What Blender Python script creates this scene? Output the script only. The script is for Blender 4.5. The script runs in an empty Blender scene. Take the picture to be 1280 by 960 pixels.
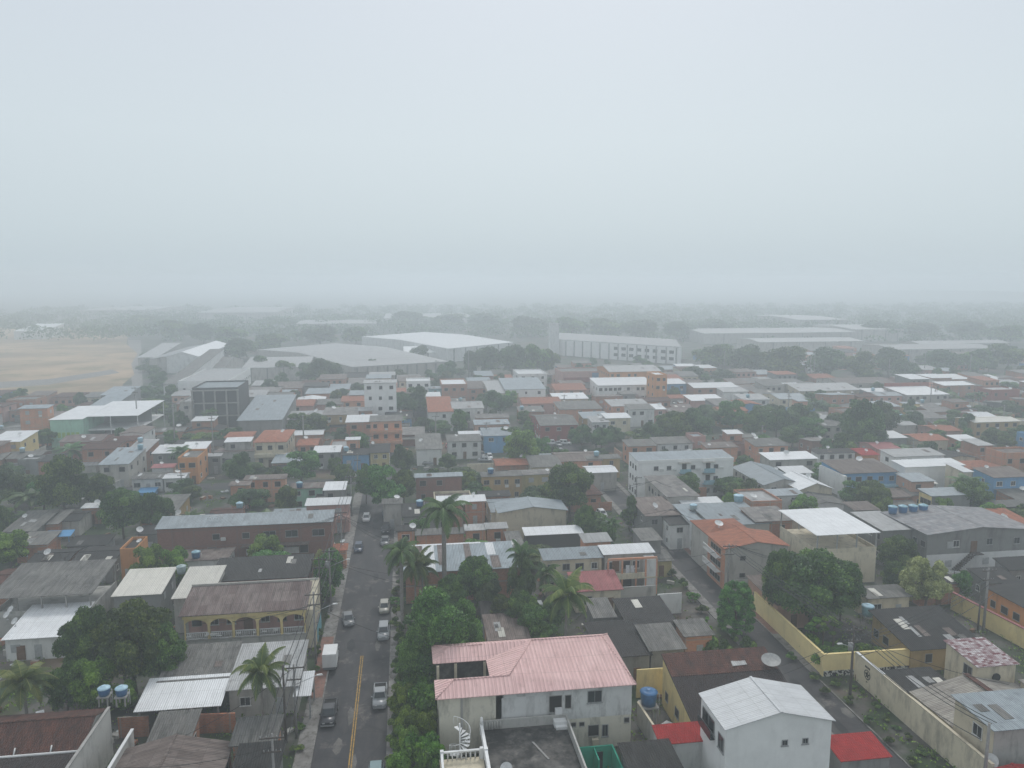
import bpy, math, random
import numpy as np
from mathutils import Vector, Matrix
random.seed(11)
RN = random.random
U = random.uniform
rad = math.radians
scene = bpy.context.scene
COL = bpy.data.collections.new('Town'); scene.collection.children.link(COL)
PI = math.pi
# ---------------------------------------------------------------- camera model
F = 950.0; CZ = 50.0; TH = rad(7.8); PS = rad(8.07)
fw = (math.sin(PS)*math.cos(TH), math.cos(PS)*math.cos(TH), -math.sin(TH))
rt_ = (math.cos(PS), -math.sin(PS), 0.0)
up_ = (math.sin(PS)*math.sin(TH), math.cos(PS)*math.sin(TH), math.cos(TH))
def P(px, py, z=0.0):
    """ground-plan position of a point seen at (px, py) in the photo and z metres high"""
    a = (px-640)/F; b = (480-py)/F
    d = [fw[i]+a*rt_[i]+b*up_[i] for i in range(3)]
    t = (z-CZ)/d[2]
    return d[0]*t, d[1]*t
def solX(px, Y, z):
    a = (px-640)/F; dz = z-CZ
    return -(Y*(rt_[1]-a*fw[1])+dz*(rt_[2]-a*fw[2]))/(rt_[0]-a*fw[0])
def solY(py, X, z):
    b = (480-py)/F; dz = z-CZ
    return -(X*(up_[0]-b*fw[0])+dz*(up_[2]-b*fw[2]))/(up_[1]-b*fw[1])
def Q(x, y, z):
    v = (x, y, z-CZ)
    f = sum(v[i]*fw[i] for i in range(3)); r = sum(v[i]*rt_[i] for i in range(3)); u = sum(v[i]*up_[i] for i in range(3))
    if f <= 0: return (-9999, 9999)
    return 640+F*r/f, 480-F*u/f

# ---------------------------------------------------------------- materials
class N:
    def __init__(s, name):
        s.m = bpy.data.materials.new(name); s.m.use_nodes = True
        s.t = s.m.node_tree; s.t.nodes.clear()
        s.out = s.n('ShaderNodeOutputMaterial')
    def n(s, typ, **kw):
        o = s.t.nodes.new(typ)
        for k, v in kw.items(): setattr(o, k, v)
        return o
    def l(s, a, b): s.t.links.new(a, b)
    def val(s, sock, v):
        if isinstance(v, (int, float)): sock.default_value = v
        elif isinstance(v, (tuple, list)): sock.default_value = tuple(v) if len(v) == len(sock.default_value) else tuple(v)+(1,)
        else: s.l(v, sock)
    def math(s, op, a, b=0.0, c=None):
        o = s.n('ShaderNodeMath', operation=op); s.val(o.inputs[0], a); s.val(o.inputs[1], b)
        if c is not None: s.val(o.inputs[2], c)
        return o.outputs[0]
    def mix(s, f, a, b, mode='MIX'):
        o = s.n('ShaderNodeMix', data_type='RGBA', blend_type=mode)
        s.val(o.inputs[0], f); s.val(o.inputs[6], a); s.val(o.inputs[7], b); return o.outputs[2]
    def noise(s, vec, scale, detail=3, rough=.55):
        o = s.n('ShaderNodeTexNoise'); o.inputs['Scale'].default_value = scale; o.inputs['Detail'].default_value = detail
        o.inputs['Roughness'].default_value = rough
        if vec is not None: s.l(vec, o.inputs['Vector'])
        return o.outputs['Fac']
    def ramp(s, f, a, b):
        o = s.n('ShaderNodeMapRange'); s.val(o.inputs[0], f); o.inputs[1].default_value = a; o.inputs[2].default_value = b
        o.clamp = True; return o.outputs[0]
    def mapping(s, vec, scale=(1, 1, 1), loc=(0, 0, 0), rot=(0, 0, 0)):
        o = s.n('ShaderNodeMapping'); s.l(vec, o.inputs[0]); o.inputs['Scale'].default_value = scale
        s.val(o.inputs['Location'], loc); o.inputs['Rotation'].default_value = rot; return o.outputs[0]
    def finish(s, col, rough=.8, bump=None, bstr=.3, bdist=.05, metal=0., spec=.3):
        p = s.n('ShaderNodeBsdfPrincipled'); s.val(p.inputs['Base Color'], col); s.val(p.inputs['Roughness'], rough)
        p.inputs['Metallic'].default_value = metal; p.inputs['Specular IOR Level'].default_value = spec
        if bump is not None:
            b = s.n('ShaderNodeBump'); b.inputs['Strength'].default_value = bstr; b.inputs['Distance'].default_value = bdist
            s.l(bump, b.inputs['Height']); s.l(b.outputs[0], p.inputs['Normal'])
        s.l(p.outputs[0], s.out.inputs[0]); return s.m
    def coord(s, which='Object'): return s.n('ShaderNodeTexCoord').outputs[which]
    def world(s): return s.n('ShaderNodeNewGeometry').outputs['Position']
    def orand(s): return s.n('ShaderNodeObjectInfo').outputs['Random']

def sc(c, k): return tuple(x*k for x in c)

def plain(name, c, rough=.6, metal=0., spec=.4, nv=.25, ns=3.):
    m = N(name); co = m.coord(); f = m.noise(co, ns, 4)
    col = m.mix(m.ramp(f, .3, .7), sc(c, 1-nv)+(1,), sc(c, 1+nv*.4)+(1,))
    return m.finish(col, rough, metal=metal, spec=spec)

def roofmat(name, base, alt, stain, stain_amt=.5, sheet=(1.05, 2.4), vary=.35, rough=.75, metal=0., period=.25, bstr=.5, rnd=.25):
    """corrugated sheets laid in rows; UV in metres, u along the eave, v up the slope"""
    m = N(name); uv = m.coord('UV'); r = m.orand()
    off = m.n('ShaderNodeCombineXYZ'); m.l(m.math('MULTIPLY', r, 37.3), off.inputs[0]); m.l(m.math('MULTIPLY', r, 91.7), off.inputs[1])
    add = m.n('ShaderNodeVectorMath', operation='ADD'); m.l(uv, add.inputs[0]); m.l(off.outputs[0], add.inputs[1]); v = add.outputs[0]
    bt = m.n('ShaderNodeTexBrick', offset=0.0); m.l(v, bt.inputs['Vector'])
    bt.inputs['Color1'].default_value = (0, 0, 0, 1); bt.inputs['Color2'].default_value = (1, 1, 1, 1); bt.inputs['Mortar'].default_value = (.5, .5, .5, 1)
    bt.inputs['Scale'].default_value = 1; bt.inputs['Brick Width'].default_value = sheet[0]; bt.inputs['Row Height'].default_value = sheet[1]
    bt.inputs['Mortar Size'].default_value = .03; bt.inputs['Mortar Smooth'].default_value = .3
    n1 = m.noise(v, .35, 5, .6)
    streak = m.noise(m.mapping(v, (2.2, .28, 1)), 1.0, 5, .6)
    fine = m.noise(m.mapping(v, (9, 1.2, 1)), 1.0, 3, .6)
    patch = m.noise(m.mapping(v, (.9, .5, 1), (5, 9, 0)), 1.0, 4, .7)
    sheetf = m.math('MULTIPLY', bt.outputs['Color'], vary)
    f = m.math('ADD', sheetf, m.math('MULTIPLY', m.ramp(n1, .35, .65), 1-vary))
    col = m.mix(f, base, alt)
    col = m.mix(m.math('MULTIPLY', m.ramp(streak, .42, .72), stain_amt), col, stain)
    col = m.mix(m.math('MULTIPLY', m.ramp(patch, .56, .68), stain_amt*.8), col, sc(stain, .7))
    col = m.mix(m.math('MULTIPLY', m.ramp(fine, .3, .8), .35), col, sc(base, .7))
    col = m.mix(m.math('MULTIPLY', bt.outputs['Fac'], .45), col, sc(stain, .6))
    spk = m.noise(m.mapping(v, (1.6, .9, 1), (3, 1, 0)), 1.7, 5, .8)
    col = m.mix(m.math('MULTIPLY', m.ramp(spk, .66, .70), .55), col, sc(alt, 2.2) if alt[0] < .3 else sc(stain, .8))
    sep = m.n('ShaderNodeSeparateXYZ'); m.l(v, sep.inputs[0])
    wave = m.math('SINE', m.math('MULTIPLY', sep.outputs[0], 2*PI/period))
    # valleys of the corrugation are darker
    col = m.mix(m.math('MULTIPLY', m.ramp(wave, .2, -1.0), .30), col, sc(stain, .8))
    hs = m.n('ShaderNodeHueSaturation'); m.l(col, hs.inputs['Color']); m.l(m.math('MULTIPLY_ADD', r, rnd, 1-rnd/2), hs.inputs['Value'])
    return m.finish(hs.outputs[0], rough, wave, bstr, period*.18, metal)

def tilemat(name, base, alt, stain, stain_amt=.5, rnd=.2):
    m = N(name); uv = m.coord('UV'); r = m.orand()
    bt = m.n('ShaderNodeTexBrick', offset=.5); m.l(uv, bt.inputs['Vector'])
    bt.inputs['Color1'].default_value = (0, 0, 0, 1); bt.inputs['Color2'].default_value = (1, 1, 1, 1); bt.inputs['Mortar'].default_value = (0, 0, 0, 1)
    bt.inputs['Scale'].default_value = 1; bt.inputs['Brick Width'].default_value = .24; bt.inputs['Row Height'].default_value = .38
    bt.inputs['Mortar Size'].default_value = .02
    n1 = m.noise(uv, .5, 5, .65); n2 = m.noise(m.mapping(uv, (1.2, .6, 1)), 1, 5, .7)
    col = m.mix(m.math('ADD', m.math('MULTIPLY', bt.outputs['Color'], .4), m.math('MULTIPLY', n1, .6)), base, alt)
    col = m.mix(m.math('MULTIPLY', m.ramp(n2, .4, .66), stain_amt), col, stain)
    col = m.mix(m.math('MULTIPLY', bt.outputs['Fac'], .6), col, sc(stain, .6))
    sep = m.n('ShaderNodeSeparateXYZ'); m.l(uv, sep.inputs[0])
    w = m.math('ADD', m.math('SINE', m.math('MULTIPLY', sep.outputs[0], 2*PI/.24)), m.math('FRACT', m.math('MULTIPLY', sep.outputs[1], 1/.38)))
    hs = m.n('ShaderNodeHueSaturation'); m.l(col, hs.inputs['Color']); m.l(m.math('MULTIPLY_ADD', r, rnd, 1-rnd/2), hs.inputs['Value'])
    return m.finish(hs.outputs[0], .85, w, .6, .04)

def wallmat(name, c, dirt=.35, dirtc=(.07, .065, .06), rnd=.2, rough=.9):
    m = N(name); co = m.coord(); r = m.orand()
    sp = m.n('ShaderNodeSeparateXYZ'); m.l(co, sp.inputs[0])
    cb = m.n('ShaderNodeCombineXYZ'); m.l(m.math('ADD', sp.outputs[0], m.math('MULTIPLY', r, 57.)), cb.inputs[0]); m.l(sp.outputs[1], cb.inputs[1]); m.l(sp.outputs[2], cb.inputs[2])
    v = cb.outputs[0]
    a = m.noise(m.mapping(v, (.7, .7, .2)), 1, 6, .7); b = m.noise(v, .45, 5, .6); g = m.noise(v, 7, 3)
    col = m.mix(m.ramp(b, .3, .7), sc(c, .86), c)
    col = m.mix(m.math('MULTIPLY', m.ramp(a, .5, .75), dirt), col, dirtc)
    col = m.mix(m.math('MULTIPLY', m.ramp(m.noise(v, 1.1, 6, .7), .55, .7), dirt*.7), col, sc(c, .55))
    col = m.mix(m.math('MULTIPLY', g, .15), col, sc(c, .7))
    hs = m.n('ShaderNodeHueSaturation'); m.l(col, hs.inputs['Color']); m.l(m.math('MULTIPLY_ADD', r, rnd, 1-rnd/2), hs.inputs['Value'])
    return m.finish(hs.outputs[0], rough, g, .15, .02)

def brickmat(name, a, b, mortar, dirt=.4):
    m = N(name); co = m.coord(); sp = m.n('ShaderNodeSeparateXYZ'); m.l(co, sp.inputs[0])
    cb = m.n('ShaderNodeCombineXYZ'); m.l(m.math('ADD', sp.outputs[0], sp.outputs[1]), cb.inputs[0]); m.l(sp.outputs[2], cb.inputs[1])
    bt = m.n('ShaderNodeTexBrick'); m.l(cb.outputs[0], bt.inputs['Vector']); bt.inputs['Scale'].default_value = 1
    bt.inputs['Brick Width'].default_value = .3; bt.inputs['Row Height'].default_value = .2; bt.inputs['Mortar Size'].default_value = .018
    bt.inputs['Color1'].default_value = a+(1,); bt.inputs['Color2'].default_value = b+(1,); bt.inputs['Mortar'].default_value = mortar+(1,)
    n1 = m.noise(co, .5, 6, .65); n2 = m.noise(m.mapping(co, (1.1, 1.1, .2)), 1, 5, .6)
    col = m.mix(m.math('MULTIPLY', m.ramp(n2, .5, .75), dirt), bt.outputs['Color'], (.06, .05, .045))
    col = m.mix(m.math('MULTIPLY', m.ramp(n1, .5, .72), .5), col, mortar)
    # cast concrete bands at each floor and posts every few metres
    fz = m.math('FRACT', m.math('MULTIPLY', sp.outputs[2], 1/3.0)); band = m.math('LESS_THAN', m.math('ABSOLUTE', m.math('SUBTRACT', fz, .95)), .035)
    fx = m.math('FRACT', m.math('MULTIPLY', m.math('ADD', sp.outputs[0], sp.outputs[1]), 1/3.7)); post = m.math('LESS_THAN', fx, .05)
    col = m.mix(m.math('MULTIPLY', m.math('MAXIMUM', band, post), .75), col, mortar)
    r = m.orand(); hs = m.n('ShaderNodeHueSaturation'); m.l(col, hs.inputs['Color']); m.l(m.math('MULTIPLY_ADD', r, .3, .85), hs.inputs['Value'])
    return m.finish(hs.outputs[0], .95, bt.outputs['Fac'], -.3, .02)

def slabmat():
    m = N('mouldy_dark_slab'); co = m.world(); a = m.noise(co, .42, 7, .7); b = m.noise(co, 1.6, 6, .75); c = m.noise(co, .9, 5, .6)
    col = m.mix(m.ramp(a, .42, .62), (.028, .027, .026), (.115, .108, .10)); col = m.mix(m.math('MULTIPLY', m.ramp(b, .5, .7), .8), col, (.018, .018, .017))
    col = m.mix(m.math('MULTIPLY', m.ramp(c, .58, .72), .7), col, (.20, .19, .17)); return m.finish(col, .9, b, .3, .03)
M = {}
# roofs
M['r_dk'] = roofmat('old_black_roof', (.015, .0145, .014), (.042, .039, .036), (.008, .0075, .007), .7, vary=.5)
M['r_gr'] = roofmat('weathered_grey_roof', (.12, .117, .11), (.25, .24, .22), (.045, .042, .038), .8, vary=.5)
M['r_br'] = roofmat('brown_weathered_roof', (.13, .095, .082), (.27, .225, .20), (.05, .036, .032), .8, vary=.6)
M['r_rb'] = roofmat('mauve_brown_roof', (.11, .066, .062), (.30, .25, .225), (.05, .034, .032), .7, vary=.7)
M['r_lt'] = roofmat('light_grey_roof', (.30, .305, .305), (.42, .42, .415), (.14, .135, .13), .65, vary=.3, rough=.5)
M['r_wh'] = roofmat('white_metal_roof', (.62, .63, .64), (.74, .75, .76), (.42, .42, .41), .3, vary=.3, rough=.45)
M['r_cr'] = roofmat('cream_metal_roof', (.55, .53, .47), (.66, .63, .56), (.36, .34, .30), .35, vary=.3, rough=.5)
M['r_bl'] = roofmat('blue_grey_metal_roof', (.21, .255, .28), (.33, .38, .41), (.10, .11, .12), .65, vary=.3, rough=.45)
M['r_st'] = roofmat('striped_metal_roof', (.20, .225, .24), (.62, .64, .66), (.16, .15, .13), .3, sheet=(2.1, 30), vary=.95, rough=.5)
M['r_pk'] = roofmat('faded_pink_roof', (.76, .49, .47), (.86, .59, .56), (.46, .29, .27), .5, sheet=(1.05, 2.6), vary=.3, period=.42, rnd=0., bstr=.8)
M['r_rd'] = roofmat('faded_red_roof', (.32, .10, .105), (.42, .155, .15), (.16, .07, .068), .6, vary=.4, rnd=.1)
M['r_mx'] = roofmat('patchwork_roof', (.15, .035, .045), (.62, .60, .60), (.10, .03, .035), .2, sheet=(.5, .34), vary=1.2, rnd=0.)
M['r_mg'] = roofmat('patched_grey_roof', (.20, .22, .24), (.42, .42, .42), (.16, .10, .09), .55, sheet=(1.05, .7), vary=.9, rnd=.1)
M['r_tl'] = roofmat('patched_grey_sheets', (.14, .135, .13), (.30, .28, .26), (.10, .08, .075), .5, sheet=(1.1, .9), vary=.9)
M['r_tc'] = tilemat('terracotta_tiles', (.34, .11, .06), (.46, .18, .10), (.09, .05, .04), .6)
M['r_ot'] = tilemat('old_mossy_tiles', (.075, .030, .022), (.17, .065, .042), (.026, .02, .018), .85)
M['r_rt'] = tilemat('bright_red_tiles', (.32, .020, .020), (.43, .035, .03), (.15, .018, .018), .5, rnd=.05)
M['r_kt'] = tilemat('black_stained_tiles', (.030, .024, .024), (.055, .038, .034), (.016, .014, .014), .6, rnd=.1)
M['r_vz'] = roofmat('grey_brown_vault', (.30, .27, .235), (.46, .43, .375), (.10, .085, .075), .75, sheet=(1.05, 3.2), vary=.5)
# walls
W = dict(W=(.70, .70, .68), C=(.64, .57, .43), Y=(.80, .64, .30), P=(.52, .31, .27), G=(.25, .25, .24), L=(.13, .32, .54), N=(.34, .58, .44),
         T=(.20, .42, .44), K=(.09, .09, .09), E=(.46, .44, .40), R=(.34, .10, .08), A=(.60, .27, .10), V=(.50, .42, .20), X=(.44, .31, .14))
for k, c in W.items():
    M['w_'+k] = wallmat('plaster_'+k, c, .75 if k in 'GEDC' else .5)
M['w_Q'] = wallmat('clean_yellow_paint', (.90, .74, .38), .16, rnd=0.)
M['w_F'] = wallmat('clean_white_paint', (.84, .84, .82), .15, rnd=0.)
M['w_H'] = wallmat('stained_white_plaster', (.66, .66, .64), .95)
M['w_I'] = wallmat('stained_cream_plaster', (.70, .66, .55), .85)
M['w_D'] = wallmat('stained_plaster', (.46, .45, .42), .8)
M['w_B'] = brickmat('raw_brick', (.38, .135, .07), (.50, .20, .105), (.30, .26, .22))
M['w_O'] = brickmat('orange_block', (.54, .21, .11), (.64, .28, .15), (.40, .30, .24), .25)
M['w_M'] = brickmat('maroon_brick', (.24, .105, .08), (.30, .14, .105), (.21, .15, .13), .25)
M['w_S'] = wallmat('salmon_plaster', (.55, .33, .24), .35)
WALLW = dict(W='white', C='cream', Y='yellow', P='pink', G='grey', L='blue', N='mint green', T='turquoise', K='black', E='pale grey', R='dark red', A='orange', V='olive yellow', X='ochre', D='stained plaster',
             B='brick', O='orange brick', M='maroon brick', S='salmon')
ROOFW = dict(vz='grey-brown', dk='black stained', gr='weathered grey', br='brown sheet', rb='mauve brown', lt='light grey', wh='white metal', cr='cream metal', bl='blue-grey', st='striped metal', pk='pink', rd='faded red',
             mx='patchwork', mg='patched grey', tl='patchy sheet', tc='terracotta tile', ot='old tile', rt='bright red', kt='black tile')
M['glass'] = plain('dark_glass', (.03, .035, .04), .15, spec=.6)
M['dark'] = plain('dark_interior', (.018, .017, .016), .9)
M['frame'] = plain('white_frame', (.62, .62, .60), .5)
M['frameg'] = plain('grey_frame', (.30, .30, .30), .5)
M['wood'] = plain('brown_wood', (.16, .085, .045), .7)
M['shut'] = plain('grey_shutter', (.40, .41, .41), .5)
M['conc'] = wallmat('weathered_concrete', (.34, .33, .31), .6)
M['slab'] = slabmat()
M['white'] = wallmat('white_paint', (.74, .74, .73), .18)
M['pole'] = plain('pole_concrete', (.27, .26, .25), .9)
M['poled'] = plain('pole_dark_wood', (.10, .085, .075), .9)
M['metal'] = plain('galvanised_metal', (.45, .46, .47), .4, metal=.5)
M['wire'] = plain('black_cable', (.03, .03, .03), .6)
M['tankb'] = plain('tank_blue', (.05, .16, .34), .45)
M['tankl'] = plain('tank_light_blue', (.26, .44, .52), .45)
M['tanklid'] = plain('tank_lid_blue', (.42, .60, .70), .5)
M['tankg'] = plain('tank_grey_green', (.34, .42, .42), .5)
M['meshdish'] = plain('grey_dish_mesh', (.30, .30, .29), .6)
M['dish'] = plain('dish_white', (.62, .62, .61), .5)
M['tarp'] = plain('blue_tarp', (.08, .26, .48), .5, ns=6)
M['cyan'] = wallmat('turquoise_paint', (.16, .40, .46), .25)
M['green'] = wallmat('green_painted_wall', (.035, .36, .24), .35)
M['lime'] = plain('lime_paint', (.30, .48, .10), .8)
M['tyre'] = plain('tyre_rubber', (.02, .02, .02), .9)
M['rim'] = plain('wheel_rim', (.35, .35, .36), .4, metal=.6)
M['lampglass'] = plain('lamp_glass', (.7, .7, .68), .3)
M['redl'] = plain('red_lens', (.4, .02, .02), .3)
M['cloth'] = plain('hung_cloth', (.6, .6, .62), .9)
def paint(name, c): return plain(name, c, .3, spec=.6, nv=.08)
CARC = dict(silver=(.27, .28, .29), white=(.62, .62, .62), black=(.03, .03, .035), grey=(.16, .165, .17), beige=(.36, .34, .29), darkblue=(.05, .07, .11), red=(.30, .03, .03), teal=(.14, .22, .23), blue=(.10, .17, .28))
for k, c in CARC.items(): M['car_'+k] = paint('car_paint_'+k, c)

def ground_mat():
    m = N('soil_and_concrete'); p = m.world()
    a = m.noise(p, .035, 6, .6); b = m.noise(p, .16, 6, .65); c = m.noise(p, .9, 5, .6)
    col = m.mix(m.ramp(b, .40, .58), (.060, .050, .042), (.115, .11, .10))
    col = m.mix(m.ramp(c, .5, .75), col, (.055, .05, .045))
    col = m.mix(m.math('MULTIPLY', m.ramp(m.noise(p, .11, 6, .6), .45, .55), .9), col, (.028, .052, .018))
    col = m.mix(m.math('MULTIPLY', m.ramp(a, .55, .68), .6), col, (.20, .12, .08))
    return m.finish(col, .95, c, .4, .1)
M['ground'] = ground_mat()
def asphalt_mat():
    m = N('worn_asphalt'); p = m.world()
    a = m.noise(m.mapping(p, (.5, .12, 1)), 1, 6, .65); b = m.noise(p, .35, 6, .7); g = m.noise(p, 6, 3)
    col = m.mix(m.ramp(b, .3, .7), (.032, .031, .034), (.054, .052, .055))
    col = m.mix(m.math('MULTIPLY', m.ramp(a, .45, .75), .7), col, (.105, .098, .092))
    col = m.mix(m.math('MULTIPLY', m.ramp(m.noise(p, .22, 7, .75), .56, .66), .8), col, (.19, .17, .15))
    col = m.mix(m.math('MULTIPLY', m.ramp(m.noise(m.mapping(p, (1, .6, 1), (7, 3, 0)), .5, 7, .75), .58, .66), .7), col, (.035, .034, .034))
    bt = m.n('ShaderNodeTexVoronoi', feature='DISTANCE_TO_EDGE'); bt.inputs['Scale'].default_value = .25; m.l(p, bt.inputs['Vector'])
    col = m.mix(m.math('MULTIPLY', m.ramp(bt.outputs[0], .02, .0), .6), col, (.025, .025, .025))
    col = m.mix(m.math('MULTIPLY', g, .25), col, (.03, .03, .03))
    return m.finish(col, .82, g, .3, .02, spec=.35)
M['asphalt'] = asphalt_mat()
def two(name, a, b, s, c=None, rough=.95):
    m = N(name); p = m.world(); col = m.mix(m.ramp(m.noise(p, s, 6, .65), .4, .6), a, b)
    if c: col = m.mix(m.math('MULTIPLY', m.ramp(m.noise(p, s*2.7, 5, .7), .5, .65), .8), col, c)
    return m.finish(col, rough, m.noise(p, 5, 3), .3, .03)
M['asph_dark'] = two('fresh_asphalt_patch', (.032, .032, .034), (.045, .045, .046), .8)
M['asph_light'] = two('dusty_asphalt_patch', (.10, .096, .09), (.16, .15, .138), .5, (.07, .068, .065))
M['walk'] = two('old_pavement', (.17, .16, .15), (.25, .24, .225), .5, (.07, .06, .05))
M['redwalk'] = two('red_brown_pavement', (.20, .10, .075), (.26, .15, .12), .6, (.12, .09, .08))
M['dirt'] = two('bare_earth', (.22, .16, .095), (.42, .30, .19), .014, (.14, .13, .06))
M['grassm'] = two('short_grass', (.06, .14, .022), (.11, .22, .04), .6, (.09, .12, .04))
def yline():
    m = N('worn_yellow_paint'); p = m.world()
    col = m.mix(m.math('MULTIPLY', m.ramp(m.noise(p, 2.5, 6, .75), .42, .62), .8), (.46, .27, .035), (.09, .08, .07)); return m.finish(col, .8)
M['yline'] = yline()
def mosaic():
    m = N('broken_tile_mosaic'); co = m.coord(); v = m.n('ShaderNodeTexVoronoi'); v.inputs['Scale'].default_value = 5; m.l(co, v.inputs['Vector'])
    sp = m.n('ShaderNodeSeparateColor'); m.l(v.outputs['Color'], sp.inputs[0])
    col = m.mix(m.math('GREATER_THAN', sp.outputs[0], .5), (.02, .02, .02), (.55, .54, .5)); return m.finish(col, .5)
M['mosaic'] = mosaic()

def leafmat(name, dark, mid, light):
    m = N(name); r = m.orand(); at = m.n('ShaderNodeAttribute', attribute_name='tint')
    sp = m.n('ShaderNodeSeparateColor'); m.l(at.outputs['Color'], sp.inputs[0])
    t = sp.outputs[0]
    col = m.mix(m.ramp(t, 0., .55), dark, mid); col = m.mix(m.ramp(t, .55, 1.), col, light)
    hs = m.n('ShaderNodeHueSaturation'); m.l(col, hs.inputs['Color'])
    m.l(m.math('MULTIPLY_ADD', r, .055, .462), hs.inputs['Hue']); m.l(m.math('MULTIPLY_ADD', r, .35, .82), hs.inputs['Value'])
    p = m.n('ShaderNodeBsdfPrincipled'); m.l(hs.outputs[0], p.inputs['Base Color']); p.inputs['Roughness'].default_value = .5; p.inputs['Specular IOR Level'].default_value = .3
    tr = m.n('ShaderNodeBsdfTranslucent'); m.l(hs.outputs[0], tr.inputs[0])
    mx = m.n('ShaderNodeMixShader'); mx.inputs[0].default_value = .25; m.l(p.outputs[0], mx.inputs[1]); m.l(tr.outputs[0], mx.inputs[2])
    m.l(mx.outputs[0], m.out.inputs[0]); return m.m
M['lf_mango'] = leafmat('mango_leaves', (0.015, 0.042, 0.009), (0.067, 0.143, 0.024), (0.207, 0.322, 0.060))
M['lf_green'] = leafmat('bright_leaves', (0.029, 0.081, 0.010), (0.122, 0.260, 0.026), (0.256, 0.446, 0.060))
M['lf_ficus'] = leafmat('ficus_leaves', (0.016, 0.060, 0.010), (0.073, 0.198, 0.032), (0.195, 0.384, 0.075))
M['lf_pale'] = leafmat('pale_leaves', (0.122, 0.161, 0.045), (0.329, 0.384, 0.130), (0.610, 0.657, 0.290))
M['lf_palm'] = leafmat('palm_fronds', (0.027, 0.062, 0.014), (0.079, 0.143, 0.030), (0.207, 0.260, 0.060))
M['lf_dark'] = leafmat('dark_leaves', (0.013, 0.042, 0.012), (0.051, 0.118, 0.030), (0.122, 0.223, 0.055))
M['bark'] = plain('bark', (.12, .095, .075), .95)
M['palmbark'] = plain('palm_bark', (.24, .22, .20), .95)
M['blossom'] = plain('white_blossom', (.7, .7, .68), .8)

# ---------------------------------------------------------------- mesh builder
class MB:
    def __init__(s): s.v = []; s.f = []; s.uv = []; s.mi = []; s.sm = []
    def face(s, pts, uv=None, mi=0, smooth=False):
        i = len(s.v); s.v += [tuple(p) for p in pts]; s.f.append(tuple(range(i, i+len(pts))))
        s.uv.append(uv if uv else [(p[0]+p[1], p[2]) for p in pts]); s.mi.append(mi); s.sm.append(smooth)
    def box(s, x0, x1, y0, y1, z0, z1, mi=0):
        p = [(x0, y0, z0), (x1, y0, z0), (x1, y1, z0), (x0, y1, z0), (x0, y0, z1), (x1, y0, z1), (x1, y1, z1), (x0, y1, z1)]
        for q in ((3, 2, 1, 0), (4, 5, 6, 7), (0, 1, 5, 4), (1, 2, 6, 5), (2, 3, 7, 6), (3, 0, 4, 7)):
            pts = [p[k] for k in q]
            s.face(pts, [(a[0], a[1]) for a in pts] if q[0] in (3, 4) and q in ((3, 2, 1, 0), (4, 5, 6, 7)) else None, mi)
        return s
    def hexa(s, b, t, mi=0):
        """8-corner solid from bottom ring b and top ring t"""
        n = len(b)
        s.face(list(reversed(b)), None, mi); s.face(t, [(a[0], a[1]) for a in t], mi)
        for i in range(n):
            j = (i+1) % n; s.face([b[i], b[j], t[j], t[i]], None, mi)
        return s
    def tube(s, a, b, r0, r1=None, n=8, mi=0, cap=True, smooth=True):
        r1 = r0 if r1 is None else r1
        a = Vector(a); b = Vector(b); d = (b-a)
        if d.length < 1e-6: return s
        d.normalize(); t = Vector((0, 0, 1)) if abs(d.z) < .9 else Vector((1, 0, 0))
        u = d.cross(t).normalized(); w = d.cross(u).normalized()
        A = [a+(u*math.cos(2*PI*i/n)+w*math.sin(2*PI*i/n))*r0 for i in range(n)]
        B = [b+(u*math.cos(2*PI*i/n)+w*math.sin(2*PI*i/n))*r1 for i in range(n)]
        for i in range(n):
            j = (i+1) % n; s.face([A[j], A[i], B[i], B[j]], None, mi, smooth)
        if cap: s.face(A, None, mi); s.face(list(reversed(B)), None, mi)
        return s
    def extr(s, prof, axis, c0, c1, mi=0):
        """closed 2-D profile [(a, z)] pushed along axis 'x' (a=y) or 'y' (a=x) from c0 to c1"""
        mk = (lambda a, z, c: (c, a, z)) if axis == 'x' else (lambda a, z, c: (a, c, z))
        n = len(prof)
        A = [mk(a, z, c0) for a, z in prof]; B = [mk(a, z, c1) for a, z in prof]
        s.face(A, None, mi); s.face(list(reversed(B)), None, mi)
        acc = 0
        for i in range(n):
            j = (i+1) % n; L = math.hypot(prof[j][0]-prof[i][0], prof[j][1]-prof[i][1])
            s.face([A[i], B[i], B[j], A[j]], [(c0, acc), (c1, acc), (c1, acc+L), (c0, acc+L)], mi); acc += L
        return s
    def build(s, name, mat, parent=None, loc=(0, 0, 0), rz=0., fix=True):
        me = bpy.data.meshes.new(name)
        me.from_pydata(s.v, [], s.f)
        for mm in (mat if isinstance(mat, (list, tuple)) else [mat]): me.materials.append(M[mm] if isinstance(mm, str) else mm)
        uvl = me.uv_layers.new(name='UVMap')
        flat = [c for u in s.uv for p in u for c in p]
        uvl.data.foreach_set('uv', flat)
        me.polygons.foreach_set('material_index', s.mi); me.polygons.foreach_set('use_smooth', s.sm)
        if fix:
            import bmesh
            bm = bmesh.new(); bm.from_mesh(me); bmesh.ops.remove_doubles(bm, verts=bm.verts, dist=1e-4)
            bmesh.ops.recalc_face_normals(bm, faces=bm.faces); bm.to_mesh(me); bm.free()
        me.update()
        return link(name, me, parent, loc, rz)
def link(name, me, parent=None, loc=(0, 0, 0), rz=0.):
    o = bpy.data.objects.new(name, me); COL.objects.link(o); o.location = loc; o.rotation_euler = (0, 0, rz)
    if parent: o.parent = parent; KIDS.setdefault(parent.name, []).append(o)
    return o
KIDS = {}
def empty(name, loc, rz=0.):
    o = bpy.data.objects.new(name, None); COL.objects.link(o); o.location = loc; o.rotation_euler = (0, 0, rz); o.empty_display_size = .3; return o
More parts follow.
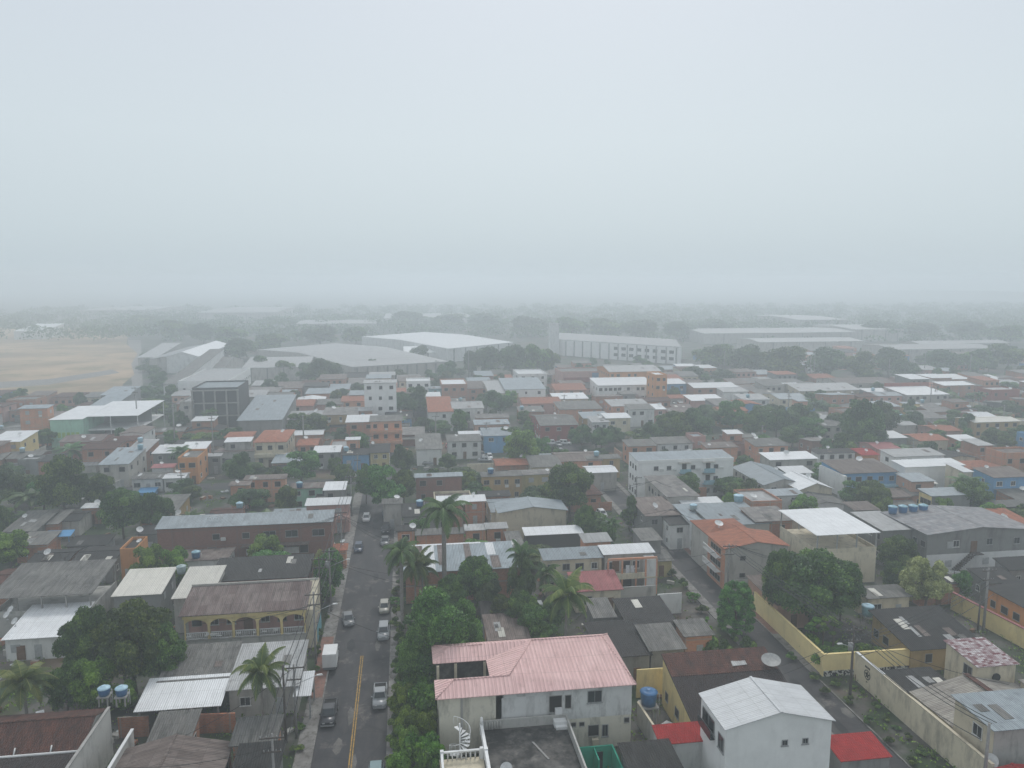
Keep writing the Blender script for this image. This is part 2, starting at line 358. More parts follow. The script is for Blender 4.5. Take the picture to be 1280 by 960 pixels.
def tag(o, label=None, cat=None, group=None, kind=None):
    if label: o['label'] = label
    if cat: o['category'] = cat
    if group: o['group'] = group
    if kind: o['kind'] = kind
    return o
def copy_tree(o, parent=None):
    c = o.copy(); COL.objects.link(c); c.parent = parent
    if parent: KIDS.setdefault(parent.name, []).append(c)
    for ch in KIDS.get(o.name, []): copy_tree(ch, c)
    return c
def struct(name, mb, mat, loc=(0, 0, 0)):
    o = mb.build(name, mat, None, loc); o['kind'] = 'structure'; return o
HAZE = 0.00135; SKY0 = (.585, .675, .725); SKY1 = (.62, .715, .765); SKYM = (.655, .745, .80); SKY2 = (.64, .71, .79); SKY3 = (.86, .92, .98); EXPO = 0.0
# ---------------------------------------------------------------- buildings
OCC = []      # occupied rectangles (x0, x1, y0, y1)
AUTO = []     # things whose label still needs its place
LAND = []     # landmarks (phrase, x, y)
def occupy(x0, x1, y0, y1): OCC.append((min(x0, x1), max(x0, x1), min(y0, y1), max(y0, y1)))
def free(x0, x1, y0, y1, m=.3):
    return not any(x0-m < b and x1+m > a and y0-m < d and y1+m > c for a, b, c, d in OCC)

_pane = {}
def pane_mesh(w, h, style):
    k = (round(w, 1), round(h, 1), style)
    if k in _pane: return _pane[k]
    w, h = k[0], k[1]
    m = MB(); fr = 'frame'; t = .07
    if style in ('w', 'g'):
        fr = 'frame' if style == 'w' else 'frameg'
        m.box(-w/2, w/2, -.07, 0, -h/2, -h/2+t); m.box(-w/2, w/2, -.07, 0, h/2-t, h/2)
        m.box(-w/2, -w/2+t, -.07, 0, -h/2+t, h/2-t); m.box(w/2-t, w/2, -.07, 0, -h/2+t, h/2-t)
        m.box(-.02, .02, -.05, 0, -h/2+t, h/2-t); m.box(-w/2-.08, w/2+.08, -.12, 0, -h/2-.07, -h/2)
    elif style == 's':
        fr = 'shut'
        m.box(-w/2, w/2, -.05, 0, -h/2, h/2)
        for i in range(int(h/.16)): m.box(-w/2+.05, w/2-.05, -.075, -.05, -h/2+.05+i*.16, -h/2+.13+i*.16)
    elif style == 'd':
        fr = 'wood'
        m.box(-w/2, w/2, -.06, 0, -h/2, h/2); m.box(-w/2+.1, w/2-.1, -.085, -.06, 0, h/2-.12); m.box(-w/2+.1, w/2-.1, -.085, -.06, -h/2+.12, -.1)
    elif style == 'h':
        fr = 'conc'
        m.box(-w/2-.06, w/2+.06, -.10, 0, -h/2-.08, -h/2)
        m.box(-w/2-.06, w/2+.06, -.05, 0, h/2, h/2+.08)
        m.box(-w/2-.06, -w/2, -.05, 0, -h/2, h/2); m.box(w/2, w/2+.06, -.05, 0, -h/2, h/2)
    a = m.build('window', fr); me1 = a.data; bpy.data.objects.remove(a)
    me2 = None
    if style in ('w', 'g', 'h'):
        p = MB()
        if style == 'h': p.box(-w/2, w/2, -.03, 0, -h/2, h/2)
        else: p.box(-w/2+t, w/2-t, -.03, 0, -h/2+t, h/2-t)
        b = p.build('pane', 'glass' if style != 'h' else 'dark'); me2 = b.data; bpy.data.objects.remove(b)
    _pane[k] = (me1, me2); return _pane[k]
def put_window(root, W_, D_, face, u, z, w=1.2, h=1.1, style='w'):
    me1, me2 = pane_mesh(w, h, style)
    e = .012
    loc, rz = {'F': ((u, -D_/2-e, z), 0), 'B': ((u, D_/2+e, z), PI), 'L': ((-W_/2-e, u, z), -PI/2), 'R': ((W_/2+e, u, z), PI/2)}[face]
    nm = {'s': 'shutter', 'd': 'door'}.get(style, 'window')
    o = link(nm, me1, root, loc, rz)
    if me2: link('pane', me2, o, (0, 0, 0))
    return o
def ac_unit(root, W_, D_, face, u, z):
    m = MB().box(-.42, .42, -.34, -.02, -.28, .28); m.tube((-.1, -.34, 0), (-.1, -.36, 0), .2, n=12)
    loc, rz = {'F': ((u, -D_/2-.01, z), 0), 'L': ((-W_/2-.01, u, z), -PI/2), 'R': ((W_/2+.01, u, z), PI/2)}[face]
    return m.build('air_conditioner', 'frame', root, loc, rz)

def roof_strip(pts, t=.07):
    return pts+[(a, z-t) for a, z in reversed(pts)]
def make_roof(root, W_, D_, h, rt, rise, roof, ov, name='roof'):
    z0 = h+.085
    m = MB(); mat = 'r_'+roof
    if rt in ('sb', 'sf'):
        s = rise/D_; s = s if rt == 'sb' else -s
        zf, zb = (h, h+rise) if rt == 'sb' else (h+rise, h)
        m.extr(roof_strip([(-D_/2-ov, zf-s*ov+.085), (D_/2+ov, zb+s*ov+.085)]), 'x', -W_/2-ov, W_/2+ov)
    elif rt in ('sl', 'sr'):
        s = rise/W_; s = s if rt == 'sl' else -s
        zl, zr = (h, h+rise) if rt == 'sl' else (h+rise, h)
        m.extr(roof_strip([(-W_/2-ov, zl-s*ov+.085), (W_/2+ov, zr+s*ov+.085)]), 'y', -D_/2-ov, D_/2+ov)
    elif rt == 'gx':
        s = rise/(D_/2)
        m.extr(roof_strip([(-D_/2-ov, z0-s*ov), (0, z0+rise), (D_/2+ov, z0-s*ov)]), 'x', -W_/2-ov, W_/2+ov)
        m.extr([(-.16, z0+rise+.0), (-.12, z0+rise+.06), (.12, z0+rise+.06), (.16, z0+rise+.0)], 'x', -W_/2-ov-.02, W_/2+ov+.02)
    elif rt == 'gy':
        s = rise/(W_/2)
        m.extr(roof_strip([(-W_/2-ov, z0-s*ov), (0, z0+rise), (W_/2+ov, z0-s*ov)]), 'y', -D_/2-ov, D_/2+ov)
        m.extr([(-.16, z0+rise), (-.12, z0+rise+.06), (.12, z0+rise+.06), (.16, z0+rise)], 'y', -D_/2-ov-.02, D_/2+ov+.02)
    elif rt == 'hp':
        a, b = W_/2+ov, D_/2+ov; r = min(a, b); zt = z0+rise; ze = z0-.05
        if a >= b: R0, R1 = (-a+b, 0, zt), (a-b, 0, zt)
        else: R0, R1 = (0, -b+a, zt), (0, b-a, zt)
        c = [(-a, -b, ze), (a, -b, ze), (a, b, ze), (-a, b, ze)]
        sl = math.hypot(r, zt-ze)
        if a >= b:
            m.face([c[0], c[1], R1, R0], [(-a, 0), (a, 0), (R1[0], sl), (R0[0], sl)]); m.face([c[2], c[3], R0, R1], [(a, 0), (-a, 0), (R0[0], sl), (R1[0], sl)])
            m.face([c[1], c[2], R1], [(-b, 0), (b, 0), (0, sl)]); m.face([c[3], c[0], R0], [(b, 0), (-b, 0), (0, sl)])
        else:
            m.face([c[1], c[2], R1, R0], [(-b, 0), (b, 0), (R1[1], sl), (R0[1], sl)]); m.face([c[3], c[0], R0, R1], [(b, 0), (-b, 0), (R0[1], sl), (R1[1], sl)])
            m.face([c[0], c[1], R0], [(-a, 0), (a, 0), (0, sl)]); m.face([c[2], c[3], R1], [(a, 0), (-a, 0), (0, sl)])
        m.box(-a, a, -b, b, ze-.12, ze-.002)
    elif rt == 'fl':
        m.box(-W_/2+.16, W_/2-.16, -D_/2+.16, D_/2-.16, h-.1, h+.06)
    return m.build(name, mat, root)
def make_walls(root, W_, D_, h, rt, rise, wall, name='wall', backlow=False):
    m = MB(); a, b = W_/2, D_/2; mat = wall if wall in M else 'w_'+wall
    if rt == 'sb': m.extr([(-b, 0), (b, 0), (b, h+rise), (-b, h)], 'x', -a, a)
    elif rt == 'sf': m.extr([(-b, 0), (b, 0), (b, h), (-b, h+rise)], 'x', -a, a)
    elif rt == 'gx': m.extr([(-b, 0), (b, 0), (b, h), (0, h+rise), (-b, h)], 'x', -a, a)
    elif rt == 'gy': m.extr([(-a, 0), (a, 0), (a, h), (0, h+rise), (-a, h)], 'y', -b, b)
    elif rt == 'sl': m.extr([(-a, 0), (a, 0), (a, h+rise), (-a, h)], 'y', -b, b)
    elif rt == 'sr': m.extr([(-a, 0), (a, 0), (a, h), (-a, h+rise)], 'y', -b, b)
    elif rt == 'fl':
        m.box(-a, a, -b, b, 0, h-.1); p = .15; t = h+.55
        m.box(-a, a, -b, -b+p, h-.1, t); m.box(-a, a, b-p, b, h-.1, t)
        m.box(-a, -a+p, -b+p, b-p, h-.1, t); m.box(a-p, a, -b+p, b-p, h-.1, t)
    else: m.box(-a, a, -b, b, 0, h)
    return m.build(name, mat, root)

def geom(x1, x2, yf, yb, h, rt, rise=None):
    """footprint (X0, X1, Y0, Y1) from the eave line seen at (x1, yf)-(x2) and the far edge seen at row yb"""
    X0, Y0 = P(x1, yf, h); X1 = solX(x2, Y0, h)
    zb = h+(rise or 0) if rt == 'sb' else h
    Y1 = solY(yb, X0, zb)
    if Y1 < Y0+2.2: Y1 = Y0+2.2
    return X0, X1, Y0, Y1
_hn = [0]
def house(x1, x2, yf, yb, h, wall, roof, rt='sb', nx=2, fl=None, rise=None, ov=.35, name='house', label=None, cat='house', ns=None, styles=None, land=None, world=None, door=True, patches=None, rz=0., nowin=False, noun=None, Dmax=None, annex=False, group='houses of the neighbourhood'):
    _hn[0] += 1; h = h+(_hn[0] % 17)*.011
    if world: X0, X1, Y0, Y1 = world
    else:
        r0 = rise if rise is not None else .1*8
        X0, X1, Y0, Y1 = geom(x1, x2, yf, yb, h, rt, r0)
    if Dmax: Y1 = min(Y1, Y0+Dmax)
    W_, D_ = X1-X0, Y1-Y0; cx, cy = (X0+X1)/2, (Y0+Y1)/2
    if rise is None: rise = .09*(D_ if rt in ('sb', 'sf') else W_ if rt in ('sl', 'sr') else D_/2*1.6 if rt == 'gx' else W_/2*1.6 if rt == 'gy' else min(W_, D_)/2*2.2)
    ov = min(ov, .5)
    root = empty(name, (cx, cy, 0), rz)
    make_walls(root, W_, D_, h, rt, rise, wall)
    ro = make_roof(root, W_, D_, h, rt, rise, roof, ov)
    fl = fl or max(1, int(round(h/3.05)))
    near = Y0 < 150
    side = 'L' if cx > -2 else 'R'
    st = styles or random.choice(['wg', 'w', 'hw', 'h', 'gs', 'wh'])
    if wall in 'BOM' and not styles: st = random.choice(['h', 'hw', 'hs'])
    if not nowin:
        fh = h/fl
        for f in range(fl):
            n = nx if nx is not None else max(1, int(W_/3))
            for i in range(n):
                u = -W_/2+W_*(i+.5)/n+U(-.2, .2)
                if f == 0 and door and i == n//2: put_window(root, W_, D_, 'F', u, 1.06, .95, 2.1, random.choice('dds')); continue
                if RN() < .12: continue
                put_window(root, W_, D_, 'F', u, f*fh+fh*.55, min(U(.9, 1.5), W_/n*.7), min(1.1, fh*.45), random.choice(st))
                if RN() < .12: ac_unit(root, W_, D_, 'F', u+.1, f*fh+fh*.22)
            m_ = ns if ns is not None else int(D_/3.6)
            for i in range(m_):
                if RN() < .15: continue
                put_window(root, W_, D_, side, -D_/2+D_*(i+.5)/m_, f*fh+fh*.55, U(.8, 1.2), min(1.0, fh*.4), random.choice(st))
    # loose sheets and patches lying in the roof surface
    if rt in ('sb', 'gx', 'sf') and roof in ('dk', 'gr', 'br', 'rb', 'lt', 'bl', 'tl'):
        k = patches if patches is not None else (random.choice([0, 1, 1, 2, 3]) if W_ > 5 else 0)
        s = {'sb': rise/D_, 'gx': rise/(D_/2), 'sf': -rise/D_}[rt]
        for i in range(k):
            u = U(-W_/2+.8, W_/2-.8); w = random.choice([.5, .9, 1.05]); lo, hi = (-D_/2+.2, (-.2 if rt == 'gx' else D_/2-.2)); a = U(lo, max(lo+.1, hi-2.6)); b = min(a+random.choice([1.2, 1.8, 2.4]), hi)
            zz = lambda y: (h+.085+s*(y+D_/2) if rt != 'sf' else h+rise+.085+s*(y+D_/2))
            m = MB(); m.extr([(a, zz(a)+.012), (b, zz(b)+.012), (b, zz(b)+.04), (a, zz(a)+.04)], 'x', u-w/2, u+w/2)
            dark = roof in ('lt', 'wh', 'bl')
            m.build('roof_patch', random.choice(['r_gr', 'r_br']) if dark else random.choice(['r_gr', 'r_lt', 'r_cr', 'r_br']), ro)
    if annex and h < 4.2 and W_ > 6 and RN() < .28:
        uw, ud = W_*U(.4, .65), D_*U(.45, .8); ux0 = U(-W_/2, W_/2-uw); uy0 = D_/2-ud; uh = 2.5; zt = h+rise*.3
        m = MB().box(ux0, ux0+uw, uy0, D_/2-.05, zt-.4, zt+uh); un = m.build('upper_room', random.choice(['w_B', 'w_O', 'w_G', 'w_'+wall]), root)
        m = MB(); m.extr(roof_strip([(uy0-.4, zt+uh+.08), (D_/2+.25, zt+uh+.45)], .06), 'x', ux0-.3, ux0+uw+.3); m.build('upper_roof', 'r_'+random.choice(['gr', 'wh', 'lt', 'bl', 'br']), un)
        w_ = pane_mesh(1.1, 1.0, 'h'); link('window', w_[0], un, (ux0+uw*.3, uy0-.01, zt+1.3)); link('window', w_[1], un, (ux0+uw*.3, uy0-.012, zt+1.3))
    if annex and W_ > 5:
        aw = U(.35, .8)*W_; ad = U(1.6, 3.0); ax0 = -W_/2+U(0, W_-aw); ah = min(h-.5, U(2.2, 2.7))
        if free(X0+ax0+W_/2, X0+ax0+W_/2+aw, Y0-ad, Y0-.1, .05):
            m = MB(); m.extr([(-D_/2-ad, 0), (-D_/2-.02, 0), (-D_/2-.02, ah), (-D_/2-ad, ah-.35)], 'x', ax0, ax0+aw); an = m.build('annex', random.choice(['w_G', 'w_B', 'w_E', 'w_O', 'w_'+wall]), root)
            m = MB(); m.extr(roof_strip([(-D_/2-ad-.3, ah-.33), (-D_/2-.03, ah+.09)], .06), 'x', ax0-.2, ax0+aw+.2); m.build('lean_to_roof', 'r_'+random.choice(['gr', 'br', 'dk', 'tl', 'gr', 'lt']), an)
            occupy(X0+ax0+W_/2, X0+ax0+W_/2+aw, Y0-ad, Y0)
    occupy(X0, X1, Y0, Y1)
    info = dict(root=root, W=W_, D=D_, h=h, X0=X0, X1=X1, Y0=Y0, Y1=Y1, rise=rise, roof=ro, side=side)
    if label: tag(root, label, cat)
    else:
        fw_ = {1: 'low', 2: 'two-storey', 3: 'three-storey'}.get(fl, 'tall')
        tag(root, None, cat, group)
        AUTO.append((root, f"{fw_} {WALLW.get(wall, 'plaster')} {noun or 'house'}, {ROOFW[roof]} roof", cx, cy))
    if land: LAND.append((land, cx, cy, root.name))
    return info

# ---------------------------------------------------------------- small things
def water_tank(x, y, z, col='tankb', lid='tanklid', r=.75, hh=1.2, stand=0., label=None, extra='blue water tank'):
    root = empty('water_tank', (x, y, z)); n = 20
    m = MB()
    prof = [(r*.84, stand+.05), (r*.92, stand+hh*.45), (r*.95, stand+hh*.5), (r*.98, stand+hh)]
    for (ra, za), (rb, zb) in zip(prof, prof[1:]):
        for i in range(n):
            a0, a1 = 2*PI*i/n, 2*PI*(i+1)/n
            m.face([(ra*math.cos(a0), ra*math.sin(a0), za), (ra*math.cos(a1), ra*math.sin(a1), za), (rb*math.cos(a1), rb*math.sin(a1), zb), (rb*math.cos(a0), rb*math.sin(a0), zb)], None, 0, True)
    m.face([(r*.84*math.cos(2*PI*i/n), r*.84*math.sin(2*PI*i/n), stand+.05) for i in range(n)])
    m.build('tank_body', col, root)
    l = MB()
    rings = [(r*1.06, stand+hh), (r*1.06, stand+hh+.07), (r*.7, stand+hh+.2), (.22, stand+hh+.27), (.2, stand+hh+.33)]
    for (ra, za), (rb, zb) in zip(rings, rings[1:]):
        for i in range(n):
            a0, a1 = 2*PI*i/n, 2*PI*(i+1)/n
            l.face([(ra*math.cos(a0), ra*math.sin(a0), za), (ra*math.cos(a1), ra*math.sin(a1), za), (rb*math.cos(a1), rb*math.sin(a1), zb), (rb*math.cos(a0), rb*math.sin(a0), zb)], None, 0, True)
    l.face([(.2*math.cos(2*PI*i/n), .2*math.sin(2*PI*i/n), stand+hh+.33) for i in range(n)])
    l.face([(r*1.06*math.cos(2*PI*i/n), r*1.06*math.sin(2*PI*i/n), stand+hh) for i in range(n)])
    l.build('lid', lid, root)
    if stand > .1:
        s = MB()
        for sx in (-1, 1):
            for sy in (-1, 1): s.box(sx*r*.7-.07, sx*r*.7+.07, sy*r*.7-.07, sy*r*.7+.07, 0, stand-.1)
        s.box(-r, r, -r, r, stand-.1, stand+.04); s.build('stand', 'conc', root)
    p = MB(); p.tube((r*1.02, 0, stand+hh*.8), (r*1.3, 0, stand+hh*.8), .03); p.tube((r*1.3, 0, stand+hh*.83), (r*1.3, 0, 0), .03); p.build('pipe', 'frame', root)
    if label: tag(root, label, 'water tank')
    else: tag(root, None, 'water tank', 'rooftop water tanks'); AUTO.append((root, extra, x, y))
    return root
def _dishmesh(r, meshy):
    m = MB(); n = 20; rings = 5
    for k in range(rings):
        for i in range(n):
            a0, a1 = 2*PI*i/n, 2*PI*(i+1)/n; q = []
            for (kk, a) in ((k, a0), (k, a1), (k+1, a1), (k+1, a0)):
                rr = r*kk/rings; q.append((rr*math.cos(a), rr*math.sin(a), .22*rr*rr/r))
            if k == 0: q = q[1:] if False else [q[0], q[2], q[3]]
            m.face(q, None, 0, True)
    return m
_dproto = {}
def dish(x, y, z, r=.45, az=None, el=None, label=None, mast=.7, extra='white satellite dish'):
    key = round(r, 2)
    if key not in _dproto:
        m = _dishmesh(r, 0); o = m.build('reflector', 'dish'); md = o.data; bpy.data.objects.remove(o)
        a = MB(); a.tube((0, 0, 0), (0, 0, mast), .035, n=8); a.box(-.12, .12, -.12, .12, -.02, .03); o = a.build('mast', 'metal'); mm = o.data; bpy.data.objects.remove(o)
        b = MB(); L = r*.95
        for k in range(3): b.tube((r*.8*math.cos(k*2.1), r*.8*math.sin(k*2.1), .22*.64*r), (0, 0, L), .012, n=5)
        b.tube((0, 0, L-.06), (0, 0, L+.06), .05); o = b.build('feed_arm', 'metal'); mf = o.data; bpy.data.objects.remove(o)
        _dproto[key] = (md, mm, mf)
    md, mm, mf = _dproto[key]
    root = empty('satellite_dish', (x, y, z)); link('mast', mm, root)
    d = link('reflector', md, root, (0, 0, mast+.02)); az = U(-.9, .9) if az is None else az; el = U(.35, .8) if el is None else el
    d.rotation_euler = (el, 0, az); link('feed_arm', mf, d)
    if label: tag(root, label, 'satellite dish')
    else: tag(root, None, 'satellite dish', 'satellite dishes on the roofs'); AUTO.append((root, extra, x, y))
    return root
def boundary_wall(pts, h, wall='w_G', label=None, name='boundary_wall', t=.16, cap=None, extra='grey yard wall', z=0.):
    x0, y0 = pts[0]; root = empty(name, (x0, y0, z)); m = MB(); c = MB()
    for (ax, ay), (bx, by) in zip(pts, pts[1:]):
        dx, dy = bx-ax, by-ay; L = math.hypot(dx, dy); nx_, ny_ = -dy/L*t/2, dx/L*t/2; ex, ey = dx/L*t/2, dy/L*t/2
        q = [(ax-x0+nx_-ex, ay-y0+ny_-ey), (ax-x0-nx_-ex, ay-y0-ny_-ey), (bx-x0-nx_-ex, by-y0-ny_-ey), (bx-x0+nx_-ex, by-y0+ny_-ey)]
        m.hexa([(a, b, 0) for a, b in q], [(a, b, h) for a, b in q])
        k = 1.5; q2 = [(ax-x0+nx_*k-ex, ay-y0+ny_*k-ey), (ax-x0-nx_*k-ex, ay-y0-ny_*k-ey), (bx-x0-nx_*k-ex, by-y0-ny_*k-ey), (bx-x0+nx_*k-ex, by-y0+ny_*k-ey)]
        if cap: c.hexa([(a, b, h+.003) for a, b in q2], [(a, b, h+.10) for a, b in q2])
    m.build('wall', wall, root)
    if cap: c.build('coping', cap, root)
    if label: tag(root, label, 'wall')
    else: tag(root, None, 'wall', 'yard walls between the houses'); AUTO.append((root, extra, x0, y0))
    return root
def utility_pole(x, y, h=9., lamp=None, cross=True, mat='pole', label=None, xf=False, r=.16, lean=0.):
    root = empty('utility_pole', (x, y, 0)); root.rotation_euler = (0, lean, 0)
    MB().tube((0, 0, 0), (0, 0, h), r, r*.62, n=10).build('pole', mat, root)
    if cross:
        for zz, L in ((h-.35, 1.1), (h-1.7, .8)):
            m = MB().box(-L, L, -.05-r, .05-r, zz-.06, zz+.06)
            c = m.build('crossarm', 'poled', root)
            i_ = MB()
            for s in (-1, -.45, .45, 1): i_.tube((s*L*.92, -r, zz+.06), (s*L*.92, -r, zz+.24), .05, .035, n=8)
            i_.build('insulator', 'frameg', c)
    if lamp:
        l = MB(); dx, dz = lamp; l.tube((0, 0, h*.72), (dx*.93, -.1, h*.72+dz), .035, n=6); a = l.build('lamp_arm', 'metal', root)
        q = MB(); s = 1 if dx > 0 else -1; q.hexa([(dx*.93, -.2, h*.72+dz-.03), (dx*.93+s*.62, -.2, h*.72+dz), (dx*.93+s*.62, 0, h*.72+dz), (dx*.93, 0, h*.72+dz-.03)], [(dx*.93, -.2, h*.72+dz+.09), (dx*.93+s*.55, -.17, h*.72+dz+.14), (dx*.93+s*.55, -.03, h*.72+dz+.14), (dx*.93, 0, h*.72+dz+.09)])
        q.build('lamp_head', 'lampglass', a)
    if xf:
        t = MB(); t.tube((-.38, -.1, h-2.9), (-.38, -.1, h-2.0), .28, n=14); t.tube((-.38, -.1, h-2.0), (-.38, -.1, h-1.93), .3, n=14); t.build('transformer', 'frameg', root)
    if label: tag(root, label, 'utility pole')
    else: tag(root, None, 'utility pole', 'utility poles along the streets'); AUTO.append((root, 'thin grey utility pole' if mat == 'pole' else 'dark wooden utility pole', x, y))
    return root
def power_line(a, b, label=None, offs=(-.9, -.3, .4, .9), z=(-.1, -.1, -.1, -1.5), sag=.5, h0=9., h1=9.):
    (ax, ay), (bx, by) = a, b; m = MB()
    L = math.hypot(bx-ax, by-ay); px_, py_ = (by-ay)/L, -(bx-ax)/L
    for o, zz in zip(offs, z):
        prev = None
        for k in range(9):
            t = k/8; q = ((bx-ax)*t+px_*o, (by-ay)*t+py_*o, h0+(h1-h0)*t+zz-sag*4*t*(1-t))
            if prev: m.tube(prev, q, .045, n=4, cap=False)
            prev = q
    o = m.build('power_line', 'wire', None, (ax, ay, 0), fix=False)
    if label: tag(o, label, 'cable')
    else: tag(o, None, 'cable', 'overhead cables'); AUTO.append((o, 'bundle of sagging black overhead cables', (ax+bx)/2, (ay+by)/2))
    return o

# ---------------------------------------------------------------- cars
def car_proto(kind, col):
    root = empty({'pickup': 'pickup_truck', 'van': 'box_van', 'suv': 'parked_car', 'hatch': 'parked_car', 'sedan': 'parked_car'}[kind], (0, 0, 0))
    paint_ = 'car_'+col
    L, Wd, H = {'pickup': (5.1, 1.85, 1.75), 'van': (4.9, 1.95, 2.6), 'suv': (4.5, 1.8, 1.7), 'hatch': (3.9, 1.68, 1.48), 'sedan': (4.4, 1.72, 1.45)}[kind]
    w = Wd/2; gb = .28
    belt = H*.56
    def ring(y, z0, z1, ww, tw):   # cross-section at y
        return [(-ww*.94, y, z0), (ww*.94, y, z0), (ww, y, z0+(z1-z0)*.35), (ww*.985, y, z0+(z1-z0)*.75), (tw, y, z1), (-tw, y, z1), (-ww*.985, y, z0+(z1-z0)*.75), (-ww, y, z0+(z1-z0)*.35)]
    f = -L/2
    hood = {'pickup': .98, 'van': 1.05, 'suv': .98, 'hatch': .86, 'sedan': .84}[kind]
    tail = {'pickup': 1.05, 'van': 1.0, 'suv': 1.0, 'hatch': .92, 'sedan': .95}[kind]
    st = [(f, gb+.14, hood*.72, w*.84, w*.72), (f+.12, gb, hood*.86, w*.94, w*.82), (f+.7, gb, hood*.97, w, w*.9), (f+L*.26, gb, belt+.0, w, w*.93), (f+L*.5, gb, belt+.02, w, w*.93), (f+L*.8, gb, max(tail, belt)*1.0, w, w*.92), (f+L-.15, gb, tail, w*.96, w*.86), (f+L, gb+.16, tail*.82, w*.88, w*.76)]
    rings = [ring(*s) for s in st]; m = MB()
    for A, B in zip(rings, rings[1:]):
        for i in range(8):
            j = (i+1) % 8; m.face([A[i], A[j], B[j], B[i]], None, 0, True)
    m.face(list(reversed(rings[0]))); m.face(rings[-1])
    body = m.build('body', paint_, root)
    cab = {'pickup': (.24, .30, .56, .60), 'van': (.12, .22, .33, .34), 'suv': (.24, .36, .86, .97), 'hatch': (.22, .37, .82, .96), 'sedan': (.24, .38, .68, .86)}[kind]
    y0, y1, y2, y3 = [f+L*c for c in cab]; zb = belt-.02; zt = H if kind != 'van' else 1.95; tw = w*.74
    B = [(-w*.92, y0, zb), (w*.92, y0, zb), (w*.92, y3, zb), (-w*.92, y3, zb)]; T = [(-tw, y1, zt), (tw, y1, zt), (tw, y2, zt), (-tw, y2, zt)]
    c = MB(); c.hexa(B, T); cb = c.build('cabin', paint_, root)
    def pane(name, a, b, c_, d, inset=.1, off=.012):
        a, b, c_, d = map(Vector, (a, b, c_, d)); n = (b-a).cross(d-a).normalized(); ce = (a+b+c_+d)/4
        q = []
        for p, o1, o2 in ((a, b, d), (b, a, c_), (c_, d, b), (d, c_, a)):
            q.append(p+(o1-p)*inset+(o2-p)*inset*1.3+n*off)
        g = MB(); g.face([p-n*.03 for p in q]); g.face(q)
        for i in range(4): g.face([q[i]-n*.03, q[(i+1) % 4]-n*.03, q[(i+1) % 4], q[i]])
        g.build(name, 'glass', root)
    pane('windscreen', B[0], B[1], T[1], T[0], .08); pane('rear_window', B[2], B[3], T[3], T[2], .1)
    for sgn, (a, b, cc, d) in ((1, (B[1], B[2], T[2], T[1])), (-1, (B[3], B[0], T[0], T[3]))):
        a, b, cc, d = map(Vector, (a, b, cc, d)); h1 = (a+b)/2; h2 = (d+cc)/2
        if kind in ('pickup', 'van'): pane('side_window', a, b, cc, d, .12)
        else: pane('side_window', a, h1, h2, d, .12); pane('side_window', h1, b, cc, h2, .12)
    if kind == 'pickup':
        b_ = MB(); yy0, yy1 = f+L*.63, f+L-.12; zt_ = tail+.012
        b_.box(-w*.78, w*.78, yy0, yy1, zt_-.01, zt_+.01); b_.build('cargo_bed', 'dark', root)
        r_ = MB(); r_.box(-w*.9, -w*.8, yy0, yy1, zt_, zt_+.1); r_.box(w*.8, w*.9, yy0, yy1, zt_, zt_+.1); r_.box(-w*.8, w*.8, yy1-.08, yy1, zt_, zt_+.1); r_.build('bed_rail', paint_, root)
    if kind == 'van':
        b_ = MB(); b_.box(-.98, .98, f+L*.36, f+L+.05, .62, H); o = b_.build('cargo_box', 'white', root)
        d_ = MB(); d_.box(-.9, -.02, f+L+.055, f+L+.08, .72, H-.1); d_.box(.02, .9, f+L+.055, f+L+.08, .72, H-.1); d_.build('rear_door', 'white', root)
        for s in (-1, 1):
            k = MB().box(s*.98 if s > 0 else -1.0, 1.0 if s > 0 else -.98, f+L*.36, f+L+.06, .62, .72); k.build('skirt_rail', 'frameg', root)
    rr = .33 if kind in ('pickup', 'suv', 'van') else .29
    for sx in (-1, 1):
        for yy in (f+L*.18, f+L*.80):
            t = MB(); t.tube((sx*(w-.2), yy, rr), (sx*(w+.01), yy, rr), rr, n=16); wl = t.build('wheel', 'tyre', root)
            h_ = MB(); h_.tube((sx*(w+.012), yy, rr), (sx*(w+.03), yy, rr), rr*.6, n=12); h_.build('rim', 'rim', wl)
        hl = MB(); hl.box(sx*w*.5-.17, sx*w*.5+.17, f+.0, f+.1, hood*.62, hood*.76); hl.build('headlight', 'lampglass', root)
        tl = MB(); tl.box(sx*w*.68-.1, sx*w*.68+.1, f+L-.1, f+L+.012, tail*.68, tail*.86); tl.build('tail_light', 'redl', root)
        mr = MB(); mr.box(sx*w*1.0-.08+sx*.08, sx*w*1.0+.08+sx*.08, y0+.25, y0+.4, belt+.02, belt+.2); mr.build('wing_mirror', paint_, root)
    bp = MB(); bp.box(-w*.86, w*.86, f-.05, f+.14, gb+.02, gb+.2); bp.box(-w*.86, w*.86, f+L-.12, f+L+.05, gb+.02, gb+.2); bp.build('bumper', 'frameg' if kind == 'pickup' else paint_, root)
    return root
_cp = {}
def car(x, y, kind='hatch', col='white', away=False, label=None, desc=None, rz=0., group='cars parked along the streets'):
    k = (kind, col)
    if k not in _cp: _cp[k] = car_proto(kind, col); o = _cp[k]
    else: o = copy_tree(_cp[k])
    for kk in ('label', 'group'):
        if kk in o: del o[kk]
    o.scale = (.92, .9, .92); o.location = (x, y, .02); o.rotation_euler = (0, 0, rz+(PI if away else 0))
    cat = {'pickup': 'pickup truck', 'van': 'van'}.get(kind, 'car')
    if label: tag(o, label, cat)
    else: tag(o, None, cat, group); AUTO.append((o, desc or f"{col} parked {'pickup' if kind == 'pickup' else 'car'}", x, y))
    return o

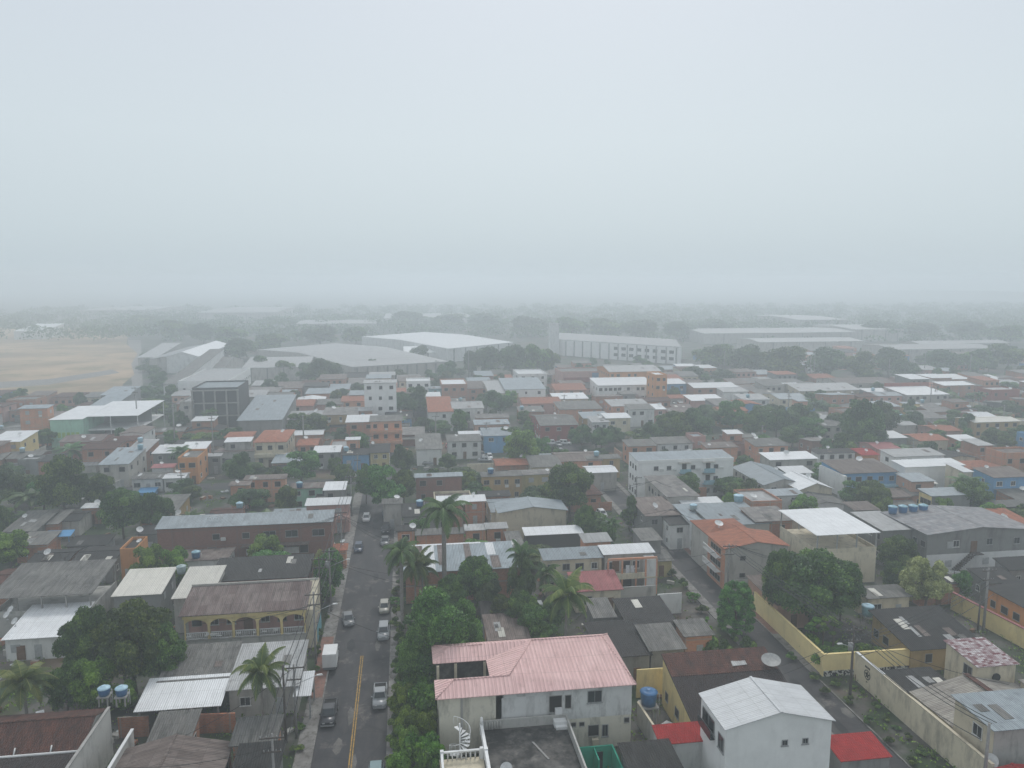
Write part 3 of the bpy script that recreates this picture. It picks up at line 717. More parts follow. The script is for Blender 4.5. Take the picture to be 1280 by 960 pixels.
# ---------------------------------------------------------------- plants
rng = np.random.default_rng(5)
def leaf_mesh(name, cen, rad_, tint, n, leaf, mat, aspect=.55, flat=.0):
    """cen (k,3), rad (k,3): lobes; n leaves spread near the lobe surfaces"""
    k = len(cen); cen = np.array(cen, float); rad_ = np.array(rad_, float); tint = np.array(tint, float)
    wgt = (rad_.prod(axis=1))**(2/3); wgt /= wgt.sum()
    idx = rng.choice(k, n, p=wgt)
    d = rng.normal(size=(n, 3)); d /= np.linalg.norm(d, axis=1)[:, None]
    d[:, 2] = np.where(d[:, 2] < -.3, -d[:, 2], d[:, 2])
    r = rng.uniform(.62, 1.06, n)**.7 * (1+rng.normal(size=n)*.05)
    p = cen[idx]+d*rad_[idx]*r[:, None]
    nor = d+rng.normal(size=(n, 3))*.55; nor /= np.linalg.norm(nor, axis=1)[:, None]
    t = np.cross(nor, rng.normal(size=(n, 3))); t /= np.linalg.norm(t, axis=1)[:, None]; b = np.cross(nor, t)
    s = (leaf*rng.uniform(.6, 1.3, n))[:, None]
    V = np.stack([p-t*s*.5, p-b*s*.5*aspect, p+t*s*.5, p+b*s*.5*aspect], axis=1).reshape(-1, 3)
    me = bpy.data.meshes.new(name); me.vertices.add(4*n); me.vertices.foreach_set('co', V.ravel())
    me.loops.add(4*n); me.loops.foreach_set('vertex_index', np.arange(4*n)); me.polygons.add(n); me.polygons.foreach_set('loop_start', np.arange(n)*4)
    me.update(calc_edges=True)
    me.materials.append(M[mat])
    tv = np.clip(tint[idx]*.75+.1+rng.normal(size=n)*.2, 0, 1)
    at = me.color_attributes.new('tint', 'FLOAT_COLOR', 'CORNER'); c = np.ones((4*n, 4)); c[:, 0] = np.repeat(tv, 4); at.data.foreach_set('color', c.ravel())
    return me
def tree_proto(kind, mat, R=4., H=8., n=7000, leaf=.42, lobes=14, shape='round', trunk_h=None, lob=(.24, .42)):
    root = empty(kind, (0, 0, 0))
    cz = H*(.54 if shape != 'column' else .52); rz_ = (H-cz)*1.0
    cen, rd, ti = [], [], []
    for i in range(lobes):
        while True:
            d = np.array([U(-1, 1), U(-1, 1), U(-1, 1)])
            if .35 < np.linalg.norm(d) < 1: break
        if shape == 'cone':
            z = U(.14, .92); rr = R*math.sqrt(max(.02, 1-((z-.42)/.58)**2))*U(.76, .82) * (1 if i % 6 else .3); a = U(0, 2*PI); cen.append((math.cos(a)*rr, math.sin(a)*rr, H*z)); q = R*.15; rd.append((q, q, q*1.1))
        elif shape == 'column':
            a = U(0, 2*PI); z = U(.12, .9); rr = R*U(.2, .74)*(1 if z < .6 else (1-(z-.6)*1.6)); cen.append((math.cos(a)*rr, math.sin(a)*rr, H*z)); q = R*U(.24, .36); rd.append((q, q, q*1.1))
        else:
            sc_ = np.array([R*.68, R*.68, rz_*.74]); c = d*sc_+np.array([0, 0, cz]); cen.append(tuple(c)); q = R*U(*lob); rd.append((q, q, min(q*U(.7, .95), H*.3)))
        ti.append(U(.05, .95))
    me = leaf_mesh('crown', cen, rd, ti, n, leaf, mat)
    cr = link('crown', me, root)
    t = MB(); th = trunk_h or H*.55; r0 = .045*H*.6
    if shape == 'column' or shape == 'cone': th = H*.5
    t.tube((0, 0, -.1), (U(-.2, .2), U(-.2, .2), th*.5), r0, r0*.8, n=9); t.tube((0, 0, th*.45), (0, 0, th), r0*.8, r0*.5, n=8)
    for i in range(6):
        c = cen[i % len(cen)]; t.tube((0, 0, th*U(.5, .85)), (c[0]*.85, c[1]*.85, c[2]), r0*.42, r0*.12, n=6)
    t.build('trunk', 'bark', root, fix=False)
    return root
def frond(vs, ts, p0, az, el, L, wid, droop, nseg=9, nl=34, tint=.5):
    p = Vector(p0); e = el; pts = [p.copy()]
    for i in range(nseg):
        d = Vector((math.cos(az)*math.cos(e), math.sin(az)*math.cos(e), math.sin(e))); p = p+d*(L/nseg); pts.append(p.copy()); e -= droop/nseg
    side = Vector((-math.sin(az), math.cos(az), 0))
    for i in range(nl):
        t = .1+.9*i/nl; k = t*nseg; a = int(min(k, nseg-1)); q = pts[a].lerp(pts[a+1], k-a); dr = (pts[a+1]-pts[a]).normalized()
        wl = wid*math.sin(PI*min(1, .18+.82*t)**.8)*U(.85, 1.1)+.08
        for s in (-1, 1):
            dd = (side*s*.9+dr*.55+Vector((0, 0, -.35-.25*t))).normalized(); tip = q+dd*wl; w = dr*(L/nl*1.15)
            vs += [q-w*.5, q+w*.5, tip+w*.25, tip-w*.2]; ts.append(min(1, max(0, tint+U(-.2, .2))))
    # rachis
    for a, b in zip(pts, pts[1:]):
        vs += [a-side*.04, a+side*.04, b+side*.035, b-side*.035]; ts.append(.95)
def palm_proto(kind, H, nf=18, L=3.2, wid=.75, mat='lf_palm', trunk=.2, royal=False, droop=1.6, bark='palmbark'):
    root = empty(kind, (0, 0, 0)); vs, ts = [], []
    for i in range(nf):
        k = i/nf; az = i*2.4+U(-.2, .2); el = 1.25-k*1.35+U(-.1, .1)
        frond(vs, ts, (math.cos(az)*.12, math.sin(az)*.12, H+.1*(1-k)), az, el, L*U(.85, 1.1), wid, droop*U(.8, 1.2), tint=U(.25, .8))
    me = bpy.data.meshes.new('crown'); V = np.array([tuple(v) for v in vs]); n = len(V)//4
    me.vertices.add(4*n); me.vertices.foreach_set('co', V.ravel()); me.loops.add(4*n); me.loops.foreach_set('vertex_index', np.arange(4*n)); me.polygons.add(n); me.polygons.foreach_set('loop_start', np.arange(n)*4)
    me.update(calc_edges=True); me.materials.append(M[mat])
    at = me.color_attributes.new('tint', 'FLOAT_COLOR', 'CORNER'); c = np.ones((4*n, 4)); c[:, 0] = np.repeat(np.array(ts), 4); at.data.foreach_set('color', c.ravel())
    link('crown', me, root)
    t = MB(); N_ = 12; bend = U(-.4, .4) if not royal else 0
    for i in range(N_):
        a, b = i/N_, (i+1)/N_
        ra = trunk*(1.25-.5*a) if not royal else trunk*(1+.25*math.sin(PI*a)); rb = trunk*(1.25-.5*b) if not royal else trunk*(1+.25*math.sin(PI*b))
        t.tube((bend*(a*a-1), 0, H*a-.05), (bend*(b*b-1), 0, H*b-.05), ra, rb, n=9, cap=False)
    t.build('trunk', bark, root, fix=False)
    if royal:
        s = MB().tube((0, 0, H-1.6), (0, 0, H+.15), trunk*.95, trunk*.55, n=9); s.build('crownshaft', 'lf_green', root)
    return root
TP = {}
def tree(kind, x, y, w=None, h=None, label=None, desc=None, rz=None, land=None, res=True, group='trees among the houses', z=0.):
    """copy of a prototype scaled to crown width w and height h (metres)"""
    if not TP.get(kind):
        raise KeyError(kind)
    pr, R, H, used, dsc, cat = TP[kind]
    if not used: o = pr; TP[kind][3] = True
    else: o = copy_tree(pr)
    for kk in ('label', 'group'):
        if kk in o: del o[kk]
    sx = (w/2/R) if w else 1; sz = (h/H) if h else 1
    o.location = (x, y, z); o.scale = (sx, sx, sz); o.rotation_euler = (0, 0, U(0, 6.28) if rz is None else rz)
    if label: tag(o, label, cat)
    else: tag(o, None, cat, group); AUTO.append((o, desc or dsc, x, y))
    if land: LAND.append((land, x, y, o.name))
    if res: q = sx*R*.6; occupy(x-q, x+q, y-q, y+q)
    return o
def def_tree(key, proto, R, H, dsc, cat='tree'): TP[key] = [proto, R, H, False, dsc, cat]
def tree_px(kind, px, base, w_px, top, **k):
    """tree whose foot would be seen at (px, base), crown w_px wide, top at row top"""
    x, y = P(px, base); d = x*fw[0]+y*fw[1]+(-CZ)*fw[2]
    w = w_px*d/F
    lo, hi = .5, 30
    for _ in range(30):
        mid = (lo+hi)/2
        if Q(x, y, mid)[1] > top: lo = mid
        else: hi = mid
    return tree(kind, x, y, w, lo, **k)

def quadware(q, h, rise, label, wall='w_E', roof='r_lt', land=None, cat='warehouse', piers=10):
    """hall on a turned plan: eave corners seen at four points (front-left, front-right, back-right, back-left)"""
    c = [P(a, b, h) for a, b in q]; ox, oy = c[0]; root = empty('warehouse', (ox, oy, 0)); tag(root, label, cat)
    c = [(a-ox, b-oy) for a, b in c]; M_ = lambda a, b: ((a[0]+b[0])/2, (a[1]+b[1])/2)
    r0, r1 = M_(c[0], c[3]), M_(c[1], c[2]); w = MB()
    w.hexa([(a, b, 0) for a, b in c], [(a, b, h) for a, b in c])
    for a, b, r in ((c[0], c[3], r0), (c[1], c[2], r1)): w.face([(a[0], a[1], h), (b[0], b[1], h), (r[0], r[1], h+rise)])
    w.build('wall', wall, root, fix=False)
    m = MB(); L = math.hypot(c[1][0]-c[0][0], c[1][1]-c[0][1]); D_ = math.hypot(c[3][0]-c[0][0], c[3][1]-c[0][1])/2
    for a, b, b2, a2 in ((c[0], c[1], r1, r0), (c[2], c[3], r0, r1)):
        top = [(a[0], a[1], h+.1), (b[0], b[1], h+.1), (b2[0], b2[1], h+.1+rise), (a2[0], a2[1], h+.1+rise)]
        m.face(top, [(0, 0), (L, 0), (L, D_), (0, D_)]); m.face([(x, y, z-.08) for x, y, z in reversed(top)]); m.face([top[0], (top[0][0], top[0][1], h-.3), (top[1][0], top[1][1], h-.3), top[1]])
    m.build('roof', roof, root, fix=False)
    (ax, ay), (bx, by) = c[0], c[1]
    for k in range(piers):
        t = (k+.5)/piers; x, y = ax+(bx-ax)*t, ay+(by-ay)*t; MB().box(x-.4, x+.4, y-.4, y-.05, 0, h-.4).build('pilaster', 'w_G', root)
    occupy(min(a for a, b in c)+ox, max(a for a, b in c)+ox, min(b for a, b in c)+oy, max(b for a, b in c)+oy)
    if land: LAND.append((land, ox, oy, root.name))
    return root, c
# ---------------------------------------------------------------- ground, streets
g = MB(); g.face([(-2600, -60, 0), (2600, -60, 0), (2600, 3400, 0), (-2600, 3400, 0)]); struct('ground', g, 'ground')
def sheet(name, mat, rects, z):
    m = MB()
    for r in rects:
        if len(r) == 4 and not isinstance(r[0], tuple): x0, x1, y0, y1 = r; m.face([(x0, y0, z), (x1, y0, z), (x1, y1, z), (x0, y1, z)])
        else: m.face([(a, b, z) for a, b in r])
    return struct(name, m, mat)
sheet('road', 'asphalt', [(-10.6, -2.6, 20, 186)], .008); sheet('cross_street', 'asphalt', [(-170, 46, 186, 192)], .008)
sheet('side_street', 'asphalt', [(46.3, 51.0, 20, 186)], .008); sheet('side_street', 'asphalt', [(46.3, 51.0, 186, 330)], .008)
sheet('side_street', 'asphalt', [(-6, 0, 192, 330)], .012)
AV = [P(1090, 522), P(1300, 497), P(1300, 481), P(1160, 497), P(1010, 512), P(960, 530)]
sheet('avenue', 'asphalt', [[P(1060, 528), P(1300, 505), P(1300, 481), P(1040, 515)]], .016)
sheet('factory_road', 'walk', [[P(172, 560), P(182, 560), P(176, 425), P(160, 425)]], .012)
occupy(-11, -2, 20, 190); occupy(-170, 60, 185.5, 192.5); occupy(45.8, 51.6, 20, 260); 
k = MB()
for x0, x1, y0, y1 in ((-12.3, -10.6, 20, 186), (-2.6, -1.3, 20, 186), (44.9, 46.3, 20, 186)): k.box(x0, x1, y0, y1, -.05, .13)
k.box(51.0, 52.0, 85, 186, -.05, .13)
struct('pavement', k, 'walk')
struct('kerb', MB().box(-10.63, -10.45, 20, 186, -.05, .15).box(-2.75, -2.57, 20, 186, -.05, .15).box(50.85, 51.03, 60, 186, -.05, .15), 'walk')
sheet('pavement_patch', 'redwalk', [(-12.28, -10.62, 88, 104)], .138); sheet('pavement_patch', 'redwalk', [(51.05, 51.98, 96, 140)], .138)
pa_, pb_ = MB(), MB()
for k_ in range(34):
    left = RN() < .62; cx_, cy_ = (U(-10.0, -3.2) if left else U(46.8, 50.4)), U(62, 175); n_ = random.choice([5, 6, 7]); L_, w2 = U(.5, 2.6), U(.25, .9)
    pts = [(cx_+w2*math.cos(2*PI*j/n_)*U(.6, 1.1), cy_+L_*math.sin(2*PI*j/n_)*U(.6, 1.1), .0155+.0003*k_) for j in range(n_)]
    (pa_ if k_ % 3 else pb_).face(pts)
struct('road_patch', pa_, 'asph_light'); struct('road_patch', pb_, 'asph_dark')
y = MB()
y.face([(-6.62, 40, .027), (-6.50, 40, .027), (-6.50, 98, .027), (-6.62, 98, .027)]); y.face([(-6.36, 40, .027), (-6.24, 40, .027), (-6.24, 98, .027), (-6.36, 98, .027)])
struct('road_markings', y, 'yline')
# earth field on the left
sheet('earth_field', 'dirt', [[P(-60, 520), P(20, 512), P(60, 503), P(110, 500), P(150, 490), P(154, 480), P(168, 468), P(164, 455), P(172, 442), P(158, 430), P(160, 418), P(120, 412), P(60, 408), P(-120, 412)]], .02)
sheet('field_track', 'walk', [[P(-10, 478), P(60, 474), P(140, 462), P(150, 466), P(60, 481), P(-10, 486)]], .03)
fx = [P(-60, 520), P(160, 400)]
FIELD = (P(-60, 500)[0], P(172, 492)[0]+2, P(80, 500)[1], P(80, 405)[1])
# back yard lawns
sheet('lawn', 'grassm', [[P(1000, 795), P(1100, 815), P(1090, 845), P(1035, 840)]], .02)

def shell(m, faces, t, mi=0):
    """thin closed shell from a list of (pts, uvaxis): top faces, lowered copies and the rim"""
    edges = {}
    for pts, ax in faces:
        uv = [(p[0], p[1]) if ax == 'x' else (p[1], p[0]) for p in pts]
        m.face(pts, uv, mi); m.face([(p[0], p[1], p[2]-t) for p in reversed(pts)], None, mi)
        for i in range(len(pts)):
            a, b = tuple(round(c, 4) for c in pts[i]), tuple(round(c, 4) for c in pts[(i+1) % len(pts)])
            if (b, a) in edges: del edges[(b, a)]
            else: edges[(a, b)] = 1
    for a, b in edges: m.face([a, (a[0], a[1], a[2]-t), (b[0], b[1], b[2]-t), b], None, mi)

# ---------------------------------------------------------------- the pink roofed house
def p3(px, py, z, o=(0, 0)): x, y_ = P(px, py, z); return (x-o[0], y_-o[1], z)
def pink_house():
    e = 7.2; X0, Y0 = P(549, 872, e); X1 = solX(790, Y0, e); Y1 = solY(794, X1, e)
    root = empty('pink_roofed_house', (X0, Y0, 0)); W_, D_ = X1-X0, Y1-Y0
    tag(root, 'big two-storey house with faded pink sheet roof around a square void', 'house'); LAND.append(('the pink-roofed house', (X0+X1)/2, (Y0+Y1)/2, root.name))
    occupy(X0, X1, Y0, Y1)
    A = (-.4, -.35, e); B = (W_+.4, -.35, e); C = (W_+.4, D_+.4, e); D = (-.4, D_+.4, e)
    E_ = (1.6, 1.9, e+.75); v0 = 3.3; v1 = D_-4.3; vx = 5.6
    G = (7.6, 1.95, e+.8); R1 = (11.0, D_-3.0, e+1.5); R2 = (W_-1.2, D_-3.0, e+1.5)
    V1 = (-.4, v0, e+.15); V2 = (vx, v0, e+.15); V3 = (vx, v1, e+.15); V4 = (-.4, v1, e+.15)
    S1 = (1.5, D_-2.1, e+.9); S2 = (5.4, D_-2.1, e+.95)
    f = [([A, G, E_], 'x'), ([A, B, G], 'x'), ([G, B, R1], 'x'), ([R1, B, R2], 'x'), ([B, C, R2], 'y'), ([A, E_, V1], 'y'), ([E_, G, V2, V1], 'x'), ([G, R1, V3, V2], 'y'),
         ([V4, V3, S2, S1], 'x'), ([V3, R1, S2], 'x'), ([V4, S1, D], 'y'), ([D, S1, S2], 'x'), ([D, S2, R1], 'x'), ([D, R1, C], 'x'), ([R1, R2, C], 'x')]
    m = MB(); shell(m, f, .07); ro = m.build('roof', 'r_pk', root, fix=False)
    r = MB()
    for a, b in ((A, E_), (E_, G), (G, R1), (R1, R2), (R2, B), (R2, C), (S1, S2), (D, S1)): r.tube((a[0], a[1], a[2]+.03), (b[0], b[1], b[2]+.01), .08, n=6)
    r.build('ridge_cap', 'r_pk', ro)
    w = MB()
    w.box(vx+.3, W_, 0, D_, 3.6, e-.09); w.build('upper_wall', 'w_H', root); MB().box(0, vx+.28, v1+.4, D_, 3.63, e-.09).build('void_back_wall', 'slab', root)  # slab material darkens the inside of the void by colour
    w = MB(); w.box(vx+.8, W_-.02, .02, D_-.02, 0, 3.6); w.box(0, vx+.8, 4.2, D_-.02, 0, 3.45); w.build('lower_wall', 'w_I', root)
    w = MB(); w.box(0, vx+1.1, .0, .18, .6, e-.09); w.box(0, .18, .18, v0, .6, e-.09); w.box(0.2, vx, v0-.18, v0, 3.63, 4.6)
    w.build('veranda_wall', 'w_I', root)
    c = MB()
    for x, y_ in ((0.0, v0+.1), (0, v1-.3), (2.0, v1-.1), (vx-.3, v1-.1)): MB().box(x, x+.3, y_, y_+.3, 3.64, e-.1).build('pillar', 'w_C', root)
    MB().box(2.2, 2.44, -.06, .0, .6, e-.1).build('pillar', 'conc', root)
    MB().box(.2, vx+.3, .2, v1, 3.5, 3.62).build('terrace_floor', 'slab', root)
    # details of the front wall; u measured from the left corner
    def win(x, z, w_, h_, st, face='F'):
        o = put_window(root, 0, 0, 'F', x, z, w_, h_, st); return o
    sc_ = W_/242.
    win((693-549)*sc_, 5.5, 1.3, 1.8, 'h'); win((709-549)*sc_, 5.65, .6, 1.4, 'h'); win((743-549)*sc_, 6.0, 1.65, 1.35, 'g')
    win((716-549)*sc_, 2.95, .45, .4, 'h'); win((727-549)*sc_, 2.95, .45, .4, 'h'); win((785-549)*sc_, 3.0, .45, .45, 'h')
    win((757-549)*sc_, 2.0, .65, 1.4, 'g'); win((742-549)*sc_, 2.1, 1.1, 1.2, 'h'); 
    k_ = MB(); k_.box((740-549)*sc_, (748-549)*sc_, -.4, -.03, 0, 1.2); k_.build('counter', 'w_C', root)
    s = MB(); x0 = (689-549)*sc_; s.box(x0, x0+1.4, -1.3, -.02, 3.55, 4.2); s.box(x0+.25, x0+1.0, -.4, -.02, 4.2, 5.1); s.box(x0+.1, x0+1.3, -1.7, -1.3, 3.55, 3.85); s.build('white_step', 'white', root)
    b = MB(); b.box(vx+.9, W_*.5, -.03, -.01, 4.3, 6.6); b.build('pale_panel', 'w_W', root)
    # ---- terrace house in front (dark flat slab with parapets)
    Xa = solX(603, Y0-1.0, 3.5); Xb = solX(708, Y0-1.0, 3.5); Ya, Yb = 52.0, Y0-.35
    r2 = empty('flat_roofed_house', (Xa, Ya, 0)); tag(r2, 'lower house with mouldy black flat terrace roof in front of the pink-roofed house', 'house'); occupy(Xa, Xb, Ya, Yb)
    W2, D2 = Xb-Xa, Yb-Ya
    MB().box(0, W2, 0, D2, 0, 3.4).build('wall', 'w_D', r2); MB().box(.02, W2-.02, .02, D2-.02, 3.4, 3.52).build('roof', 'slab', r2)
    pm = MB(); pm.box(W2, W2+.18, 0, D2, 0, 4.45); pm.box(0, 8.8, D2-.2, D2, 3.52, 4.5); pm.build('parapet', 'w_D', r2)
    bl = MB(); bl.box(-.2, .02, 0, D2, 3.4, 3.62); bl.box(-.24, .06, 0, D2-.9, 4.32, 4.5)
    for i in range(int(D2/.32)): bl.tube((-.09, i*.32+.1, 3.62), (-.09, i*.32+.1, 4.32), .075, .05, n=7)
    for i in range(0, 4): bl.box(-.28, .1, D2-.9-i*4.2, D2-.55-i*4.2, 3.45, 4.62)
    bl.tube((-.09, D2-.75, 4.6), (-.09, D2-.75, 5.3), .2, .12, n=10); bl.build('balustrade', 'white', r2)
    ba = MB()
    for i in range(6): ba.tube((.5+i*.28, D2-.32, 3.6), (.5+i*.28, D2-.32, 4.4), .07, n=6)
    ba.build('baluster', 'w_D', r2)
    pl = MB(); pl.hexa([(W2-3, D2-6, 3.54), (W2-2.8, D2-6, 3.54), (W2-3.9, D2-3, 3.54), (W2-4.1, D2-3, 3.54)], [(W2-3, D2-6, 3.6), (W2-2.8, D2-6, 3.6), (W2-3.9, D2-3, 3.6), (W2-4.1, D2-3, 3.6)]); o = pl.build('loose_plank', 'pole', None, (Xa, Ya, 0)); tag(o, 'weathered plank lying on the mouldy black terrace', 'plank')
    dish(Xa+1.6, Ya+D2-7.6, 3.52, .62, az=-.5, el=.9, mast=.5, label='white satellite dish on the mouldy black terrace')
    # ---- balcony with spiral stair
    Xc = solX(551, Y0-5, 3.2); Xd = Xc+4.1; Yc = 55.0; Yd = Y0-4.6
    r3 = empty('balcony_house', (Xc, Yc, 0)); tag(r3, 'small cream building with a white balustraded balcony below the spiral stair', 'house'); occupy(Xc, Xd, Yc, Yd)
    MB().box(0, Xd-Xc, 0, Yd-Yc, 0, 3.1).build('wall', 'w_C', r3)
    MB().box(-.1, Xd-Xc+.1, -.1, Yd-Yc+.1, 3.1, 3.25).build('balcony_floor', 'w_C', r3)
    bl = MB(); n = 9
    for i in range(n): bl.tube((.25+i*(Xd-Xc-.5)/(n-1), Yd-Yc-.1, 3.25), (.25+i*(Xd-Xc-.5)/(n-1), Yd-Yc-.1, 4.05), .08, .055, n=7)
    bl.box(0, Xd-Xc, Yd-Yc-.22, Yd-Yc+.02, 4.05, 4.2)
    for x in (0, Xd-Xc-.2): bl.box(x-.05, x+.3, Yd-Yc-.3, Yd-Yc+.06, 3.25, 4.35)
    for i in range(30): bl.tube((.1, Yd-Yc-.5-i*.3, 3.25), (.1, Yd-Yc-.5-i*.3, 4.05), .07, n=6)
    bl.box(0, .22, 0, Yd-Yc-.3, 4.05, 4.2); bl.build('balustrade', 'white', r3)
    st = empty('spiral_stair', (Xc+2.0, Yd+1.3, 0)); tag(st, 'white spiral staircase with railing beside the pink-roofed house', 'staircase')
    t = MB(); t.tube((0, 0, 0), (0, 0, 6.2), .07, n=8); t.build('post', 'white', st)
    for i in range(20):
        a0 = i*.42; a1 = a0+.40; z = .25+i*.2+1.2
        t = MB(); q = [(.06*math.cos(a0), .06*math.sin(a0)), (1.05*math.cos(a0), 1.05*math.sin(a0)), (1.05*math.cos(a1), 1.05*math.sin(a1))]
        t.hexa([(a, b, z) for a, b in q], [(a, b, z+.06) for a, b in q]); t.build('step', 'white', st)
    t = MB(); prev = None
    for i in range(41):
        a = i*.21; z = .25+i*.1+1.2; q = (1.05*math.cos(a), 1.05*math.sin(a), z+1.0)
        if prev: t.tube(prev, q, .035, n=5)
        if i % 2 == 0: t.tube((q[0], q[1], z), q, .02, n=5)
        prev = q
    t.build('railing', 'white', st)
    # ---- green-walled open room
    Xg, Yg = P(730, 957, 2.6); Xh = solX(776, Yg, 2.6); Yh = Yg+3.0
    r4 = empty('green_walled_room', (Xg, Yg, 0)); tag(r4, 'small roofless room with bright green walls beside the stained beige wall', 'shed'); occupy(Xg, Xh, Yg-2, Yh)
    a, b = Xh-Xg, 3.0; w = MB(); w.box(0, a, b-.15, b, 0, 2.6); w.box(0, .15, -1.5, b-.15, 0, 2.6); w.box(a-.15, a, -1.5, b-.15, 0, 2.6); w.box(a*.45, a*.45+.12, .8, b-.15, 0, 2.5); w.build('wall', 'green', r4)
    MB().box(.15, a-.15, -1.5, b-.15, 0, .12).build('floor', 'green', r4); MB().box(a*.5, a*.5+.8, b-.2, b-.14, .12, 2.0).build('doorway', 'dark', r4)
pink_house()

# ---------------------------------------------------------------- the yellow arcaded house
def arcade_house():
    h = 6.1; X0, Y0 = P(229, 768, h); X1 = solX(381, Y0, h); Y1 = solY(727, X1, h+1.2)
    W_, D_ = X1-X0, Y1-Y0; root = empty('arcaded_house', ((X0+X1)/2, (Y0+Y1)/2, 0)); occupy(X0, X1+1.5, Y0, Y1)
    tag(root, 'two-storey yellow house with an arched upper veranda and mauve-brown roof', 'house'); LAND.append(('the arcaded yellow house', (X0+X1)/2, (Y0+Y1)/2, root.name))
    a, b = W_/2, D_/2; v = 2.0
    m = MB(); m.extr([(-b+v, 0), (b, 0), (b, h+1.1), (-b+v, h+.15)], 'x', -a, a-.02); m.build('wall', 'w_P', root)  # veranda back wall in darker tan, its shade put into the colour
    m = MB(); m.box(-a, a, -b, -b+v, 0, 2.3); m.build('ground_floor_wall', 'w_D', root)
    m = MB(); m.box(-a-.1, a+.1, -b-.1, -b+v, 2.3, 2.46); m.build('veranda_floor', 'conc', root)
    m = MB(); n = 5; bw = W_/n; zt = 5.45; t = .22
    for i in range(n+1):
        x = -a+i*bw; m.box(x-.16 if i else x, x+.16 if i < n else x, -b, -b+t, 2.46, 4.55)
    for i in range(n):
        x0, x1 = -a+i*bw+.16, -a+(i+1)*bw-.16
        if i == 0: x0 = -a
        if i == n-1: x1 = a
        xc, hw_ = (x0+x1)/2, (x1-x0)/2; K = 12; pr = []
        for k_ in range(K+1):
            an = PI*k_/K; pr.append((xc-hw_*math.cos(an), 4.35+.85*math.sin(an)))
        for (xa, za), (xb, zb) in zip(pr, pr[1:]):
            m.hexa([(xa, -b, za), (xb, -b, zb), (xb, -b+t, zb), (xa, -b+t, za)], [(xa, -b, zt), (xb, -b, zt), (xb, -b+t, zt), (xa, -b+t, zt)])
    for i in range(1, n): x = -a+i*bw; m.box(x-.16, x+.16, -b, -b+t, 4.55, zt)
    m.build('arcade', 'w_Y', root)
    m = MB(); m.box(-a-.12, a+.12, -b-.28, -b+t, zt, h+.02); m.build('fascia', 'w_Y', root)
    m = MB()
    for i in range(n):
        x0, x1 = -a+i*bw+.2, -a+(i+1)*bw-.2; m.box(x0, x1, -b+.05, -b+.17, 3.3, 3.4); m.box(x0, x1, -b+.05, -b+.17, 2.47, 2.55)
        for k_ in range(10): xx = x0+(x1-x0)*(k_+.5)/10; m.tube((xx, -b+.11, 2.55), (xx, -b+.11, 3.3), .055, .04, n=6)
    m.build('balustrade', 'white', root)
    for i, st in enumerate('hwwdwgw'):
        x = -a+W_*(i+.5)/7; o = put_window(root, W_, D_-2*v, 'F', x, 4.1 if st != 'd' else 3.6, 1.2, 1.2 if st != 'd' else 2., st)
    s = (1.15)/D_
    ro = MB(); ro.extr(roof_strip([(-b-.55, h+.05-s*.4), (b+.4, h+.05+s*D_+.04)], .08), 'x', -a-.5, a+.35); r_ = ro.build('roof', 'r_rb', root)
    w = MB(); w.box(-a-.5, a+1.2, b+.4, b+.6, h+.6, h+1.5); w.build('roof_coping', 'w_E', r_)
    # narrow side wing to the street
    m = MB(); m.extr([(-b+.5, 0), (b+.8, 0), (b+.8, h+1.4), (-b+.5, h-.6)], 'x', a+.02, a+1.25); m.build('side_wing', 'w_C', root)
    m = MB(); m.box(a+1.25, a+1.31, -b+2, b+.8, 0, 2.5); m.build('painted_dado', 'cyan', root)
    m = MB(); m.box(a+.3, a+1.6, -b+1, b-2, 3.3, 3.4); m.build('side_canopy', 'r_gr', root)
    j = MB()
    for i in range(14):
        x = U(-a-.5, a*.6); y_ = -b-.75+U(-.3, .3); j.box(x, x+U(.2, .7), y_, y_+U(.1, .3), 3.0, 3.0+U(.08, .3), 0)
    o = j.build('rubble', 'w_W', None, ((X0+X1)/2, (Y0+Y1)/2, .22)); tag(o, 'broken white blocks and bits strewn below the arcaded veranda', 'rubble', kind='stuff')
arcade_house()

def open_shed(x1, x2, yf, yb, h, roof, label, base=0., wall=None, rise=None, cols=4, cat='shelter', name='open_shelter', posts='conc', wallh=None, land=None, world=None, ov=.35):
    """roof on posts, optionally over a walled lower storey"""
    if world: X0, X1, Y0, Y1 = world
    else: X0, X1, Y0, Y1 = geom(x1, x2, yf, yb, h, 'sb', rise if rise is not None else .5)
    W_, D_ = X1-X0, Y1-Y0; rise = .5 if rise is None else rise
    root = empty(name, ((X0+X1)/2, (Y0+Y1)/2, 0)); occupy(X0, X1, Y0, Y1); tag(root, label, cat)
    make_roof(root, W_, D_, h, 'sb', rise, roof, ov)
    a, b = W_/2, D_/2
    for i in range(cols):
        for y_, z in ((-b+.1, h), (b-.1, h+rise)):
            x = -a+.1+(W_-.2)*i/(cols-1); MB().box(x-.09, x+.09, y_-.09, y_+.09, wallh or 0, z).build('post', posts, root)
    if wallh:
        MB().box(-a, a, -b, b, 0, wallh).build('wall', wall or 'w_G', root)
        MB().box(-a, a, -b, -b+.12, wallh, wallh+.7).box(a-.12, a, -b+.12, b, wallh, wallh+.7).box(-a, -a+.12, -b+.12, b, wallh, wallh+.7).build('parapet', wall or 'w_G', root)
    if land: LAND.append((land, (X0+X1)/2, (Y0+Y1)/2, root.name))
    return root, W_, D_

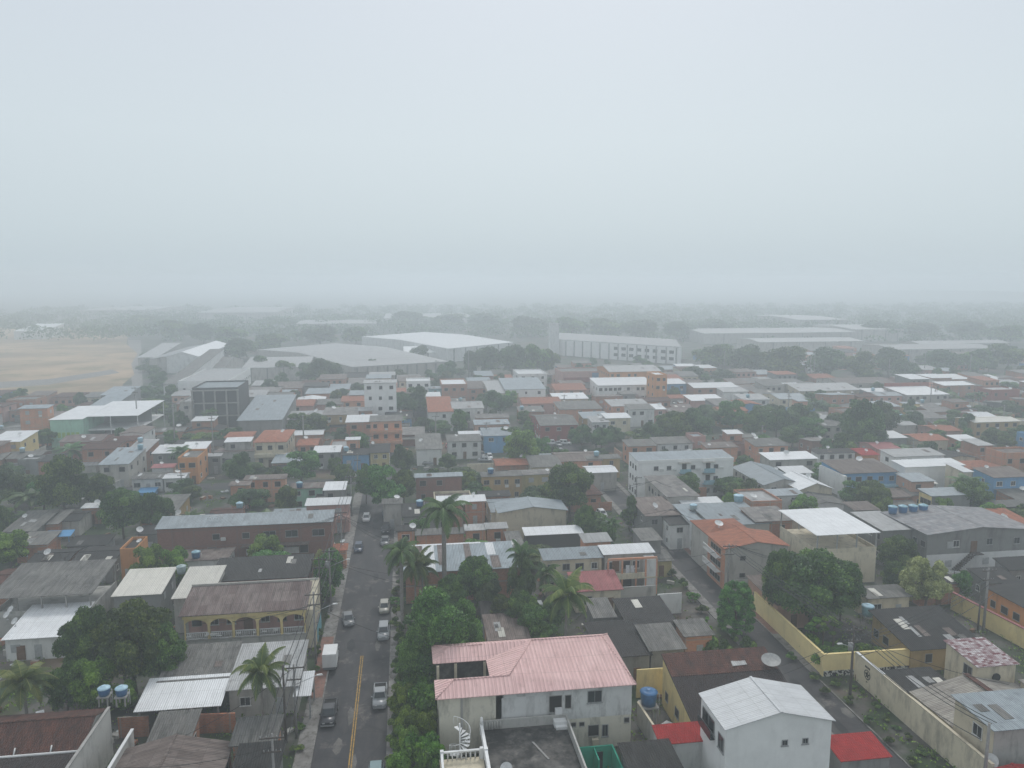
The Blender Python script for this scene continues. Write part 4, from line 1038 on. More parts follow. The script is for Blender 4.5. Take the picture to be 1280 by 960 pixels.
# ---------------------------------------------------------------- near left
r, w_, d_ = open_shed(-12, 113, 748, 706, 5.9, 'gr', 'open upper terrace under a long weathered grey roof above the white canopy', wall='w_D', rise=1.2, cols=5, wallh=3.1, land='the grey terrace roof')
i = house(6, 84, 799, 758, 3.1, 'W', 'wh', 'sb', nx=3, rise=.9, name='canopied_house', label='low white house under a broad white metal canopy left of the mango trees', land='the white canopy', styles='dsw')
put_window(i['root'], i['W'], i['D'], 'F', -2, 1.1, 1.1, 2.0, 'd')
for k_, (a, b) in enumerate(((9, 773), (14, 766), (19, 781))):
    x, y_ = P(a, b, 4.2); dish(x, y_, 4.0, .48, az=-.6, el=.8, extra='white satellite dish on the canopied house')
house(142, 200, 745, 713, 5.0, 'G', 'cr', 'sb', nx=1, rise=.9, label='grey house with a cream metal roof, just left of its cream-roofed twin', land='the left cream roof', ov=.3)
house(217, 262, 748, 710, 5.2, 'E', 'cr', 'sb', nx=1, rise=.9, label='narrow house with a cream metal roof, tight behind the arcaded yellow house', ov=.3)
x, y_ = P(227, 716, 5.6); water_tank(x, y_, 5.5, 'tankg', 'tankg', .7, 1.1, label='grey-green water tank between the two cream roofs')
i = house(262, 383, 727, 699, 4.6, 'M', 'dk', 'sb', nx=3, rise=.6, label='house with a wide black roof patched by two clear sheets, behind the arcaded house', patches=3)
i = house(196, 414, 661, 647, 6.4, 'M', 'bl', 'sb', nx=0, rise=.7, nowin=True, name='long_brick_building', label='long two-storey maroon brick building with blue-grey roof', cat='building', land='the long brick building')
W_, D_ = i['W'], i['D']; rr = i['root']
def ux(px, x1=196, x2=414): return -W_/2+W_*(px-x1)/(x2-x1)
for px in (268, 305): put_window(rr, W_, D_, 'F', ux(px), 4.5, 1.2, 1.0, 'h')
for px in (335, 363, 397): put_window(rr, W_, D_, 'F', ux(px), 4.5, 2.2, 1.3, 'g')
ac_unit(rr, W_, D_, 'F', ux(277), 4.1)
for px in (262, 312, 333, 350, 378): put_window(rr, W_, D_, 'F', ux(px), 1.7, 1.4, 1.7, 'h')
MB().box(ux(300), ux(385), -D_/2-1.5, -D_/2-.02, 2.75, 2.87).build('canopy', 'r_br', rr)
for px0, px1 in ((305, 322), (327, 340), (352, 372)):
    m = MB().box(ux(px0), ux(px1), -D_/2-.45, -D_/2-.35, .9, 2.1); m.build('hung_tarp', 'tarp' if px0 == 327 else 'w_W', rr)
m = MB(); [m.tube((ux(255+k_*3), 0, 7.1), (ux(255+k_*3), 0, 7.7), .05, n=6) for k_ in range(7)]; m.box(ux(254), ux(275), -.05, .05, 7.7, 7.78); m.build('roof_rail', 'white', rr)
house(20, 58, 682, 664, 3.2, 'B', 'gr', 'sb', nx=2, label='small brick house with sagging grey roof near the blue tarpaulin')
house(36, 84, 703, 688, 3.0, 'B', 'dk', 'gx', nx=2); house(88, 140, 706, 684, 3.3, 'G', 'dk', 'gx', nx=2); house(84, 132, 683, 668, 3.0, 'G', 'dk', 'sb', nx=2)
house(-25, 30, 737, 712, 3.0, 'B', 'ot', 'gx', nx=2, label='low brick house with old red-brown tile roof, half hidden left of the grey terrace roof')
x, y_ = P(72, 668, 3.3); m = MB(); m.hexa([(-2.7, -1.2, 3.2), (2.7, -1.2, 3.2), (2.5, 1.5, 3.6), (-2.2, 1.5, 3.6)], [(-2.7, -1.2, 3.24), (2.7, -1.2, 3.24), (2.5, 1.5, 3.64), (-2.2, 1.5, 3.64)])
for sx in (-2.3, 2.3):
    for sy in (-1, 1.3): m.tube((sx, sy, 0), (sx, sy, 3.25+(sy > 0)*.3), .05, n=6)
o = m.build('tarpaulin_shelter', 'tarp', None, (x, y_, 0)); tag(o, 'bright blue tarpaulin shelter among the dark roofs at left', 'shelter')
i = house(150, 170, 690, 675, 5.6, 'A', 'dk', 'fl', nx=1, name='house', label='narrow ochre tower-like house above a grey door, left of the bright green tree', nowin=True)
put_window(i['root'], i['W'], i['D'], 'F', 0, 1.5, 1.3, 2.6, 's')
house(172, 200, 668, 655, 3.5, 'G', 'dk', 'sb', nx=1); house(212, 262, 650, 641, 3.2, 'B', 'dk', 'sb', nx=2, label=None); house(262, 300, 645, 636, 3.0, 'B', 'ot', 'gx', nx=2)
# lower left
i = house(200, 284, 852, 809, 3.4, 'G', 'gr', 'sb', nx=2, rise=.8, label='low house with dark grey sheet roof behind the silver canopy', patches=1)
open_shed(172, 273, 888, 851, 2.9, 'wh', 'silver corrugated canopy in front of the dark grey sheet roof', rise=.7, cols=4, posts='metal')
house(286, 371, 862, 807, 3.3, 'E', 'lt', 'sb', nx=2, rise=.9, label='low house with light grey metal roof beside the coconut palm', land='the light grey roof', patches=1)
open_shed(367, 388, 871, 841, 2.9, 'wh', 'small tilted white metal awning at the kerb', rise=.7, cols=2, posts='metal', ov=.1)
house(188, 236, 926, 893, 3.0, 'B', 'gr', 'sb', nx=1, rise=.6, label='grey lean-to roof between the brick walls', patches=0)
house(291, 343, 931, 900, 3.7, 'B', 'gr', 'sb', nx=1, rise=.4, label='pale brown sheet roof beside the street poles, behind the black roof', patches=0)
house(286, 340, 990, 933, 3.2, 'G', 'dk', 'sb', nx=1, rise=.6, label='black sheet roof speckled white at the bottom beside the street poles', patches=0)
xa, ya = P(150, 942, 3.0); xb, yb_ = P(288, 930, 3.0)
house(0, 0, 0, 0, 3.0, 'B', 'br', 'gy', world=(xa, xb, 56, (ya+yb_)/2), rise=1.25, label='brown-grey ridged sheet roof running out of the picture at the bottom', patches=0)
xa, ya = P(102, 937, 4.6); xl = -75.
bl_y1 = solY(885, xa, 5.9)
house(0, 0, 0, 0, 4.6, 'D', 'ot', 'gx', world=(xl, xa, ya, bl_y1+2), rise=1.3, label='wide house with mossy red-brown tile roof behind a white gutter at bottom left', land='the mossy tile roof', ov=.1)
gm = MB(); gm.tube((xl, ya-.25, 4.62), (xa, ya-.25, 4.62), .12, n=8)
for kx in (-5, -11, -17): gm.tube((xa+kx*.55, ya-.2, 4.7), (xa+kx*.55, ya+.2, 5.2), .07, n=6)
o = gm.build('gutter', 'white', None, (0, 0, 0)); tag(o, 'long white gutter pipe along the mossy tile roof', 'gutter')
house(0, 0, 0, 0, 4.0, 'D', 'kt', 'sb', world=(xl, xa-.3, 48, ya-.6), rise=.5, label='blackish tile roof below the white gutter at bottom left', patches=0, ov=.0)
boundary_wall([(xa+.4, 48), (xa+.4, bl_y1+1)], 5.4, 'w_D', 'tall stained white wall beside the mossy tile roof', cap='conc', t=.2)
boundary_wall([(xa+3.3, 52), (xa+3.3, bl_y1-1)], 3.9, 'w_D', 'lower stained wall with a white coping rail, right of the taller one', cap='white', t=.2)
x, y_ = P(124, 890, 5.4)
for px, lb in ((127, 'left blue water tank with white lid above the mossy tile roof'), (149, 'right blue water tank with white lid above the mossy tile roof')):
    x, y_ = P(px, 875, 5.2); water_tank(x, y_+.8, 4.2, 'tankb', 'tanklid', .62, .8, stand=1.1, label=lb)
pa, pb = P(150, 922), P(188, 920); boundary_wall([pa, pb], 2.4, 'w_B', 'short brick yard wall left of the grey lean-to')
pa, pb = P(240, 917), P(296, 915); boundary_wall([pa, pb], 2.3, 'w_B', 'brick yard wall right of the grey lean-to')

# ---------------------------------------------------------------- centre
i = house(507, 646, 716, 684, 5.0, 'B', 'bl', 'sb', nx=4, rise=.9, label='long shed with wide blue, white and brown striped metal roof', cat='warehouse', name='shed', land='the striped metal roof', patches=0, nowin=True)
rr, W_, D_ = i['root'], i['W'], i['D']; s_ = i['rise']/D_
for a, b, v0_, v1_, mt in ((.0, .075, .0, 1, 'r_wh'), (.16, .27, 0, 1, 'r_wh'), (.10, .155, .0, 1, 'r_br'), (.3, .37, .2, 1, 'r_rb'), (.55, .61, .3, 1, 'r_br'), (.76, .84, .5, 1, 'r_wh'), (.78, .86, .0, .46, 'r_br'), (0, .72, .985, 1.05, 'r_wh')):
    m = MB(); ya, yb_ = -D_/2+D_*v0_, -D_/2+D_*v1_; za, zb = i['h']+.10+s_*(D_*v0_), i['h']+.10+s_*(D_*v1_); m.extr([(ya, za), (yb_, zb), (yb_, zb+.03), (ya, za+.03)], 'x', -W_/2+a*W_, -W_/2+b*W_); m.build('metal_strip', mt, i['roof'])
house(521, 579, 669, 661, 5.0, 'O', 'gr', 'sb', nx=0, ns=0); house(583, 607, 663, 655, 5.4, 'O', 'lt', 'sb', nx=1); house(609, 633, 661, 652, 5.6, 'O', 'lt', 'sb', nx=1)
i = house(497, 518, 664, 656, 5.2, 'O', 'dk', 'sb', nx=1, label='narrow orange brick house with shutter left of the royal palm')
house(504, 561, 646, 629, 4.0, 'G', 'dk', 'sb', nx=5, styles='h', door=False); house(479, 501, 630, 621, 5.2, 'E', 'gr', 'sb', nx=1)
house(549, 579, 631, 619, 4.8, 'B', 'wh', 'sb', nx=1, ov=.6); house(581, 606, 627, 617, 5.0, 'B', 'wh', 'sb', nx=1)
house(520, 577, 597, 591, 6.0, 'M', 'bl', 'sb', nx=3, land='the brick house past the road end', label='two-storey brick house with blue-grey roof edge behind the palm')
house(624, 708, 641, 629, 5.4, 'C', 'bl', 'gy', nx=0, nowin=True, label='wide cream gable wall under a blue-grey roof', land='the cream gable'); house(658, 727, 669, 657, 4.4, 'K', 'wh', 'sb', nx=2, nowin=True, label='dark-walled shed under a clean white metal roof', cat='shed', name='shed')
i = house(681, 752, 700, 684, 5.9, 'C', 'bl', 'sb', nx=4, fl=2, door=False, styles='wg', label='two-storey cream house with row of windows under blue-grey roof', land='the cream two-storey house')
rr, W_, D_ = i['root'], i['W'], i['D']; m = MB().box(-W_/2, W_/2, -D_/2-1.3, -D_/2-.02, 2.8, 2.95)
for k_ in range(12): m.tube((-W_/2+W_*k_/11, -D_/2-1.25, 2.95), (-W_/2+W_*k_/11, -D_/2-1.25, 3.85), .03, n=5)
m.box(-W_/2, W_/2, -D_/2-1.28, -D_/2-1.22, 3.85, 3.92); m.build('walkway', 'frameg', rr)
i = house(756, 816, 693, 679, 6.2, 'E', 'wh', 'sb', nx=2, nowin=True, label='pale two-storey house with open laundry balcony under a white roof', land='the laundry balcony house')
rr, W_, D_ = i['root'], i['W'], i['D']; a, b = W_/2, D_/2
m = MB(); m.box(-a, a, -b-2.2, -b-.02, 2.75, 2.95); m.box(-a, a*.5, -b-2.2, -b-2.05, 2.95, 3.7); m.build('balcony', 'w_C', rr)
m = MB()
for kx in (-1, -.42, .15, .55, 1): m.box(a*kx-.12, a*kx+.12, -b-2.18, -b-1.94, 0, 6.0)
m.box(-a, a, -b-2.2, -b-2.0, 5.9, 6.25); m.build('pillar', 'w_O', rr)
m = MB(); m.box(a*.5, a, -b-2.1, -b-.03, 0, 2.7); m.box(a*.58, a, -b-2.1, -b-.03, 2.96, 5.8); m.build('stair_block', 'w_W', rr)
for kx, st in ((-.8, 'w'), (-.55, 'd'), (-.1, 'h'), (.3, 'w')): put_window(rr, W_, D_, 'F', a*kx, 4.3, 1.2, 1.3 if st != 'd' else 2.1, st)
for kx in (-.7, -.1): put_window(rr, W_, D_, 'F', a*kx, 1.4, 1.8, 1.6, 'h')
m = MB().box(-a*.25, -a*.1, -b-1.8, -b-1.75, 3.3, 4.9).box(-a*.05, a*.1, -b-1.8, -b-1.75, 3.6, 4.8); m.build('laundry', 'cloth', rr)
house(720, 776, 739, 717, 3.4, 'C', 'rd', 'sb', nx=2, rise=.9, label='low house with faded red roof in front of the cream two-storey house', land='the faded red roof')
house(744, 768, 772, 747, 3.5, 'G', 'gr', 'sb', nx=1, nowin=True, patches=0); house(787, 845, 783, 750, 3.5, 'G', 'dk', 'sb', nx=2, rise=.5, patches=1, label='low house under a black roof, right of the small grey lean-to')
house(752, 812, 822, 780, 3.7, 'G', 'dk', 'sb', nx=2, rise=.5, patches=0, label='broad black roof right behind the pink-roofed house'); house(814, 855, 813, 783, 4.0, 'G', 'gr', 'sb', nx=1, rise=.5, patches=0, label='smooth dark grey roof with a white edge rail, beside the broad black roof', land='the smooth grey roof')
house(857, 890, 795, 777, 3.4, 'O', 'gr', 'sb', nx=1, rise=.3, label='small orange brick outhouse near the clipped cone tree', patches=0)
boundary_wall([P(772, 755), P(820, 752)], 2.6, 'w_E', 'long pale yard wall above the black roofs', cap='conc'); boundary_wall([P(822, 768), P(852, 766)], 3.2, 'w_W', 'clean white wall at the side street, left of the road')
house(612, 660, 800, 770, 3.2, 'B', 'br', 'sb', nx=1, rise=.4, label='low brown-grey roof hidden behind the pink-roofed house'); house(605, 650, 772, 750, 3.2, 'G', 'dk', 'sb', nx=1)
house(640, 656, 690, 655, 4.4, 'M', 'gr', 'sb', nx=1, Dmax=8)
# yellow house with stained tile roof, white gabled house
i = house(868, 1008, 907, 820, 3.4, 'Y', 'kt', 'sb', rise=2.6, nx=3, ns=3, styles='h', label='low yellow-walled house under a wide black-stained tile roof', land='the black-stained tile roof', ov=.2)
rr, W_, D_ = i['root'], i['W'], i['D']
m = MB(); ss_ = 2.6/D_; ya, yb_ = -D_/2+D_*.66, D_/2+.2; hh_ = i['h']; m.extr([(ya, hh_+.1+ss_*(ya+D_/2)), (yb_, hh_+.1+ss_*(yb_+D_/2)), (yb_, hh_+.16+ss_*(yb_+D_/2)), (ya, hh_+.16+ss_*(ya+D_/2))], 'x', -W_/2-.15, W_/2+.1); m.build('upper_tile_band', 'r_ot', i['roof'])
x, y_ = P(961, 826, 5.9); dish(x, y_-.5, 5.4, 1.1, az=-.5, el=.28, mast=.7, label='large mesh satellite dish on the black-stained tile roof')
for c_ in KIDS[[o for o in COL.objects if o.get('label', '').startswith('large mesh')][0].name]:
    if c_.name.startswith('reflector'): c_.data.materials[0] = M['meshdish']
m = MB(); q = [(0, 0, 0), (1.8, .1, .02), (1.9, 1.6, .24), (.2, 1.5, .24)]; m.hexa([(a_, b_, c_+.02) for a_, b_, c_ in q], [(a_, b_, c_+.06) for a_, b_, c_ in q]); m.build('roof_light', 'r_lt', rr, (1.2, D_*.24, i['h']+2.6*.74+.19))
boundary_wall([P(796, 872), P(836, 869)], 3.6, 'w_Y', 'yellow wall behind the blue water tank'); 
x, y_ = P(810, 905); water_tank(x, y_, 0, 'tankb', 'tankb', .95, 1.5, stand=2.4, label='dark blue water tank on a stand right of the pink-roofed house')
i = house(908, 1040, 911, 868, 7.8, 'w_F', 'wh', 'gy', nx=0, rise=1.3, nowin=True, label='tall blank white gabled house with white metal roof', land='the white gabled house', ov=.25)
rr, W_, D_ = i['root'], i['W'], i['D']
put_window(rr, W_, D_, 'F', .6, 6.0, .6, .6, 'g'); put_window(rr, W_, D_, 'F', 2.7, 6.0, .6, .6, 'g'); ac_unit(rr, W_, D_, 'F', 2.3, 2.3); ac_unit(rr, W_, D_, 'F', 5.5, 2.4)
put_window(rr, W_, D_, 'L', -D_/2+1.0, 5.9, 1.3, 1.6, 'g'); put_window(rr, W_, D_, 'L', D_/2-2.0, 6.3, 3.0, 1.5, 'g')
MB().box(-W_/2-.5, -W_/2-.03, D_/2-3.6, D_/2-.4, 5.2, 5.3).box(-W_/2-.5, -W_/2-.44, D_/2-3.6, D_/2-.4, 5.3, 6.1).build('balcony', 'glass', rr)
house(826, 888, 930, 909, 3.1, 'W', 'rt', 'sb', nx=0, rise=.5, nowin=True, label='small bright red tile roof left of the white gabled house', ov=.2)
house(1052, 1112, 951, 922, 3.1, 'G', 'rt', 'sb', nx=0, rise=.4, nowin=True, label='bright red tile canopy right of the white gabled house', ov=.2)
house(801, 862, 990, 932, 3.0, 'G', 'dk', 'sb', nx=0, rise=.5, nowin=True, label='black roof at the bottom right of the green-walled room', patches=0)
m = MB()
for k_ in range(16):
    x, y_ = P(U(850, 885), U(930, 955)); s = U(.25, .7); m.box(x, x+s, y_, y_+s*.7, 0, U(.3, 1.4))
o = m.build('scrap_pile', 'w_G', None, (0, 0, 0)); tag(o, 'heap of grey scrap and old appliances below the small red tile roof', 'scrap', kind='stuff')
boundary_wall([P(797, 905), P(835, 965)], 2.6, 'w_D', 'narrow stained wall between the black roof and the small red tile roof', cap='w_C')

# ---------------------------------------------------------------- right side, near
YW = [(52.1, 104), (51.95, 84.4), P(1195, 834)]
boundary_wall(YW, 2.9, 'w_Q', 'long yellow compound wall turning the corner of the side street', t=.22, cap='w_Y')
LAND.append(('the yellow compound wall', 60, 92, ''))
dx, dy = YW[2][0]-YW[1][0], YW[2][1]-YW[1][1]; L = math.hypot(dx, dy); nx_, ny_ = dy/L, -dx/L
m = MB(); a0, b0 = (YW[1][0]+nx_*.13, YW[1][1]+ny_*.13), (YW[2][0]+nx_*.13, YW[2][1]+ny_*.13)
m.hexa([(a0[0], a0[1], 0), (a0[0]+nx_*.06, a0[1]+ny_*.06, 0), (b0[0]+nx_*.06, b0[1]+ny_*.06, 0), (b0[0], b0[1], 0)], [(a0[0], a0[1], .75), (a0[0]+nx_*.06, a0[1]+ny_*.06, .75), (b0[0]+nx_*.06, b0[1]+ny_*.06, .75), (b0[0], b0[1], .75)])
wall_root = bpy.data.objects['boundary_wall'] if 'boundary_wall' in bpy.data.objects else None
yr = [o for o in COL.objects if o.get('label', '').startswith('long yellow compound')][0]
o = m.build('mosaic_dado', 'mosaic', yr, (-yr.location.x, -yr.location.y, 0))
i = house(1140, 1226, 811, 765, 3.2, 'X', 'dk', 'sb', nx=2, rise=1.2, ns=4, styles='h', label='ochre bungalow with wide black roof inside the yellow compound wall', land='the black-roofed bungalow', patches=7, ov=.5)
x, y_ = P(1084, 770, 3.2); water_tank(x, y_, 2.0, 'tankl', 'tanklid', .8, 1.4, stand=1.3, label='light blue water tank beside the black-roofed bungalow')
x, y_ = P(1105, 745, 0)
house(1085, 1137, 748, 731, 3.3, 'C', 'gr', 'sb', nx=2)
i = house(1222, 1270, 833, 802, 5.2, 'C', 'mx', 'sb', nx=0, rise=.5, nowin=True, label='small cream house with maroon and white patchwork roof', land='the patchwork roof', ov=.3)
put_window(i['root'], i['W'], i['D'], 'L', -1.2, 4.0, 1.4, 1.3, 'g'); m = MB(); m.tube((0, -i['D']/2-.01, 3.7), (0, -i['D']/2-.16, 3.7), .5, n=16); m.build('wall_fan', 'dark', i['root'])
house(0, 0, 0, 0, 3.0, 'C', 'vz', 'gy', world=(56.9, 70, 64.0, 74.4), rise=1.5, nx=0, nowin=True, label='broad grey-brown vaulted sheet roof behind the cream street wall', land='the cream street wall', ov=.2, patches=0)
m = MB(); m.box(-.35, .35, -5.3, 5.3, 0, .05); m.build('ridge_strip', 'r_ot', [o for o in COL.objects if o.get('label', '').startswith('broad grey-brown vaulted')][0], (.2, 0, 4.80))
house(0, 0, 0, 0, 2.6, 'C', 'dk', 'sb', world=(56.6, 63, 75.0, 79.5), rise=.3, nx=0, nowin=True, label='low black lean-to behind the upper end of the cream street wall', ov=.1)
house(0, 0, 0, 0, 3.1, 'C', 'vz', 'sb', world=(70.3, 79, 63, 73.8), rise=.6, nx=0, nowin=True, label='brownish sheet roof right of the vaulted roof', ov=.2)
boundary_wall([(55.6, 83.2), (55.6, 60.5)], 3.5, 'w_C', 'long cream street wall with a round emblem near its upper end', cap='w_C', t=.24)
cw = [o for o in COL.objects if o.get('label', '').startswith('long cream street wall')][0]
m = MB()
# the round emblem (ring with a star-like knot) and the small lines of lettering over and under it, on the street face
ey = -2.6; ez = 1.95; ex = -.13
def disc_ring(r0, r1, n=24, z=ez):
    for k_ in range(n):
        a0, a1 = 2*PI*k_/n, 2*PI*(k_+1)/n
        q = [(ey+r*math.cos(a), z+r*math.sin(a)) for r, a in ((r0, a0), (r1, a0), (r1, a1), (r0, a1))]
        m.hexa([(ex, a, b) for a, b in q], [(ex-.02, a, b) for a, b in q])
disc_ring(.52, .62)
for k_ in range(5):
    a = PI/2+k_*4*PI/5; b = PI/2+(k_+1)*4*PI/5; p, q = (ey+.42*math.cos(a), ez+.42*math.sin(a)), (ey+.42*math.cos(b), ez+.42*math.sin(b)); m.tube((ex-.01, p[0], p[1]), (ex-.01, q[0], q[1]), .045, n=5)
for k_ in range(4): m.box(ex-.02, ex, ey+.42-k_*.26-.1, ey+.42-k_*.26+.08, ez+.8, ez+1.05)
m.box(ex-.02, ex, ey-.12, ey+.12, ez-.95, ez-.85)
m.build('emblem', 'dark', cw)
m = MB(); m.box(-.16, .16, -5.6, -.1, 3.61, 3.68); m.build('white_cap', 'white', cw)
i = house(1243, 1345, 912, 871, 6.2, 'C', 'bl', 'sb', nx=0, rise=.35, nowin=True, label='two-storey cream corner house with pale blue-grey roof, bottom right', land='the cream corner house', ov=.35)
rr, W_, D_ = i['root'], i['W'], i['D']
put_window(rr, W_, D_, 'L', -D_*.12, 4.9, 1.3, 1.3, 'w'); put_window(rr, W_, D_, 'L', -D_*.12, 1.6, 1.3, 1.5, 'w'); put_window(rr, W_, D_, 'L', D_*.42, 1.3, 1.2, 2.4, 'd')
MB().box(-W_/2+.02, W_/2, -D_/2-.03, -D_/2-.005, 0, 6.1).build('stained_front', 'w_D', rr)
dish(i['X0']-.35, (i['Y0']+i['Y1'])/2-3.1, 2.9, .7, az=-1.2, el=1.0, mast=.3, label='white satellite dish fixed to the cream corner house')
x, y_ = P(1262, 952, 3.2); house(1278, 1360, 1010, 968, 3.0, 'B', 'rt', 'gy', nx=0, rise=.5, nowin=True, label='orange-red tile roof at the bottom right corner')
# yellow and pink wall on the far right, orange house
xw, yw = P(1190, 762); xe, ye = P(1300, 815)
boundary_wall([(xw, yw), ((xw+xe)/2, ye)], 2.7, 'w_Y', 'yellow wall with pink coping in front of the orange house', cap='r_rd', t=.3)
house(1312, 1440, 775, 735, 4.4, 'A', 'dk', 'sl', rise=2.0, nx=2, ns=5, styles='h', label='orange house with dark roof at the right edge', land='the orange house', ov=.4, patches=1)
house(1236, 1275, 729, 712, 3.4, 'G', 'dk', 'sb', nx=2, rise=.6); house(1262, 1310, 712, 699, 3.6, 'G', 'dk', 'sb', nx=2, rise=.6); house(1150, 1200, 712+20, 716, 3.2, 'B', 'dk', 'sb', nx=1)
# terracotta-roofed house at the side street
i = house(907, 985, 686, 668, 6.9, 'E', 'tc', 'gy', nx=0, rise=.9, nowin=True, label='three-level pale house with terracotta tile roof and balconies to the side street', land='the terracotta-roofed house', ov=.3)
rr, W_, D_ = i['root'], i['W'], i['D']; put_window(rr, W_, D_, 'F', -W_*.22, 5.3, .9, .7, 'h'); put_window(rr, W_, D_, 'F', -W_*.22, 2.4, .9, .7, 'h')
MB().box(-W_/2-.03, -W_/2-.004, -D_/2, D_/2, 0, 6.8).build('brick_side', 'w_O', rr)
for z in (2.6, 5.0):
    m = MB().box(-W_/2-1.0, -W_/2-.04, -D_/2+1.5, D_/2-.2, z-.12, z)
    n = 14
    for k_ in range(n+1): yy = -D_/2+1.5+(D_-1.7)*k_/n; m.box(-W_/2-.98, -W_/2-.9, yy-.05, yy+.05, z, z+.75)
    m.box(-W_/2-1.0, -W_/2-.88, -D_/2+1.5, D_/2-.2, z+.75, z+.85); m.build('balcony', 'white', rr)
for f in (1.2, 3.6, 5.9):
    for k_ in range(4): put_window(rr, W_, D_, 'L', -D_/2+2.2+k_*(D_-3)/4, f, 1.0, .9, 'h')
house(0, 0, 0, 0, 6.7, 'E', 'tc', 'hp', world=(i['X0']+.2, i['X0']+8.0, i['Y1']+.5, i['Y1']+8), rise=1., nx=0, nowin=True, label='rear wing with terracotta tile roof, behind the terracotta-roofed house', ov=.3)
Ys = i['Y1']+8.3
house(0, 0, 0, 0, 5.4, 'W', 'bl', 'sb', world=(52.0, 58.5, Ys+.6, Ys+12), nx=1, ns=4, rise=.5, styles='wh', label='long white house with blue-grey roof along the side street, before the terracotta-roofed house')
house(0, 0, 0, 0, 3.6, 'S', 'br', 'sb', world=(52.4, 57.5, 97.5, 107), nx=1, ns=2, rise=.4, label='salmon house with white gate, behind the yellow compound wall')
# row along the side street
def hX(X0, X1, yf, yb, h, *a, **k): return house(0, 0, 0, 0, h, *a, world=(X0, X1, solY(yf, X0, h), solY(yb, X0, h)), **k)
hX(52.2, 58.6, 622, 599, 6.3, 'E', 'tl', 'sb', nx=1, ns=7, rise=.4, styles='hw', label='long street row with patchy sheet roof and upper gallery, left of the white balconied block', land='the long street row')
house(808, 850, 645, 623, 5.4, 'G', 'br', 'sb', nx=2, rise=.5); i = house(838, 864, 656, 641, 4.8, 'W', 'dk', 'sb', nx=1, rise=.4, ns=2, label='white house with garage doors and solar dishes under a black roof')
house(857, 905, 633, 621, 5.2, 'W', 'wh', 'sb', nx=2); house(893, 962, 657, 631, 6.0, 'E', 'bl', 'sb', nx=3, rise=.5, label='pale house with a very wide blue-grey roof beside a light blue tank', land='the wide blue-grey roof', patches=2)
house(945, 990, 652, 634, 6.3, 'B', 'tl', 'sb', nx=2); x, y_ = P(923, 628, 6.3); water_tank(x, y_, 6.1, 'tankl', 'tanklid', .95, 1.6, label='light blue water tank on the wide blue-grey roof')
# white balconied block
i = house(797, 917, 577, 566, 8.7, 'w_F', 'bl', 'sb', nx=0, rise=.5, nowin=True, name='apartment_block', cat='building', label='white three-storey apartment block with pale blue balconies', land='the white balconied block', ov=.1)
rr, W_, D_ = i['root'], i['W'], i['D']
for f in (1.3, 4.2, 7.0):
    for k_, px in enumerate((820, 836, 855, 866, 885, 895)):
        u = -W_/2+W_*(px-797)/120
        if f > 2 and px in (855, 885):
            put_window(rr, W_, D_, 'F', u, f-.1, 1.0, 1.9, 'h')
            m = MB().box(u-1.3, u+1.3, -D_/2-1.1, -D_/2-.02, f-1.25, f-1.12).box(u-1.3, u+1.3, -D_/2-1.1, -D_/2-1.02, f-1.12, f-.2); m.build('balcony', 'tankl', rr)
            MB().box(u-1.5, u+1.5, -D_/2-.9, -D_/2-.02, f+1.15, f+1.25).build('canopy', 'w_E', rr)
        else: put_window(rr, W_, D_, 'F', u, f, 1.1, 1.0, 'g')
        if k_ in (0, 1, 3, 5): ac_unit(rr, W_, D_, 'F', u+1.3, f-.4)
    for k_ in range(3): put_window(rr, W_, D_, 'L', -D_/2+D_*(k_+.6)/3.4, f, .8, 1.0, 'h')
MB().box(-W_/2-.02, W_/2+.02, -D_/2-.14, -D_/2-.01, 8.3, 9.0).build('parapet', 'w_F', rr)
house(737, 771, 591, 583, 4.5, 'E', 'wh', 'gx', nx=1); house(700, 752, 577, 566, 4.8, 'O', 'br', 'gx', nx=2); house(665, 702, 584, 570, 4.6, 'C', 'gr', 'sb', nx=2); house(735, 775, 574, 567, 5, 'X', 'gr', 'sb', nx=2)
# raised white roof over a terrace
X0, Y0 = P(1022, 669, 8.6); X1 = solX(1097, Y0, 8.6); Y1 = solY(638, X0, 9.0)
open_shed(0, 0, 0, 0, 8.6, 'wh', 'raised white metal roof on posts over an open terrace above a cream house', world=(X0, X1, Y0, Y1), wall='w_C', rise=.3, cols=4, wallh=5.4, land='the raised white roof', posts='metal', name='terrace_house', cat='house')
m = MB()
# grey two-storey building with outside stair
i = house(1160, 1292, 668, 641, 6.7, 'G', 'mg', 'gy', nx=0, rise=.9, nowin=True, name='grey_building', cat='building', label='two-storey grey building with outside stair and white lower walls', land='the grey stair building', ov=.4)
rr, W_, D_ = i['root'], i['W'], i['D']; a, b = W_/2, D_/2
MB().box(-a+.02, a, -b-.06, -b-.01, 0, 3.1).build('white_lower_wall', 'white', rr)
for px, st, z in ((1188, 's', 4.7), (1195, 'w', 4.9), (1217, 'd', 4.2), (1236, 'g', 5.0), (1187, 's', 1.4), (1233, 's', 1.5), (1258, 's', 1.5), (1270, 'g', 4.9)):
    put_window(rr, W_, D_-(-.12 if z < 3 else 0), 'F', -a+W_*(px-1160)/130, z, 1.2, 2.0 if st == 'd' else 1.2, st)
for z in (1.6, 4.8):
    for k_ in range(6): put_window(rr, W_, D_, 'L', -b+D_*(k_+.5)/6, z, 1.1, 1.0, random.choice('ghw'))
m = MB(); n = 12; ux0, ux1 = -a+W_*(1214-1160)/130, -a+W_*(1190-1160)/130
for k_ in range(n): x = ux0+(ux1-ux0)*k_/n; m.box(min(x, x+(ux1-ux0)/n), max(x, x+(ux1-ux0)/n), -b-1.15, -b-.1, 3.2-3.2*(k_+1)/n-.0, 3.2-3.2*k_/n)
